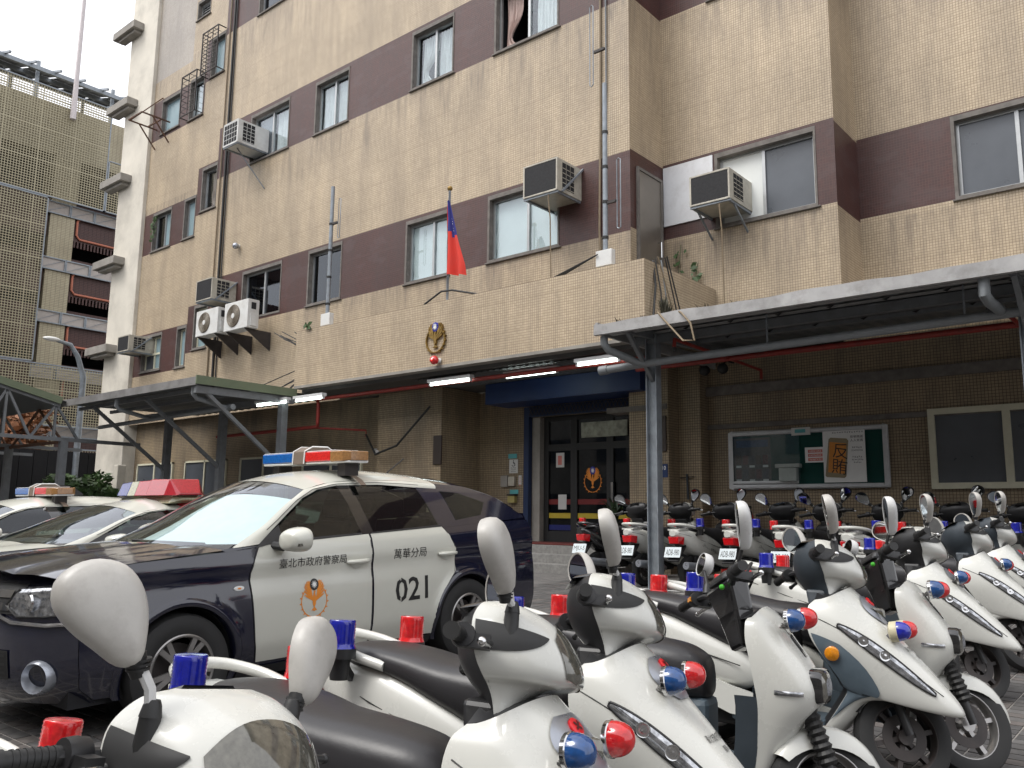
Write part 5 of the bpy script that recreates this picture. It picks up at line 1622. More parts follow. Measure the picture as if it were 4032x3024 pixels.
b = MB(); b.tube([(m0.x, m0.y, 22), (m0.x, m0.y, m0.z + 2.3), (m0.x, m0.y, m1.z + 8)], [.16, .13, .07], 8); obj('pole', b, M['pale_pole'], t, smooth=True)
# ------------------------------------------------------------------ scooters
def rot_about(p, o, ax, a):
    q = Vector(p) - o
    c, s = math.cos(a), math.sin(a)
    return o + q * c + ax.cross(q) * s + ax * (ax.dot(q)) * (1 - c)
RAKE = rad(25)
ST_O = Vector((.36, 0, .9))
ST_AX = Vector((-math.sin(RAKE), 0, math.cos(RAKE)))

def ring_surface(rings, k=5, nt=28, tmax=1.0):
    """shield-like shell: rings = (xb, zs, xf, zc, w, e); returns S(v, t) with v in ring steps and t from -1 (right) to 1 (left)"""
    fine = catmull(rings, k)
    def S(v, t):
        f = max(0, min(len(fine) - 1.0001, v * k))
        i = int(f); u = f - i
        xb, zs, xf, zc, w, e = fine[i] * (1 - u) + fine[i + 1] * u
        ph = t * math.pi / 2
        c = max(0, math.cos(ph))
        s_ = math.sin(ph)
        x = xb + (xf - xb) * c ** e
        y = w * math.copysign(abs(s_) ** .85, s_)
        z = zs + (zc - zs) * c ** 1.2
        return Vector((x, y, z))
    S.n = (len(rings) - 1)
    return S
def surf_n(S, v, t):
    d = .02
    a_ = S(min(S.n, v + d), t) - S(max(0, v - d), t)
    b_ = S(v, min(1, t + d)) - S(v, max(-1, t - d))
    n = a_.cross(b_)
    if n.length < 1e-9: return Vector((1, 0, 0))
    n.normalize()
    p = S(v, t)
    if n.x * 1.0 + n.y * p.y * 4 < 0: n = -n
    return n
def shell(S, k=5, nt=28):
    rows = []
    m = S.n * k
    for i in range(m + 1):
        rows.append([S(i / k, -1 + 2 * j / nt) for j in range(nt + 1)])
    return MB().grid(rows)
def patch(S, outline, lift=.004, grid_n=(14, 8)):
    """piece of the shell between two edges: outline(s) -> ((v, t)low, (v, t)high) for s in 0..1"""
    rows = []
    for i in range(grid_n[0] + 1):
        a_, b_ = outline(i / grid_n[0])
        row = []
        for j in range(grid_n[1] + 1):
            u = j / grid_n[1]
            v, t = a_[0] + (b_[0] - a_[0]) * u, a_[1] + (b_[1] - a_[1]) * u
            bul = lift * (1 + 1.2 * math.sin(math.pi * u) * math.sin(math.pi * min(1, max(0, i / grid_n[0]))))
            row.append(S(v, t) + surf_n(S, v, t) * bul)
        rows.append(row)
    return MB().grid(rows)
def seam(S, pts, r=.0022):
    return MB().tube([S(v, t) + surf_n(S, v, t) * .0008 for v, t in pts], r, 5)

def section_loft(secs, k=4, n=20, e=.75, flat=False):
    """secs = (x, half width, z low, z high)"""
    rings = []
    for x, w, z0, z1 in catmull(secs, k):
        c, h = (z0 + z1) / 2, (z1 - z0) / 2
        r = []
        for i in range(n):
            a_ = 2 * math.pi * i / n
            ca, sa = math.cos(a_), math.sin(a_)
            r.append((x, w * math.copysign(abs(ca) ** e, ca), c + h * math.copysign(abs(sa) ** e, sa)))
        rings.append(r)
    return MB().loft(rings)

MIRROR_OUT = [(-.012, -.01), (.022, -.012), (.060, .022), (.100, .062), (.125, .105), (.122, .145), (.092, .172), (.048, .180), (.006, .165), (-.020, .130), (-.030, .085), (-.026, .035)]
def mirror_mesh(side, base, tilt_out, lean_b, round_=False, yaw=0.):
    """returns (shell, glass) in scooter coordinates; base = lower inner corner of the shell"""
    if round_:
        pts = [(.055 + .062 * math.cos(2 * math.pi * k / 24), .062 + .055 * math.sin(2 * math.pi * k / 24)) for k in range(24)]
    else:
        pts = [tuple(p) for p in catmull(MIRROR_OUT, 3, True)]
    cx = sum(p[0] for p in pts) / len(pts); cy = sum(p[1] for p in pts) / len(pts)
    Mx = Matrix.Translation(base) @ Matrix.Rotation(yaw * side, 4, 'Z') @ Matrix.Rotation(lean_b, 4, 'Y') @ Matrix.Rotation(-tilt_out * side, 4, 'X')
    def at_(u, v, d): return Mx @ Vector((d, side * u, v))
    sh, gl = MB(), MB()
    rings = []
    for s_, d in ((.90, -.012), (.985, -.014), (1.0, -.006), (1.0, .006), (.97, .019), (.86, .030), (.66, .037), (.38, .041), (.12, .042)):
        rings.append([at_(cx + (p[0] - cx) * s_, cy + (p[1] - cy) * s_, d) for p in pts])
    sh.grid(rings, True)
    n = len(pts)
    sh.f.append(tuple(len(sh.v) - n + k for k in range(n)))
    gl.add([at_(cx + (p[0] - cx) * .91, cy + (p[1] - cy) * .91, -.0105) for p in pts], (tuple(range(n)),))
    return sh, gl

def wheel(o_, name_c, x, r, w, steer=None, spokes=5, rim='alloy', disc=True):
    def tr(b):
        if steer: b.mapv(steer)
        return b
    Mx = Matrix.Translation((x, 0, r)) @ Matrix.Rotation(rad(90), 4, 'X')
    t = MB().lathe([(r * .68, -w * .42), (r * .82, -w * .5), (r * .95, -w * .42), (r, -w * .15), (r, w * .15), (r * .95, w * .42), (r * .82, w * .5), (r * .68, w * .42), (r * .68, -w * .42)], Mx, 36, cap=False)
    wo = obj(name_c, tr(t), M['tyre'], o_, smooth=True)
    b = MB().lathe([(r * .70, -w * .40), (r * .66, -w * .40), (r * .62, -w * .2), (r * .62, w * .2), (r * .66, w * .40), (r * .70, w * .40)], Mx, 36, cap=False)
    b.lathe([(.001, -w * .5), (.035, -w * .5), (.035, w * .5), (.001, w * .5)], Mx, 16)
    for k in range(spokes):
        a_ = 2 * math.pi * k / spokes + .3
        d = Vector((math.cos(a_), 0, math.sin(a_)))
        b.beam(Vector((x, 0, r)) + d * .03, Vector((x, 0, r)) + d * r * .64, .022, w * .45, up=(0, 1, 0))
    obj('rim', tr(b), M[rim], wo, smooth=30)
    if disc:
        b = MB().lathe([(r * .25, w * .24), (r * .46, w * .24), (r * .46, w * .28), (r * .25, w * .28), (r * .25, w * .24)], Mx, 28, cap=False)
        obj('brake_disc', tr(b), M['iron'], wo, smooth=30)
    return wo

FAIR_K = [(.33, .850, .475, .918, .155, .75), (.305, .815, .55, .845, .190, .72), (.30, .74, .635, .745, .215, .70), (.325, .66, .735, .64, .222, .78), (.38, .575, .85, .515, .208, 1.0), (.44, .49, .945, .395, .185, 1.35), (.46, .455, .93, .350, .172, 1.5), (.47, .43, .74, .385, .165, 1.0), (.43, .36, .58, .40, .165, .8), (.37, .27, .50, .31, .165, .8), (.33, .22, .44, .24, .16, .8)]
FAIR_E = [(.412, .905, .455, .950, .125, .55), (.408, .885, .50, .915, .150, .55), (.412, .82, .565, .82, .168, .55), (.43, .74, .63, .735, .172, .55), (.445, .65, .675, .645, .168, .55), (.455, .57, .665, .575, .160, .6), (.45, .48, .60, .49, .146, .6), (.44, .39, .54, .40, .13, .6), (.425, .31, .50, .32, .118, .6), (.41, .25, .47, .25, .11, .6)]
COWL_K = [(.29, 1.135, .34, 1.14, .085, .7), (.26, 1.115, .40, 1.125, .135, .7), (.245, 1.07, .475, 1.085, .175, .7), (.25, 1.02, .525, 1.02, .188, .7), (.265, .97, .548, .965, .185, .7), (.285, .935, .538, .937, .165, .7), (.30, .915, .46, .925, .135, .8), (.315, .885, .40, .89, .12, .8), (.325, .845, .385, .845, .115, .8)]

def make_scooter(kind, pos, bearing, lean, steer_deg, label, group, scale=1.0, lettered=True, dash='black_plastic', lamps=('blue_lens', 'red_lens', 'chrome'), near=True, mirrors=('mirror_shell', 'mirror_shell'), lamp_pos=None, body='white_paint', plate=None, mdz=(0, 0), mtilt=(14, 14)):
    x, y = pos
    t = thing('police_scooter', label, 'scooter', (x, y, gz(y)), group, static=False)
    t.matrix_world = Matrix.Translation((x, y, gz(y))) @ TILT @ Matrix.Rotation(rad(90 - bearing), 4, 'Z') @ Matrix.Rotation(rad(lean), 4, 'X') @ Matrix.Scale(scale, 4)
    sa = rad(steer_deg)
    def stv(p): return rot_about(p, ST_O, ST_AX, sa)
    E = kind == 'E'
    # ---- rear body and seat
    rb_mesh = section_loft([(.02, .10, .40, .52), (-.08, .150, .37, .60), (-.28, .178, .38, .70), (-.52, .186, .42, .785), (-.74, .152, .53, .80), (-.90, .095, .68, .81), (-.965, .05, .72, .79)], 5, 24, .7)
    bo = obj('rear_body', rb_mesh, M[body], t, smooth=50)
    for s_ in (-1, 1):
        b = MB().tube([(-.05, s_ * .158, .50), (-.3, s_ * .183, .565), (-.55, s_ * .183, .64), (-.8, s_ * .135, .72), (-.93, s_ * .08, .755)], .003, 5)
        obj('panel_gap', b, M['black'], bo)
        if lettered:
            def side_text(u, v, s_=s_):
                xx = -.44 - s_ * u
                return Vector((xx, s_ * (float(np.interp(xx, [-.74, -.52, -.28, -.08, .02], [.15, .182, .175, .15, .10])) + .0045), .545 + s_ * .40 * u + v))
            b = MB(); lettering(b, '臺北市政府警察局', side_text, width=.37, height=.048)
            obj('lettering', b, M['ink'], bo, fixn=False)
    seat = section_loft([(.215, .055, .57, .68), (.19, .095, .55, .73), (.10, .135, .55, .772), (-.08, .160, .56, .795), (-.26, .170, .63, .806), (-.42, .174, .70, .832), (-.58, .167, .74, .848), (-.70, .125, .735, .846), (-.745, .075, .76, .835)], 5, 24, .72)
    so = obj('seat', seat, M['seat'], t, smooth=60)
    # ---- grab rail
    pts = [(-.50, .165, .772), (-.62, .178, .800), (-.76, .168, .838), (-.88, .120, .862), (-.935, .05, .870)]
    pts = pts + [(p[0], -p[1], p[2]) for p in reversed(pts)]
    b = MB().tube(catmull(pts, 4), .020, 9)
    b.box(-.93, -.74, -.10, .10, .792, .812)
    gr_ = obj('grab_rail', b, M[body], t, smooth=50)
    # ---- beacons on stalks, blue on the right and red on the left
    for s_, m_ in ((-1, 'blue_beacon'), (1, 'red_beacon')):
        bx, by, bz = -.66, s_ * .235, .836
        b = MB().cyl((bx, by, bz - .04), (bx, by, bz - .004), .060, .060, 22); b.beam((bx, by, bz - .04), (bx, s_ * .12, bz - .16), .024); b.cyl((bx, by, bz - .12), (bx, by, bz - .04), .034, .042, 14)
        be_ = obj('beacon_base', b, M['black_plastic'], t, smooth=40)
        prof = [(.0575, -.003), (.054, .006)]
        for k in range(8): prof += [(.0525, .012 + k * .0105), (.0505, .0172 + k * .0105)]
        prof += [(.0515, .098), (.048, .103), (.001, .105)]
        b = MB().lathe(prof, Matrix.Translation((bx, by, bz)), 28); obj('beacon_lens', b, M[m_], be_, smooth=50)
    # ---- tail lamp, rear mudguard, plate
    b = MB().loft([[(-.86, y_, z_) for y_, z_ in ((-.10, .60), (.10, .60), (.12, .70), (-.12, .70))], [(-.955, y_, z_) for y_, z_ in ((-.07, .62), (.07, .62), (.085, .715), (-.085, .715))]]); tl = obj('tail_lamp', b, M['tail_red'], t, bevel=.008)
    b = MB(); b.add([(-.80, -.09, .60), (-.80, .09, .60), (-1.0, .09, .40), (-1.0, -.09, .40), (-.80, -.09, .57), (-.80, .09, .57), (-.985, .09, .385), (-.985, -.09, .385)], ((0, 1, 2, 3), (4, 7, 6, 5), (0, 4, 5, 1), (1, 5, 6, 2), (2, 6, 7, 3), (3, 7, 4, 0))); obj('mudguard', b, M['black_plastic'], t)
    if plate:
        b = MB(); b.prism([Vector((-.955, -.13, .575)), Vector((-.955, .13, .575)), Vector((-1.005, .13, .445)), Vector((-1.005, -.13, .445))], (-.004, 0, .0015))
        pl_ = obj('number_plate', b, M['plate'], t)
        b = MB(); lettering(b, plate, lambda u, v: Vector((-.9852 + v * .385, -u, .510 + v)), width=.215, height=.075); obj('lettering', b, M['ink'], pl_, fixn=False)
    # ---- engine, swing arm, exhaust, floor
    b = MB(); b.box(-.62, -.06, -.10, .11, .20, .44); b.box(-.72, -.5, .07, .15, .18, .34); obj('engine', b, M['black_plastic'], t, bevel=.02)
    b = MB(); b.tube([(-.35, -.16, .24), (-.55, -.19, .28), (-.98, -.20, .34)], [.03, .06, .05], 12); obj('exhaust', b, M['silver'], t, smooth=True)
    b = MB(); b.box(-.10, .36, -.165, .165, .235, .285); obj('floorboard', b, M['grey_blue'] if kind != 'K' else M['grey_plastic'], t, bevel=.02)
    b = MB()
    for s_ in (-1, 1): b.loft([[(.34, s_ * .14, .22), (.34, s_ * .175, .225), (.34, s_ * .172, .30), (.34, s_ * .14, .295)], [(-.10, s_ * .14, .26), (-.10, s_ * .172, .265), (-.10, s_ * .172, .40), (-.10, s_ * .14, .40)], [(-.40, s_ * .10, .36), (-.40, s_ * .15, .37), (-.40, s_ * .15, .50), (-.40, s_ * .10, .5)]])
    obj('side_skirt', b, M[body] if kind != 'E' else M['grey_blue'], t, smooth=40)
    b = MB(); b.tube([(-.12, .12, .24), (-.2, .30, .015 + math.tan(rad(-lean)) * -.30)], .012, 7); obj('side_stand', b, M['black_plastic'], t)
    b = MB(); b.box(-.04, .30, -.10, .10, .285, .60) if kind == 'K' else b.box(-.02, .22, -.09, .09, .285, .56)
    obj('battery_box', b, M['grey_plastic'] if kind == 'K' else M['grey_blue'], t, bevel=.03)
    wheel(t, 'wheel', -.62, .225, .10, rim='alloy' if E else 'iron')
    wheel(t, 'wheel', .68, .228 if not E else .240, .09, stv, spokes=5 if E else 6, rim='alloy' if E else 'iron')
    # ---- front fairing
    S = ring_surface(FAIR_E if E else FAIR_K)
    fo = obj('front_fairing', shell(S), M[body], t, smooth=50)
    # inner shield closes the back of the fairing
    rows = []
    for i in range(S.n * 3 + 1):
        a_, b_ = S(i / 3, -.985), S(i / 3, .985)
        rows.append([a_ + (b_ - a_) * (j / 8) + Vector((-.05 * math.sin(math.pi * j / 8) - .004, 0, 0)) for j in range(9)])
    ins = obj('inner_shield', MB().grid(rows), M['gloss_black'] if E else M['black_plastic'], t, smooth=50)
    # top deck between fairing and column
    rows = [[S(0, -1 + 2 * j / 12) for j in range(13)], [Vector((.33, .10 * (j / 6 - 1), .885)) for j in range(13)]]
    obj('top_deck', MB().grid(rows), M['black_plastic'], ins, smooth=50)
    for s_ in (-1, 1):
        if not E:
            def hl(q, s_=s_):
                v = 2.05 + 2.55 * q
                wv = .62 * math.sin(math.pi * min(1, q * .95 + .03)) ** .8
                tc = s_ * (.80 - .50 * q)
                return ((v - wv * .75, tc + s_ * .10 * 0), (v + wv * .75, tc + s_ * .02))
            h = obj('headlight', patch(S, hl, .004, (18, 8)), M['clear_lens'], fo, smooth=60)
            def rimc(q): return hl(q)
            edge = [S(*hl(i / 18)[0]) + surf_n(S, *hl(i / 18)[0]) * .004 for i in range(19)] + [S(*hl(i / 18)[1]) + surf_n(S, *hl(i / 18)[1]) * .004 for i in range(18, -1, -1)]
            obj('headlight_rim', MB().tube(edge + [edge[0]], .0045, 5), M['black'], fo, smooth=True)
            for q in (.30, .52):
                b = MB()
                c_ = hl(q); v_, t_ = (c_[0][0] + c_[1][0]) / 2, (c_[0][1] + c_[1][1]) / 2
                p_, n_ = S(v_, t_), surf_n(S, v_, t_)
                Mx = Matrix.Translation(p_ + n_ * .006) @ n_.to_track_quat('Z', 'Y').to_matrix().to_4x4()
                b.lathe([(.024, 0), (.024, .004), (.016, .002), (.001, .006)], Mx, 16)
                obj('reflector', b, M['chrome'], fo, smooth=40)
            obj('panel_gap', seam(S, [(1.6 + .30 * i, s_ * (.98 - .075 * i)) for i in range(11)]), M['black'], fo)
            if kind == 'G':
                def gp(q, s_=s_): return ((2.6 + 6.2 * q, s_ * .995), (3.1 + 5.6 * q, s_ * (.995 - .30 * math.sin(math.pi * min(1, .15 + q * .85)))))
                obj('side_panel', patch(S, gp, .006, (16, 6)), M['grey_blue'], fo, smooth=50)
                c_ = S(3.6, s_ * .93); n_ = surf_n(S, 3.6, s_ * .93)
                Mx = Matrix.Translation(c_ + n_ * .012) @ n_.to_track_quat('Z', 'Y').to_matrix().to_4x4()
                obj('turn_signal', MB().lathe([(.034, -.01), (.034, .008), (.026, .014), (.001, .016)], Mx, 18), M['amber'], fo, smooth=40)
        else:
            def ts(q, s_=s_): return ((4.15, s_ * (.55 + .36 * q)), (4.38, s_ * (.55 + .36 * q)))
            obj('turn_signal', patch(S, ts, .005, (10, 4)), M['clear_lens'], fo, smooth=50)
    if E:
        b = MB()
        def head(u, v, d): return Vector((.655 + d - .35 * u * u * 1.2 - .10 * max(0, v) , u, .650 + v))
        def rr_(w, h, d, n=28):
            out = []
            for k in range(n):
                a_ = 2 * math.pi * k / n
                ca, sa_ = math.cos(a_), math.sin(a_)
                out.append(head(w * math.copysign(abs(ca) ** .55, ca), h * math.copysign(abs(sa_) ** .55, sa_), d))
            return out
        b.loft([rr_(.088, .068, -.02), rr_(.088, .068, .030), rr_(.082, .062, .040)], cap=False); h = obj('headlight_bezel', b, M['gloss_black'], fo, smooth=40)
        b = MB().loft([rr_(.082, .062, .036), rr_(.060, .045, .046), rr_(.02, .015, .050)]); obj('headlight', b, M['smoke_lens'], fo, smooth=50)
        b = MB().loft([rr_(.045, .034, .048), rr_(.030, .022, .052)]); obj('reflector', b, M['silver'], fo, smooth=50)
        b = MB().loft([[S(1.35 + .0, tt) + surf_n(S, 1.35, tt) * .004 for tt in (-.035, .035)] + [S(1.35, .035) - Vector((.01, 0, 0)), S(1.35, -.035) - Vector((.01, 0, 0))], [S(2.75, tt) + surf_n(S, 2.75, tt) * .004 for tt in (-.03, .03)] + [S(2.75, .03) - Vector((.01, 0, 0)), S(2.75, -.03) - Vector((.01, 0, 0))]]); obj('keyhole_slot', b, M['gloss_black'], fo)
        b = MB()
        lower = []
        for i in range(9):
            v = 4.6 + 4.3 * i / 8
            lower.append((S(v, -1), S(v, 1)))
        for k_, s_ in ((0, -1), (1, 1)):
            rows = [[pr_[k_] + Vector((.002, 0, 0)), pr_[k_] + Vector((-.055, -s_ * .002, 0)), pr_[k_] + Vector((-.10, -s_ * .03, -.005))] for pr_ in lower]
            b.grid(rows)
        obj('leg_shield', b, M['grey_plastic'], t, smooth=50)
        tv, tw, th = 3.45, .155, .030
    else:
        # badge
        def bd(q):
            w_ = .30 * math.sin(math.pi * min(1, .12 + .80 * q)) ** .8
            return ((.62 + 1.35 * q, -w_), (.62 + 1.35 * q, w_))
        bg = obj('badge', patch(S, bd, .006, (12, 8)), M['silver'], fo, smooth=50)
        p_, n_ = S(1.02, 0), surf_n(S, 1.02, 0)
        Mx = Matrix.Translation(p_ + n_ * .014) @ Matrix((( -n_.z, 0, n_.x, 0), (0, 1, 0, 0), (n_.x, 0, n_.z, 0), (0, 0, 0, 1)))
        b = MB().lathe([(.026, -.004), (.026, .002), (.023, .004), (.001, .005)], Mx, 22); obj('red_disc', b, M['badge_red'], fo, smooth=40)
        b = MB().poly([Mx @ Vector((a_, c_, .0062)) for a_, c_ in ((-.012, -.012), (-.004, -.012), (-.001, -.003), (.010, -.013), (.014, -.006), (.004, .002), (.016, .008), (.008, .014), (-.002, .006), (-.006, .014), (-.014, .010), (-.006, .0))]); obj('disc_mark', b, M['badge_dark'], fo, fixn=False)
        for s_ in (-1, 1):
            obj('badge_vent', patch(S, lambda q, s_=s_: ((1.35 + .45 * q, s_ * .05), (1.28 + .42 * q, s_ * (.05 + .13 * (1 - q)))), .016, (5, 4)), M['smoke_lens'], fo, smooth=50)
        tv, tw, th = 3.0, .150, .030
    # lettering on the nose
    if lettered:
        b = MB()
        du = 1 / (S(tv, 0) - S(tv + .1, 0)).length * .1
        dt = .2 / max(.02, (S(tv, .1) - S(tv, -.1)).length)
        off_t = 0.0
        def sf(u, v): 
            vv, tt = tv - v * du, off_t + u * dt
            return S(vv, tt) + surf_n(S, vv, tt) * .0025
        lettering(b, '臺北市政府警察局', sf, width=tw, height=th)
        lettering(b, '萬華', lambda u, v: sf(u + .01, v - .045), width=.034, height=.024)
        obj('lettering', b, M['ink'], fo, fixn=False)
    # ---- pair of flashing lamps on a bracket
    lx, lz = lamp_pos or ((.60, .905) if E else (.632, .815))
    p_ = S(.8 if not E else 2.0, 0)
    br_ = MB(); br_.beam((lx - .05, -.115, lz - .03), (lx - .05, .115, lz - .03), .022, .007)
    br_.beam((lx - .05, 0, lz - .03), (p_.x - .01, 0, p_.z), .03, .006)
    for s_ in (-1, 1): br_.beam((lx - .05, s_ * .105, lz - .03), (lx - .02, s_ * .105, lz), .02)
    bo2 = obj('lamp_bracket', br_, M['chrome'], t)
    for s_, m_ in ((-1, lamps[0]), (1, lamps[1])):
        Mx = Matrix.Translation((lx - .02, s_ * .112, lz)) @ Matrix.Rotation(rad(90 - 8), 4, 'Y')
        cream = lamps[2] == 'cream_plastic'
        b = MB().lathe([(.030, -.02), (.047, -.012), (.0485, .0 if not cream else .018), (.046, .003 if not cream else .021)], Mx, 24); lb = obj('lamp_base', b, M[lamps[2]], t, smooth=40)
        o_ = .003 if not cream else .021
        prof = []
        for k in range(11):
            a_ = k / 10 * math.pi / 2
            prof.append((.0455 * math.cos(a_) ** .85 + .0005, o_ + .058 * math.sin(a_)))
        b = MB().lathe(prof, Mx, 28); obj('lamp_dome', b, M[m_], lb, smooth=True)
    # ---- steering assembly
    def sobj(name, b, m, parent, **k):
        b.mapv(stv)
        return obj(name, b, m, parent, **k)
    b = MB()
    for s_ in (-1, 1): b.tube([(.545, s_ * .085, .56), (.60, s_ * .085, .47), (.68, s_ * .085, .235)], [.028, .024, .020], 10)
    fk = sobj('front_fork', b, M['black_plastic'], t, smooth=True)
    if E:
        for s_ in (-1, 1):
            prof = []
            a0, a1 = Vector((.575, s_ * .085, .545)), Vector((.655, s_ * .085, .34))
            for k in range(17):
                prof.append((.040 if k % 2 else .030, (a1 - a0).length * k / 16))
            d = (a1 - a0).normalized()
            Mx = Matrix.Translation(a0) @ d.to_track_quat('Z', 'Y').to_matrix().to_4x4()
            sobj('fork_gaiter', MB().lathe(prof, Mx, 14), M['rubber'], fk)
    # front mudguard: long and pointed on the E kind, short and dark on the others
    rows = []
    r0_ = .262 if E else .25
    a_s, a_e = (rad(150), rad(12)) if E else (rad(160), rad(55))
    for i in range(15):
        q = i / 14
        a_ = a_s + (a_e - a_s) * q
        wd = (.062 if E else .055) * (1 - (max(0, q - .55) / .45) ** 2 * (.97 if E else .3))
        c_ = Vector((.68 + math.cos(a_) * r0_, 0, .232 + math.sin(a_) * r0_))
        dn = Vector((-math.cos(a_), 0, -math.sin(a_)))
        sk = (.085 if E else .03) * math.sin(math.pi * min(1, .2 + q * .75))
        rows.append([c_ + dn * sk + Vector((0, -wd, 0)), c_ + dn * .02 + Vector((0, -wd, 0)), c_ + Vector((0, -wd * .6, 0)), c_, c_ + Vector((0, wd * .6, 0)), c_ + dn * .02 + Vector((0, wd, 0)), c_ + dn * sk + Vector((0, wd, 0))])
    sobj('front_mudguard', MB().grid(rows), M[body] if E else M['black_plastic'], fk, smooth=60)
    b = MB().tube([(.225, -.255, 1.012), (.25, -.16, 1.015), (.275, -.06, .985), (.275, .06, .985), (.25, .16, 1.015), (.225, .255, 1.012)], .014, 8)
    hb = sobj('handlebar', b, M['black_plastic'], t, smooth=True)
    for s_ in (-1, 1):
        b = MB().tube([(.222, s_ * .245, 1.012), (.209, s_ * .345, 1.004)], .0185, 12)
        b.tube([(.211, s_ * .340, 1.0045), (.209, s_ * .352, 1.0035)], .0215, 14)
        for k in range(7):
            u_ = k / 7
            b.tube([(.222 - .012 * u_, s_ * (.255 + .08 * u_), 1.0115 - .006 * u_), (.2215 - .012 * u_, s_ * (.259 + .08 * u_), 1.0112 - .006 * u_)], .0198, 12)
        sobj('grip', b, M['rubber'], hb, smooth=50)
        b = MB(); b.lathe([(.03, -.022), (.033, 0), (.03, .022)], Matrix.Translation((.23, s_ * .225, 1.014)) @ Matrix.Rotation(rad(90), 4, 'X'), 16); b.box(.235, .30, s_ * .225 - .018, s_ * .225 + .018, .985, 1.02)
        sobj('switch_housing', b, M['black_plastic'], hb, smooth=40)
        b = MB().tube([(.29, s_ * .20, 1.0), (.30, s_ * .24, .998), (.29, s_ * .31, .99), (.285, s_ * .35, .985)], [.010, .009, .008, .0095], 8)
        b.sphere((.285, s_ * .352, .985), .012, 8, 6)
        sobj('brake_lever', b, M['chrome'] if (E or s_ < 0) else M['black_plastic'], hb, smooth=50)
    if not E:
        C = ring_surface(COWL_K)
        co = sobj('handlebar_cowl', shell(C, 5, 28), M[body], t, smooth=60)
        # dark cut-out round the controls on both sides
        for s_ in (-1, 1):
            sobj('control_recess', patch(C, lambda q, s_=s_: ((2.1 + .55 * q, s_ * (.995 - .46 * q)), (3.55 - .85 * q * q, s_ * (.995 - .46 * q))), .003, (12, 6)), M['black'], co, smooth=50)
        lo = lambda q: ((1.75 + .9 * abs(2 * q - 1) ** 2, -.46 + .92 * q), (4.85 - .35 * abs(2 * q - 1) ** 2, -.46 + .92 * q))
        sobj('headlight_visor', patch(C, lo, .004, (16, 12)), M['smoke_lens'], co, smooth=60)
        rows = []
        for i in range(C.n * 2 + 1):
            a_, b_ = C(i / 2, -.99), C(i / 2, .99)
            bulge = .055 * math.sin(math.pi * (i / (C.n * 2)) ** .8) + .01
            rows.append([a_ + (b_ - a_) * (j / 10) + Vector((-bulge * math.sin(math.pi * j / 10), 0, 0)) for j in range(11)])
        da = sobj('dash_cover', MB().grid(rows), M[dash], t, smooth=60)
        b = MB(); b.loft([[(.28, y_, 1.128) for y_ in (-.07, .07)] + [(.20, .09, 1.105), (.20, -.09, 1.105)], [(.28, y_, 1.140) for y_ in (-.06, .06)] + [(.215, .075, 1.118), (.215, -.075, 1.118)]]); sobj('instrument_panel', b, M['gloss_black'], da)
        # lower column cover down to the deck
        b = MB().loft([[(.27, -.10, .90), (.38, -.095, .90), (.38, .095, .90), (.27, .10, .90)], [(.29, -.12, .82), (.37, -.11, .83), (.37, .11, .83), (.29, .12, .82)], [(.30, -.13, .70), (.36, -.12, .72), (.36, .12, .72), (.30, .13, .70)]]); obj('column_cover', b, M[dash], t, bevel=.015)
    else:
        b = MB().loft([[(.235, -.135, 1.02), (.335, -.12, 1.03), (.335, .12, 1.03), (.235, .135, 1.02)], [(.28, -.095, .90), (.37, -.085, .91), (.37, .085, .91), (.28, .095, .90)], [(.32, -.062, .76), (.39, -.058, .77), (.39, .058, .77), (.32, .062, .76)]]); da = sobj('column_cover', b, M['gloss_black'], t, bevel=.015)
        b = MB().loft([[(.23, -.09, 1.025), (.35, -.075, 1.035), (.35, .075, 1.035), (.23, .09, 1.025)], [(.25, -.08, 1.075), (.37, -.06, 1.09), (.37, .06, 1.09), (.25, .08, 1.075)]]); sobj('instrument_panel', b, M['black_plastic'], da, bevel=.015)
        b = MB().tube([(.30, -.17, 1.03), (.36, -.1, 1.11), (.39, 0, 1.13), (.36, .1, 1.10), (.30, .17, 1.03)], .007, 6); b.tube([(.32, -.15, 1.02), (.40, -.04, 1.08), (.40, .06, 1.02)], .006, 6); sobj('cable', b, M['rubber'], da)
        b = MB(); b.box(.36, .385, -.04, .03, 1.085, 1.10); sobj('red_trim', b, M['badge_red'], da)
        b = MB().sphere((.222, -.10, .985), .012, 8, 6); sobj('green_button', b, M['green_dot'], da)
        b = MB(); b.box(.195, .215, .21, .24, 1.0, 1.02); sobj('amber_switch', b, M['amber'], da)
    # ---- mirrors
    for s_, mm in ((-1, mirrors[0]), (1, mirrors[1])):
        b = MB()
        if E:
            b.cyl((.26, s_ * .17, 1.03), (.265, s_ * .175, 1.075), .02, .016, 12)
            b.tube([(.265, s_ * .175, 1.07), (.27, s_ * .21, 1.13), (.275, s_ * .235, 1.16)], .0085, 8)
            base = Vector((.275, s_ * .215, 1.135))
            sh, gl = mirror_mesh(s_, base, rad(-4), rad(8), True, rad(0)) if s_ > 0 else mirror_mesh(s_, base, rad(6), rad(-6), False, rad(20))
            st_m = 'rubber'
        else:
            b.cyl((.345, s_ * .165, 1.035), (.345, s_ * .168, 1.095), .023, .019, 14)
            b.lathe([(.0205, 0), (.0165, .02), (.012, .03)], Matrix.Translation((.345, s_ * .168, 1.092)), 12)
            mi_ = 0 if s_ < 0 else 1
            base = Vector((.318, s_ * .205, 1.142 + mdz[mi_]))
            b.tube([base - Vector((-.006, s_ * .012, .030)), base + Vector((0, s_ * .004, .008))], [.014, .022], 12)
            for k in range(3):
                b.tube([base + Vector((.004, s_ * -.008, -.018 + k * .008)), base + Vector((.004, s_ * -.007, -.014 + k * .008))], .021, 12)
            sh, gl = mirror_mesh(s_, base + Vector((0, s_ * .008, .002)), rad(mtilt[mi_]), rad(-10), False, rad(18))
            st_m = 'rubber'
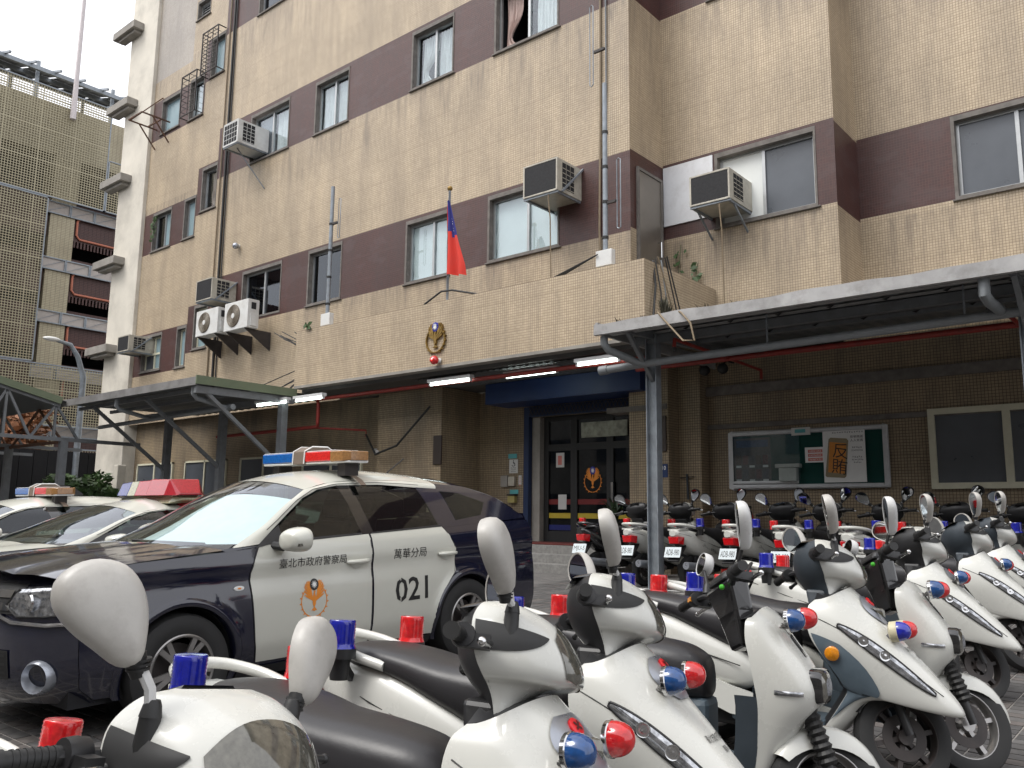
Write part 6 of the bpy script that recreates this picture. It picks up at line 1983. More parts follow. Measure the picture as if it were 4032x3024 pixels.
        mo = sobj('mirror_stalk', b, M[st_m], t, smooth=40)
        if not E:
            b = MB().tube([(.345, s_ * .168, 1.09), (.342, s_ * .178, 1.112 + mdz[mi_] * .6), (.325, s_ * .195, 1.13 + mdz[mi_])], .0105, 8); sobj('stalk_rod', b, M['mirror_white'], mo, smooth=True)
        sobj('mirror_shell', sh, M[mm], mo, smooth=60)
        sobj('mirror_glass', gl, M['mirror'], mo, fixn=False)
    return t

ROW = 'white police scooters parked in the front row'
make_scooter('K', (-1.80, .765), 85.9, -10.1, 3, 'nearest white police scooter, cut by the lower left corner, big dusty mirror shell', ROW, scale=.965, mdz=(.045, -.025), mtilt=(12, 4))
make_scooter('K', (-1.88, 1.724), 82, -5.7, 34, 'white police scooter second nearest, large black seat below the patrol car door', ROW)
make_scooter('K', (-2.08, 2.50), 78.5, -5.8, 36, 'white police scooter third nearest, its mirror before the entrance steps', ROW)
make_scooter('E', (-2.0, 3.43), 81.5, -5.2, 44, 'white police scooter with bare black handlebars and square headlight, nearer of two such', ROW, mirrors=('mirror_white', 'mirror_white'))
make_scooter('G', (-2.02, 4.45), 82, -6.2, 35, 'white police scooter with slate dash, blue-grey side panels and cream lamp bases', ROW, scale=1.02, dash='grey_plastic', lamps=('blue_beacon', 'red_lens', 'cream_plastic'), lamp_pos=(.70, .72))
make_scooter('E', (-1.82, 4.85), 83, -6.4, 42, 'white police scooter with bare black handlebars and square headlight, farther of two such', ROW, mirrors=('mirror_white', 'mirror_white'))
make_scooter('K', (-2.1, 6.5), 82, -6, 45, 'white police scooter behind the farther square headlight one, blue and red lamps touching', ROW)
make_scooter('K', (-2.05, 7.75), 82.7, -6.5, 46, 'white police scooter cut by the right edge, red badge on its upper fairing', ROW, dash='grey_plastic')
make_scooter('K', (-2.05, 8.75), 84, -6, 45, 'farthest white police scooter of the front row, only dash and mirrors showing at right edge', ROW, dash='grey_plastic')

# back row against the wall, seen from behind
def copy_tree(o, parent=None):
    c = o.copy()
    COL.objects.link(c)
    if parent is not None:
        c.parent = parent
    for ch in list(o.children): copy_tree(ch, c)
    return c
BACK = 'police scooters parked in the back row against the wall'
def place(o, x, y, bearing, lean):
    o.matrix_world = Matrix.Translation((x, y, gz(y))) @ TILT @ Matrix.Rotation(rad(90 - bearing), 4, 'Z') @ Matrix.Rotation(rad(lean), 4, 'X') @ Matrix.Scale(1.08, 4)
bk0 = make_scooter('K', (-6.95, 12.0), 8, -2, 12, 'white police scooter in the back row just right of the canopy post', BACK, scale=1.08, plate='ADB-980', mirrors=('black_plastic', 'black_plastic'), body='white_paint')
BX = [(-6.02, 'white police scooter in the back row below the left end of the notice board'), (-5.16, 'white police scooter in the back row below the middle of the notice board'), (-4.42, 'white police scooter in the back row below the phone poster'), (-3.62, 'white police scooter in the back row between notice board and window'), (-2.8, 'white police scooter in the back row below the left edge of the big window'), (-2.0, 'white police scooter in the back row below the big window beside the right canopy post')]
for k, (x, lab) in enumerate(BX):
    c = copy_tree(bk0)
    c['label'] = lab
    place(c, x, 12.0 + .08 * math.sin(k * 2.1), 8 + 3 * math.sin(k * 1.7), -2 + math.sin(k * 3.1))
place(bk0, -6.80, 12.0, 8, -2)
make_scooter('K', (-7.62, 12.0), 10, -2, 14, 'black scooter in the back row left of the canopy post before the steps', BACK, scale=1.08, plate='MJU-5', mirrors=('black_plastic', 'black_plastic'), body='gloss_black', lettered=False)
# ------------------------------------------------------------------ patrol cars
def lerp(a, b, t): return a + (b - a) * t
def poly_at(pts, s):
    """point at fraction s along a polyline of (x, z)"""
    L = [0]
    for i in range(1, len(pts)): L.append(L[-1] + math.hypot(pts[i][0] - pts[i - 1][0], pts[i][1] - pts[i - 1][1]))
    d = s * L[-1]
    for i in range(1, len(pts)):
        if d <= L[i] + 1e-9:
            u = (d - L[i - 1]) / max(1e-9, L[i] - L[i - 1])
            return (lerp(pts[i - 1][0], pts[i][0], u), lerp(pts[i - 1][1], pts[i][1], u))
    return pts[-1]
def coons(bot, top, left, right, n=24, m=14):
    """fill four edges in the (x, z) plane: bot and top run left to right, left and right run bottom to top"""
    g = []
    for j in range(m + 1):
        v = j / m
        row = []
        for i in range(n + 1):
            u = i / n
            b, t, l, r = poly_at(bot, u), poly_at(top, u), poly_at(left, v), poly_at(right, v)
            p = []
            for k in (0, 1):
                p.append((1 - v) * b[k] + v * t[k] + (1 - u) * l[k] + u * r[k] - ((1 - u) * (1 - v) * bot[0][k] + u * (1 - v) * bot[-1][k] + (1 - u) * v * top[0][k] + u * v * top[-1][k]))
            row.append(tuple(p))
        g.append(row)
    return g
def sm(x, a, b):
    t = max(0, min(1, (x - a) / (b - a)))
    return t * t * (3 - 2 * t)

def make_car(cx, yrear, label, zs=1.0, bar='slim', detail=True, group='police cars parked side by side', hood='navy_paint', rear='navy_paint', plan=1.0, dip=0.):
    """local axes: x forward from the rear hub, y left, z up"""
    t = thing('police_car', label, 'police car', (cx, yrear, gz(yrear)), group, static=False)
    t.matrix_world = Matrix.Translation((cx, yrear, gz(yrear))) @ TILT @ Matrix.Rotation(rad(-90), 4, 'Z')
    Z = lambda z: z if z < .9 else .9 + (z - .9) * zs
    FT, RT = 3.60, -1.02
    def belt(x): return 1.165 - .035 * max(0, x) - .02 * max(0, x - 1.5) ** 2
    def ys(x, z):
        y = .895
        y -= .10 * (max(0, x - 2.55) / 1.0) ** 2.2 + .07 * (max(0, -.1 - x) / .9) ** 2
        y -= .055 * (abs(z - .62) / .45) ** 2.2 if z < .62 else .035 * ((z - .62) / .5) ** 2
        y += .012 * math.exp(-((z - .98) / .05) ** 2) - .010 * math.exp(-((z - .86) / .06) ** 2)
        if z > 1.08:
            k = (z - 1.08)
            y -= .42 * k + .35 * max(0, k - .30) ** 1.5 * 2
        if z < .42: y -= .25 * (.42 - z)
        y += .022 * math.exp(-((math.hypot(x, z - .35) - .40) / .05) ** 2) + .018 * math.exp(-((math.hypot(x - 2.665, z - .36) - .40) / .05) ** 2)
        return y
    def side(g, s_, lift=.0):
        return [[Vector((x, s_ * (ys(x, z) + lift), Z(z))) for x, z in row] for row in g]
    hoodz = lambda x: 1.085 - .05 * max(0, x - 2.15) - .085 * max(0, x - 2.9) ** 1.6
    # nose
    def nose(z, w):            # forward reach at height z and side fraction w
        x = FT - .05 - .30 * abs(w) ** 3.2
        x += .045 * math.sin(max(0, min(1, (z - .25) / .7)) * math.pi) - .10 * max(0, (z - .88)) / .12 - .10 * max(0, .32 - z) / .1
        return x
    # navy lower sides with wheel openings
    body = MB()
    for s_ in (-1, 1):
        nx, nz = 154, 30
        for i in range(nx):
            for j in range(nz):
                q = []
                for (ii, jj) in ((i, j), (i + 1, j), (i + 1, j + 1), (i, j + 1)):
                    u_ = ii / nx
                    zz = .24
                    for _ in range(3):
                        x = RT + .02 + (nose(min(1, zz), 1) - .004 - RT - .02) * u_
                        top = belt(x) if x < 2.15 else hoodz(x) - .012
                        zz = .24 + (top - .24) * jj / nz
                    q.append((x, zz))
                cxm, czm = sum(p[0] for p in q) / 4, sum(p[1] for p in q) / 4
                if math.hypot(cxm, czm - .35) < .395 or math.hypot(cxm - 2.665, czm - .36) < .395: continue
                body.quad(*[Vector((x, s_ * ys(x, z), Z(z))) for x, z in q])
    bo = obj('body', body, M['navy_paint'], t, smooth=40)
    # wheel arch lips and liners
    for s_ in (-1, 1):
        for hx, hz in ((0, .35), (2.665, .36)):
            rows = []
            for k in range(41):
                a_ = rad(-22 + 224 * k / 40)
                rows.append([Vector((hx + r_ * math.cos(a_), s_ * (ys(hx + r_ * math.cos(a_), max(.24, hz + r_ * math.sin(a_))) + l_), max(.22, hz + r_ * math.sin(a_)))) for r_, l_ in ((.375, -.06), (.378, .004), (.392, .012), (.412, .012), (.43, .003))])
            obj('arch_lip', MB().grid(rows), M['navy_paint'], bo, smooth=50)
            b = MB()
            rows = [[Vector((hx + .376 * math.cos(rad(-20 + 220 * k / 24)), s_ * y_, hz + .376 * math.sin(rad(-20 + 220 * k / 24)))) for y_ in (.84, .5)] for k in range(25)]
            b.grid(rows); b.add([Vector((hx + .376 * math.cos(rad(15 * k)), s_ * .52, hz + .376 * math.sin(rad(15 * k)))) for k in range(24)], (tuple(range(24)),))
            obj('arch_liner', b, M['void'], bo, fixn=False)
    # white doors laid on the sides, parted by dark gaps
    fd_front = [(2.10, .30), (2.135, .45), (2.16, .70), (2.185, .88), (2.15, 1.0), (2.10, 1.095)]
    fd_rear = [(1.105, .285), (1.10, .7), (1.095, 1.125)]
    rd_rear = [(.395, .275), (.385, .46), (.33, .60), (.245, .70), (.165, .77), (.150, .95), (.20, 1.06), (.265, 1.150)]
    for s_ in (-1, 1):
        g1 = coons([(2.10, .30), (1.105, .285)], [(2.10, 1.095), (1.6, 1.108), (1.095, 1.125)], fd_front, fd_rear, 36, 22)
        d1 = obj('door', MB().grid(side(g1, s_, .006)), M['car_white'], t, smooth=40)
        g2 = coons([(1.088, .285), (.395, .275)], [(1.080, 1.125), (.265, 1.150)], [(1.088, .285), (1.083, .7), (1.080, 1.125)], rd_rear, 30, 22)
        d2 = obj('door', MB().grid(side(g2, s_, .006)), M['car_white'], t, smooth=40)
        for pts, d_ in ((fd_front, d1), (fd_rear, d1), (rd_rear, d2)):
            obj('door_gap', MB().tube([Vector((x + .003, s_ * (ys(x, z) + .004), Z(z))) for x, z in [poly_at(pts, k / 16) for k in range(17)]], .0042, 5), M['black'], d_, smooth=True)
        for d_, hx in ((d1, 1.25), (d2, .27)):
            b = MB().tube([Vector((hx + .10 - .22 * k / 8, s_ * (ys(hx, .925) + .012 + .028 * math.sin(math.pi * k / 8) ** .5), .925)) for k in range(9)], [.012] + [.0165] * 7 + [.012], 8); obj('handle', b, M['car_white'], d_, smooth=True)
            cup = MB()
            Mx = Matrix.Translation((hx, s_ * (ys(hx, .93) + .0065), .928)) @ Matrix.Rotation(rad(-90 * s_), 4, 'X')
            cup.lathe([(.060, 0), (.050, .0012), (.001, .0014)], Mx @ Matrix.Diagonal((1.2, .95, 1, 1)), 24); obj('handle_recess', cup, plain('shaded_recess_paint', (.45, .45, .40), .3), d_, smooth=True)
        # sill strip
        obj('sill', MB().grid([[Vector((x, s_ * (ys(x, zz) + .008), zz)) for x in [.42 + 1.82 * k / 20 for k in range(21)]] for zz in (.20, .235, .268)]), M['black_plastic'], bo, smooth=40)
        # side glass and its black surrounds
        f_bot = [(2.05, 1.112), (1.6, 1.122), (1.165, 1.135)]
        f_top = [(1.95, 1.18), (1.78, 1.29), (1.60, 1.40), (1.42, 1.465), (1.215, 1.495)]
        gl = coons(f_bot, f_top, [(2.05, 1.112), (1.95, 1.18)], [(1.165, 1.135), (1.19, 1.32), (1.215, 1.495)], 24, 10)
        obj('side_window', MB().grid(side(gl, s_, .004)), M['car_glass'], d1, smooth=60)
        r_bot = [(1.04, 1.135), (.30, 1.165)]
        r_top = [(1.085, 1.497), (.75, 1.500), (.36, 1.472)]
        gl = coons(r_bot, r_top, [(1.04, 1.135), (1.085, 1.497)], [(.30, 1.165), (.36, 1.472)], 20, 10)
        obj('side_window', MB().grid(side(gl, s_, .004)), M['car_glass'], d2, smooth=60)
        gl = coons([(.06, 1.20), (-.30, 1.235)], [(.10, 1.455), (-.12, 1.435), (-.42, 1.345)], [(.06, 1.20), (.10, 1.455)], [(-.30, 1.235), (-.42, 1.345)], 12, 8)
        qw = obj('quarter_window', MB().grid(side(gl, s_, .005)), M['car_glass'], t, smooth=60)
        # pillars: white A pillar and roof side, black B pillar, navy quarter
        rail = [(2.32, 1.085), (2.02, 1.225), (1.78, 1.370), (1.55, 1.478), (1.25, 1.535), (.85, 1.552), (.45, 1.545), (.10, 1.520)]
        edge = [(2.10, 1.100), (1.97, 1.185), (1.79, 1.300), (1.605, 1.412), (1.42, 1.477), (1.215, 1.507), (1.09, 1.510), (.75, 1.514), (.34, 1.486), (.12, 1.475)]
        rows = []
        for k in range(33):
            a_, b_ = poly_at(edge, k / 32), poly_at(rail, k / 32)
            rows.append([Vector((lerp(a_[0], b_[0], u), s_ * (ys(lerp(a_[0], b_[0], u), lerp(a_[1], b_[1], u)) + .012 * math.sin(math.pi * u)), Z(lerp(a_[1], b_[1], u)))) for u in (0, .3, .55, .8, 1)])
        obj('roof_side', MB().grid(rows), M['car_white'], t, smooth=60)
        obj('drip_gap', MB().tube([Vector((p[0] * .995, s_ * (ys(*p) + .008), Z(p[1] - .0))) for p in [(lerp(poly_at(edge, k / 32)[0], poly_at(rail, k / 32)[0], .45), lerp(poly_at(edge, k / 32)[1], poly_at(rail, k / 32)[1], .45)) for k in range(3, 30)]], .004, 5), M['black'], t, smooth=True)
        gl = coons([(1.165, 1.125), (1.04, 1.125)], [(1.215, 1.508), (1.085, 1.510)], [(1.165, 1.125), (1.215, 1.508)], [(1.04, 1.125), (1.085, 1.510)], 4, 8)
        obj('b_pillar', MB().grid(side(gl, s_, .002)), M['gloss_black'], t, smooth=60)
        gl = coons([(2.12, 1.090), (1.165, 1.125)], [(2.05, 1.115), (1.165, 1.138)], [(2.12, 1.09), (2.05, 1.115)], [(1.165, 1.125), (1.165, 1.138)], 10, 2)
        obj('belt_trim', MB().grid(side(gl, s_, .008)), M['black_plastic'], d1)
        gl = coons([(1.08, 1.125), (.265, 1.150)], [(1.06, 1.137), (.28, 1.167)], [(1.08, 1.125), (1.06, 1.137)], [(.265, 1.15), (.28, 1.167)], 10, 2)
        obj('belt_trim', MB().grid(side(gl, s_, .008)), M['black_plastic'], d2)
        gl = coons([(2.14, 1.075), (1.90, 1.115)], [(2.03, 1.15), (1.90, 1.225)], [(2.14, 1.075), (2.03, 1.15)], [(1.90, 1.115), (1.90, 1.225)], 6, 4)
        obj('mirror_base', MB().grid(side(gl, s_, .009)), M['black_plastic'], d1)
        gl = coons([(.33, 1.140), (-1.0, 1.19)], [(.36, 1.487), (.10, 1.520), (-.25, 1.492), (-.62, 1.39), (-.93, 1.22)], [(.33, 1.14), (.36, 1.487)], [(-1.0, 1.19), (-.93, 1.22)], 26, 10)
        obj('rear_quarter', MB().grid(side(gl, s_, .0015)), M[rear], t, smooth=60)
        gl = coons([(1.02, 1.13), (.33, 1.145)], [(1.05, 1.135), (.36, 1.168)], [(1.02, 1.13), (1.05, 1.135)], [(.33, 1.145), (.36, 1.168)], 4, 2)
    # roof, windscreen, bonnet, tail
    railx = [(2.32, 1.085), (2.02, 1.225), (1.78, 1.370), (1.55, 1.478), (1.25, 1.535), (.85, 1.552), (.45, 1.545), (.10, 1.520), (-.25, 1.492), (-.62, 1.39), (-.93, 1.22)]
    def cross(x, z, crown, fwd, n=16):
        out = []
        for k in range(n + 1):
            u = -1 + 2 * k / n
            y = ys(x, z) * u
            out.append(Vector((x + fwd * (1 - u * u), y, Z(z) + crown * (1 - abs(u) ** 2.2))))
        return out
    st = [(1.55, 1.478, .075, .09), (1.25, 1.535, .09, .03), (.85, 1.552, .098, 0), (.45, 1.545, .095, 0), (.10, 1.520, .09, -.02)]
    rf = obj('roof', MB().grid([cross(*p) for p in catmull(st, 4)]), M['car_white'], t, smooth=60)
    st2 = [(.10, 1.520, .09, -.02), (-.25, 1.492, .075, -.04), (-.62, 1.39, .06, -.08), (-.86, 1.27, .05, -.10)]
    obj('roof_rear', MB().grid([cross(*p) for p in catmull(st2, 4)]), M[rear], t, smooth=60)
    ws = []
    for k in range(9):
        u = k / 8
        p = poly_at([(2.28, 1.105), (2.02, 1.225), (1.78, 1.370), (1.555, 1.476)], u)
        ws.append(cross(p[0], p[1], lerp(-.01, .070, u), lerp(.34, .095, u), 20))
    obj('windscreen', MB().grid(ws), M['windscreen'], t, smooth=60)
    b = MB(); b.grid([[p + Vector((.012, 0, .003)) for p in ws[0]], [p + Vector((.05, 0, -.02)) for p in ws[0]], [p + Vector((.085, 0, -.035)) for p in ws[0]]]); obj('cowl_grille', b, M['black_plastic'], t, smooth=60)
    for y0_, y1_ in ((.62, -.05), (0.0, -.62)):
        b = MB(); b.tube([Vector((2.60 - .30 * (y0_ / .72) ** 2, y0_, Z(1.11))), Vector((2.56 - .30 * (y1_ / .72) ** 2, y1_, Z(1.125)))], .010, 5)
        obj('wiper', b, M['rubber'], t)
    hd = []
    for k in range(13):
        u = k / 12
        x = lerp(2.33, 3.42, u)
        z = hoodz(x) - .0
        row = []
        for j in range(21):
            w = -1 + 2 * j / 20
            yy = (ys(x, min(z, 1.07)) - .002) * w
            row.append(Vector((x + (.29 * (1 - w * w)) * (1 - u * .35), yy, Z(z) + .045 * (1 - abs(w) ** 3) - .015 * math.exp(-((abs(w) - .62) / .1) ** 2) - .02 * u * u)))
        hd.append(row)
    obj('bonnet', MB().grid(hd), M[hood], t, smooth=60)
    # fender top between door and bonnet
    for s_ in (-1, 1):
        gl = coons([(2.10, 1.088), (2.36, 1.06)], [(2.30, 1.09), (2.40, 1.075)], [(2.10, 1.088), (2.30, 1.09)], [(2.36, 1.06), (2.40, 1.075)], 4, 3)
        obj('fender_top', MB().grid(side(gl, s_, .002)), M[hood], t, smooth=60)
    rows = []
    for k in range(17):
        z = lerp(.22, 1.0, k / 16)
        rows.append([Vector((nose(z, -1 + 2 * j / 28), (ys(nose(z, 1), z) - .001) * (-1 + 2 * j / 28), z)) for j in range(29)])
    bu = obj('bumper', MB().grid(rows), M[hood], t, smooth=50)
    def np_(w, z, l=.006): return Vector((nose(z, w) + l, (ys(nose(z, 1), z) + .3 * l * abs(w)) * w, z))
    for s_ in (-1, 1):
        o_ = [(.60, .905), (.52, .80), (.64, .735), (.86, .725), (.985, .79), (.985, .93), (.8, .925)]
        rows = [[np_(s_ * lerp(poly_at([(.62, .915), (.52, .815), (.64, .745)], v)[0], .985, u), lerp(poly_at([(.62, .915), (.52, .815), (.64, .745)], v)[1], lerp(.935, .755, v), u), .010 + .012 * math.sin(math.pi * u)) for u in [k / 12 for k in range(13)]] for v in [k / 6 for k in range(7)]]
        hl_ = obj('headlight', MB().grid(rows), M['clear_lens'], t, smooth=60)
        b = MB().tube([np_(s_ * w, z, .018) for w, z in ((.60, .90), (.53, .81), (.64, .75), (.83, .748), (.97, .77))], .006, 5); obj('headlight_rim', b, M['black'], hl_)
        b = MB(); c_ = np_(s_ * .74, .83, .03); b.lathe([(.055, 0), (.05, .012), (.03, .004), (.001, .016)], Matrix.Translation(c_) @ Matrix.Rotation(rad(90), 4, 'Y'), 18); obj('reflector', b, M['chrome'], hl_, smooth=50)
        b = MB(); c_ = np_(s_ * .80, .40, .0); Mx = Matrix.Translation(c_) @ Matrix.Rotation(rad(s_ * 28), 4, 'Z') @ Matrix.Rotation(rad(90), 4, 'Y')
        b.lathe([(.095, -.06), (.10, .02), (.085, .045), (.060, -.01), (.055, -.03)], Mx, 24); fg = obj('fog_lamp', b, M['silver'], t, smooth=50)
        b = MB().lathe([(.052, -.03), (.03, -.018), (.001, -.015)], Mx, 18); obj('fog_lens', b, M['smoke_lens'], fg, smooth=50)
    b = MB()
    rows = [[np_(w, z, .008) for w in [-.62 + 1.24 * k / 20 for k in range(21)]] for z in (.76, .80, .85, .90, .93)]
    gl_ = obj('radiator_grille', MB().grid(rows), M['black'], t, smooth=40)
    for z in (.80, .875):
        obj('chrome_bar', MB().grid([[np_(w, z + dz, .016) for w in [-.56 + 1.12 * k / 20 for k in range(21)]] for dz in (-.022, .022)]), M['chrome'], gl_, smooth=40)
    for s_ in (-1, 1):
        obj('chrome_edge', MB().tube([np_(s_ * w, z, .014) for w, z in ((.30, .752), (.48, .748), (.60, .715), (.84, .700), (.97, .705))], .012, 6), M['chrome'], gl_, smooth=True)
    rows = [[np_(w, z, .008) for w in [-.58 + 1.16 * k / 20 for k in range(21)]] for z in (.38, .45, .55)]
    li = obj('lower_intake', MB().grid(rows), M['black'], t, smooth=40)
    for z in (.42, .47, .52): obj('intake_bar', MB().grid([[np_(w, z + dz, .014) for w in [-.56 + 1.12 * k / 16 for k in range(17)]] for dz in (-.008, .008)]), M['black_plastic'], li)
    # tail
    rows = []
    for k in range(11):
        z = lerp(.26, 1.23, k / 10)
        rows.append([Vector((RT + .02 - .10 * (1 - (-1 + 2 * j / 16) ** 2) * (1 - abs(z - .7)) + .10 * max(0, z - .9) , (ys(RT + .05, min(z, 1.2)) - .002) * (-1 + 2 * j / 16), Z(z))) for j in range(17)])
    obj('tailgate', MB().grid(rows), M[rear], t, smooth=50)
    b = MB(); b.box(-.7, 3.3, -.75, .75, .20, .40); obj('underbody', b, M['void'], t)
    # cabin seen through the glass
    b = MB(); b.box(.0, 2.2, -.70, .70, .42, .98)
    cb_ = obj('cabin', b, M['cabin'], t)
    for x, y in ((1.15, .36), (1.15, -.36), (.25, .36), (.25, -.36)):
        b = MB(); b.loft([[(x + .08, y - .22, .95), (x + .08, y + .22, .95), (x - .06, y + .22, .95), (x - .06, y - .22, .95)], [(x - .04, y - .20, Z(1.22)), (x - .04, y + .20, Z(1.22)), (x - .14, y + .2, Z(1.22)), (x - .14, y - .2, Z(1.22))]]); b.box(x - .16, x - .06, y - .12, y + .12, Z(1.25), Z(1.40))
        obj('seat', b, M['cabin'], cb_, bevel=.03)
    b = MB(); b.box(1.95, 2.35, -.68, .68, .85, 1.04); obj('dashboard', b, M['cabin'], cb_, bevel=.03)
    b = MB().tube([(1.80 + .03 * math.sin(k * .42), .36 + .18 * math.cos(k * .42), Z(1.0) + .17 * math.sin(k * .42)) for k in range(16)], .014, 6); obj('steering_wheel', b, M['cabin'], cb_)
    b = MB(); b.grid([[p + Vector((-.05, 0, -.045)) for p in r_[7:20]] for r_ in ws[1:8]]); obj('sunshade', b, plain('pale_sunshade', (.62, .66, .68), .5, var=.1), cb_, fixn=False) if detail else None
    # door mirrors
    for s_ in (-1, 1):
        b = MB()
        rings = []
        for x, w, z0_, z1_ in catmull([(2.015, .03, 1.09, 1.14), (2.0, .085, 1.06, 1.18), (1.95, .115, 1.045, 1.205), (1.89, .125, 1.04, 1.215), (1.865, .122, 1.045, 1.21)], 3):
            c_, h_ = (z0_ + z1_) / 2, (z1_ - z0_) / 2
            rings.append([Vector((x - .0, s_ * (1.035 + w * math.copysign(abs(math.cos(a_)) ** .75, math.cos(a_)) - .04 * (x - 1.86)), Z(c_ + h_ * math.copysign(abs(math.sin(a_)) ** .8, math.sin(a_))))) for a_ in [2 * math.pi * k / 22 for k in range(22)]])
        mi = obj('door_mirror', b.loft(rings), M['car_white'], t, smooth=55)
        b = MB().tube([Vector((1.985, s_ * .86, Z(1.085))), Vector((1.96, s_ * .95, Z(1.075)))], .03, 8); obj('mirror_arm', b, M['black_plastic'], mi)
        b = MB(); b.box(1.915, 1.945, s_ * 1.06 - .085, s_ * 1.06 + .085, Z(1.085), Z(1.105)) ; b.mapv(lambda p: Vector((p.x + .055 - .35 * max(0, abs(p.y) - 1.06), p.y, p.z))); obj('mirror_signal', b, M['smoke_lens'], mi)
        b = MB(); c_ = Vector((2.26, s_ * (ys(2.26, .80) + .004), .80)); Mx = Matrix.Translation((2.27, s_ * (ys(2.27, .815) + .003), .815)) @ Matrix.Rotation(rad(-90 * s_), 4, 'X') @ Matrix.Diagonal((1.9, .75, 1, 1))
        b.lathe([(.022, 0), (.020, .006), (.001, .008)], Mx, 16); sr = obj('side_marker', b, M['white'], t, smooth=True)
        b = MB().lathe([(.008, .0085), (.001, .0095)], Mx, 10); obj('marker_bulb', b, M['orange'], sr)
    # wheels
    for hx, hz in ((0, .345), (2.665, .345)):
        for s_ in (-1, 1):
            Mx = Matrix.Translation((hx, s_ * .80, hz)) @ Matrix.Rotation(rad(-90 * s_), 4, 'X')
            b = MB().lathe([(.205, .085), (.225, .10), (.30, .105), (.335, .085), (.346, .05), (.346, -.10), (.33, -.12), (.2, -.12), (.205, .085)], Mx, 40, cap=False); wh = obj('wheel', b, M['tyre'], t, smooth=True)
            b = MB().lathe([(.222, .098), (.214, .104), (.203, .098), (.198, .02), (.198, -.05)], Mx, 40, cap=False); b.lathe([(.001, .088), (.034, .088), (.045, .078), (.05, .05)], Mx, 20)
            for k in range(5):
                for dd in (-.16, .16):
                    a_ = 2 * math.pi * k / 5 + .35
                    p_ = Mx @ Vector((.04 * math.cos(a_), .04 * math.sin(a_), .072)); q_ = Mx @ Vector((.205 * math.cos(a_ + dd), .205 * math.sin(a_ + dd), .086))
                    b.beam(p_, q_, .034, .018, up=Mx.to_3x3() @ Vector((0, 0, 1)))
            rm_ = obj('rim', b, M['alloy'], wh, smooth=35)
            b = MB().lathe([(.001, .0), (.16, .0), (.16, -.02), (.001, -.02)], Mx, 24); obj('brake_disc', b, M['iron'], wh)
            b = MB().lathe([(.022, .089), (.018, .094), (.001, .095)], Mx, 16); obj('hub_cap', b, M['silver'], wh)
    # light bar
    if bar == 'slim':
        bx, z0_ = 1.0, Z(1.695)
        lb = MB()
        def sect(y, w=.145, h0=0., h1=.105):
            e_ = min(.006, (h1 - h0) * .3)
            return [Vector((bx + w * c_, y, z0_ + h)) for c_, h in ((-1, h0 + e_), (-1, h1 - e_), (-.95, h1), (.95, h1), (1, h1 - e_), (1, h0 + e_), (.95, h0), (-.95, h0))]
        lbo = obj('light_bar', MB().loft([sect(-.60, .10, .0, .018), sect(-.56, .13, -.0, .018), sect(.56, .13, .0, .018), sect(.60, .10, .0, .018)]), M['white'], t, bevel=.005)
        obj('blue_lens', MB().loft([sect(-.605, .085, .022, .095), sect(-.57, .135, .019, .102), sect(-.10, .14, .019, .102)]), M['bar_blue'], lbo, bevel=.004)
        obj('red_lens', MB().loft([sect(.06, .14, .019, .102), sect(.40, .14, .019, .102)]), M['bar_red'], lbo, bevel=.004)
        obj('amber_lens', MB().loft([sect(.402, .142, .010, .100), sect(.56, .14, .010, .100), sect(.612, .09, .02, .092)]), M['amber_brown'], lbo, bevel=.006)
        for y0_, y1_ in ((-.56, -.105), (.065, .44)):
            obj('top_cover', MB().loft([sect(y0_, .125, .1025, .110), sect(y1_, .125, .1025, .110)]), M['white'], lbo)
        b = MB()
        prof = [(-.17, .0), (-.165, .11), (-.10, .150), (.06, .150), (.14, .11), (.150, .0)]
        b.loft([[Vector((bx + u, y, z0_ + h)) for u, h in prof] for y in (-.10, .055)]); obj('strap', b, M['tape'], lbo, bevel=.006)
        for y in (-.102, .057):
            b = MB().tube([Vector((bx + u * 1.01, y, z0_ + h + .003)) for u, h in prof], .006, 5); obj('strap_edge', b, M['white'], lbo)
        b = MB(); b.loft([[Vector((bx - .16 - .28 * u_, y, z0_ + .02 + .12 * (1 - u_ * u_))) for y in (-.09, -.05, .05, .09)] + [Vector((bx - .16 - .28 * u_, .09, z0_ + .0)), Vector((bx - .16 - .28 * u_, -.09, z0_))] for u_ in (0, .35, .7, 1)]); obj('siren_housing', b, M['black_plastic'], lbo, smooth=40)
        for y in (-.46, .46):
            b = MB(); b.box(bx - .07, bx + .07, y - .05, y + .05, z0_ - .105, z0_ - .001); obj('bar_foot', b, M['iron'], lbo)
        b = MB().grid([[Vector((bx + dx, y, z_)) for y, z_ in ((.44, Z(1.602)), (.54, Z(1.585)), (.60, Z(1.558)), (.665, Z(1.510)))] for dx in (-.03, .03)]); obj('roof_strap', b, M['tape'], lbo, fixn=False)
        b = MB()
        for k in range(3):
            x = 1.42 + .07 * k
            b.add([Vector((x, -.40, Z(1.592 - .012 * k) + .0)), Vector((x + .022, -.40, Z(1.588 - .012 * k))), Vector((x + .022, .16, Z(1.615 - .012 * k))), Vector((x, .16, Z(1.619 - .012 * k)))], ((0, 1, 2, 3),))
    elif bar == 'dome':
        bx, z0_ = 1.0, Z(1.68)
        def sect(y, w, h0, h1): return [Vector((bx + s__ * ww, y, z0_ + h)) for s__, ww, h in ((-1, w, h0), (-1, w * .72, h1), (1, w * .72, h1), (1, w, h0))]
        lbo = obj('light_bar', MB().loft([sect(-.58, .10, -.02, .0), sect(-.54, .19, -.05, .03), sect(.54, .19, -.05, .03), sect(.60, .10, -.02, .0)]), M['dome_clear'], t, bevel=.006)
        obj('blue_dome', MB().loft([sect(-.60, .17, .032, .06), sect(-.54, .205, .031, .165), sect(-.32, .205, .031, .18)]), M['dome_blue'], lbo, bevel=.006)
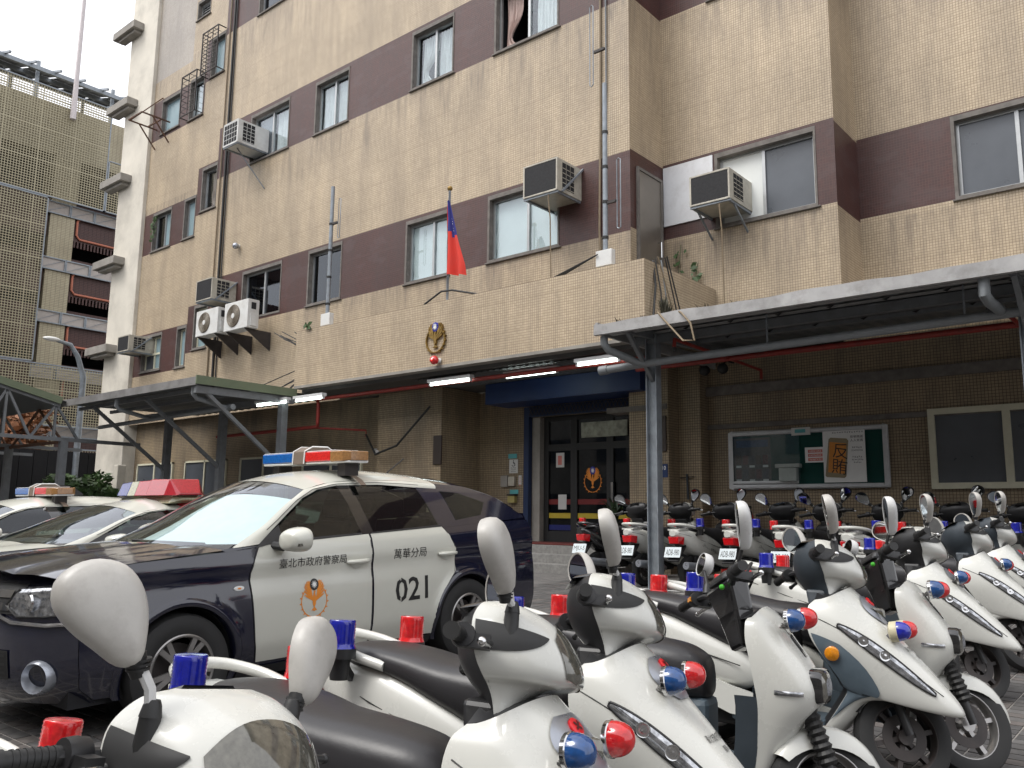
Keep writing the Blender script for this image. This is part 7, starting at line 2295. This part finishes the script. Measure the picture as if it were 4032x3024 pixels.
        obj('clear_dome', MB().loft([sect(-.318, .205, .031, .18), sect(-.16, .205, .031, .185)]), M['dome_clear'], lbo, bevel=.004)
        obj('red_dome', MB().loft([sect(-.158, .205, .031, .185), sect(.10, .205, .031, .19), sect(.12, .22, .031, .20), sect(.50, .22, .031, .195), sect(.62, .15, .031, .05)]), M['dome_red'], lbo, bevel=.006)
        for y in (-.35, .26, .46):
            b = MB(); b.loft([[Vector((bx - .06, y - .04, z0_ - .14)), Vector((bx + .06, y - .04, z0_ - .14)), Vector((bx + .06, y + .02, z0_ - .14)), Vector((bx - .06, y + .02, z0_ - .14))], [Vector((bx - .05, y - .02, z0_ - .05)), Vector((bx + .05, y - .02, z0_ - .05)), Vector((bx + .05, y + .06, z0_ - .05)), Vector((bx - .05, y + .06, z0_ - .05))]])
            obj('bar_foot', b, M['dome_red'], lbo)
        b = MB().grid([[Vector((bx + dx, y, z_)) for y, z_ in ((.44, Z(1.604)), (.54, Z(1.588)), (.60, Z(1.561)), (.665, Z(1.512)))] for dx in (-.04, .05)]); obj('roof_strap', b, M['dome_red'], lbo, fixn=False)
    # roof numerals seen as dark strokes, aerial
    b = MB()
    for k in range(3):
        y0_ = -.30 + .22 * k
        def rp_(u, v, y0_=y0_): 
            x, y = 1.33 + v, y0_ + u
            w = y / .62
            return Vector((x, y, Z(1.478 + (1.535 - 1.478) * min(1, (1.55 - x + .08) / .30)) + .088 * (1 - abs(w) ** 2.2) + .012))
    if detail:
        b = MB().tube([(.0, -.25, Z(1.60)), (-.28, -.25, Z(1.78))], .006, 5); obj('aerial', b, M['rubber'], t)
        # lettering and emblem on the left doors
        def sf(x0, z0):
            return lambda u, v: Vector((x0 - u, ys(x0 - u, z0 + v) + .0082, z0 + v))
        b = MB(); lettering(b, '臺北市政府警察局', sf(1.655, .955), width=.60, height=.068); obj('lettering', b, M['ink'], t, fixn=False)
        b = MB(); lettering(b, '萬華分局', sf(.69, .955), width=.36, height=.080); obj('lettering', b, M['ink'], t, fixn=False)
        b = MB(); lettering(b, '021', sf(.68, .668), width=.36, height=.19, bold=.014)
        obj('car_number', b, M['ink'], t, fixn=False)
        b = MB(); b.add([sf(.68, .668)(-.125 + a_, v_) + Vector((0, .0012, 0)) for a_, v_ in ((-.004, -.10), (.004, -.10), (.004, .10), (-.004, .10))], ((0, 1, 2, 3),)); obj('stencil_gap', b, M['car_white'], t, fixn=False)
        em = sf(1.655, .70)
        for mb_, nm, mt in zip(emblem_mb(lambda u, v, l: em(u * .225, v * .245) + Vector((0, l, 0))), ('bird_wreath', 'sun_disc', 'sun_rays'), ('orange', 'ink', 'white')): obj(nm, mb_, M[mt], t, fixn=False)
    return t
make_car(-6.1, 5.637, 'white and navy patrol car numbered 021 with a slim blue and red light bar')
make_car(-8.78, 5.65, 'white patrol car with an old domed blue and red light bar, between the two others', zs=.66, bar='dome', detail=False, hood='car_white', rear='car_white')
make_car(-11.5, 5.55, 'white patrol car cut by the left edge with a slim red and amber light bar', zs=.70, bar='slim', detail=False, hood='car_white', rear='car_white')
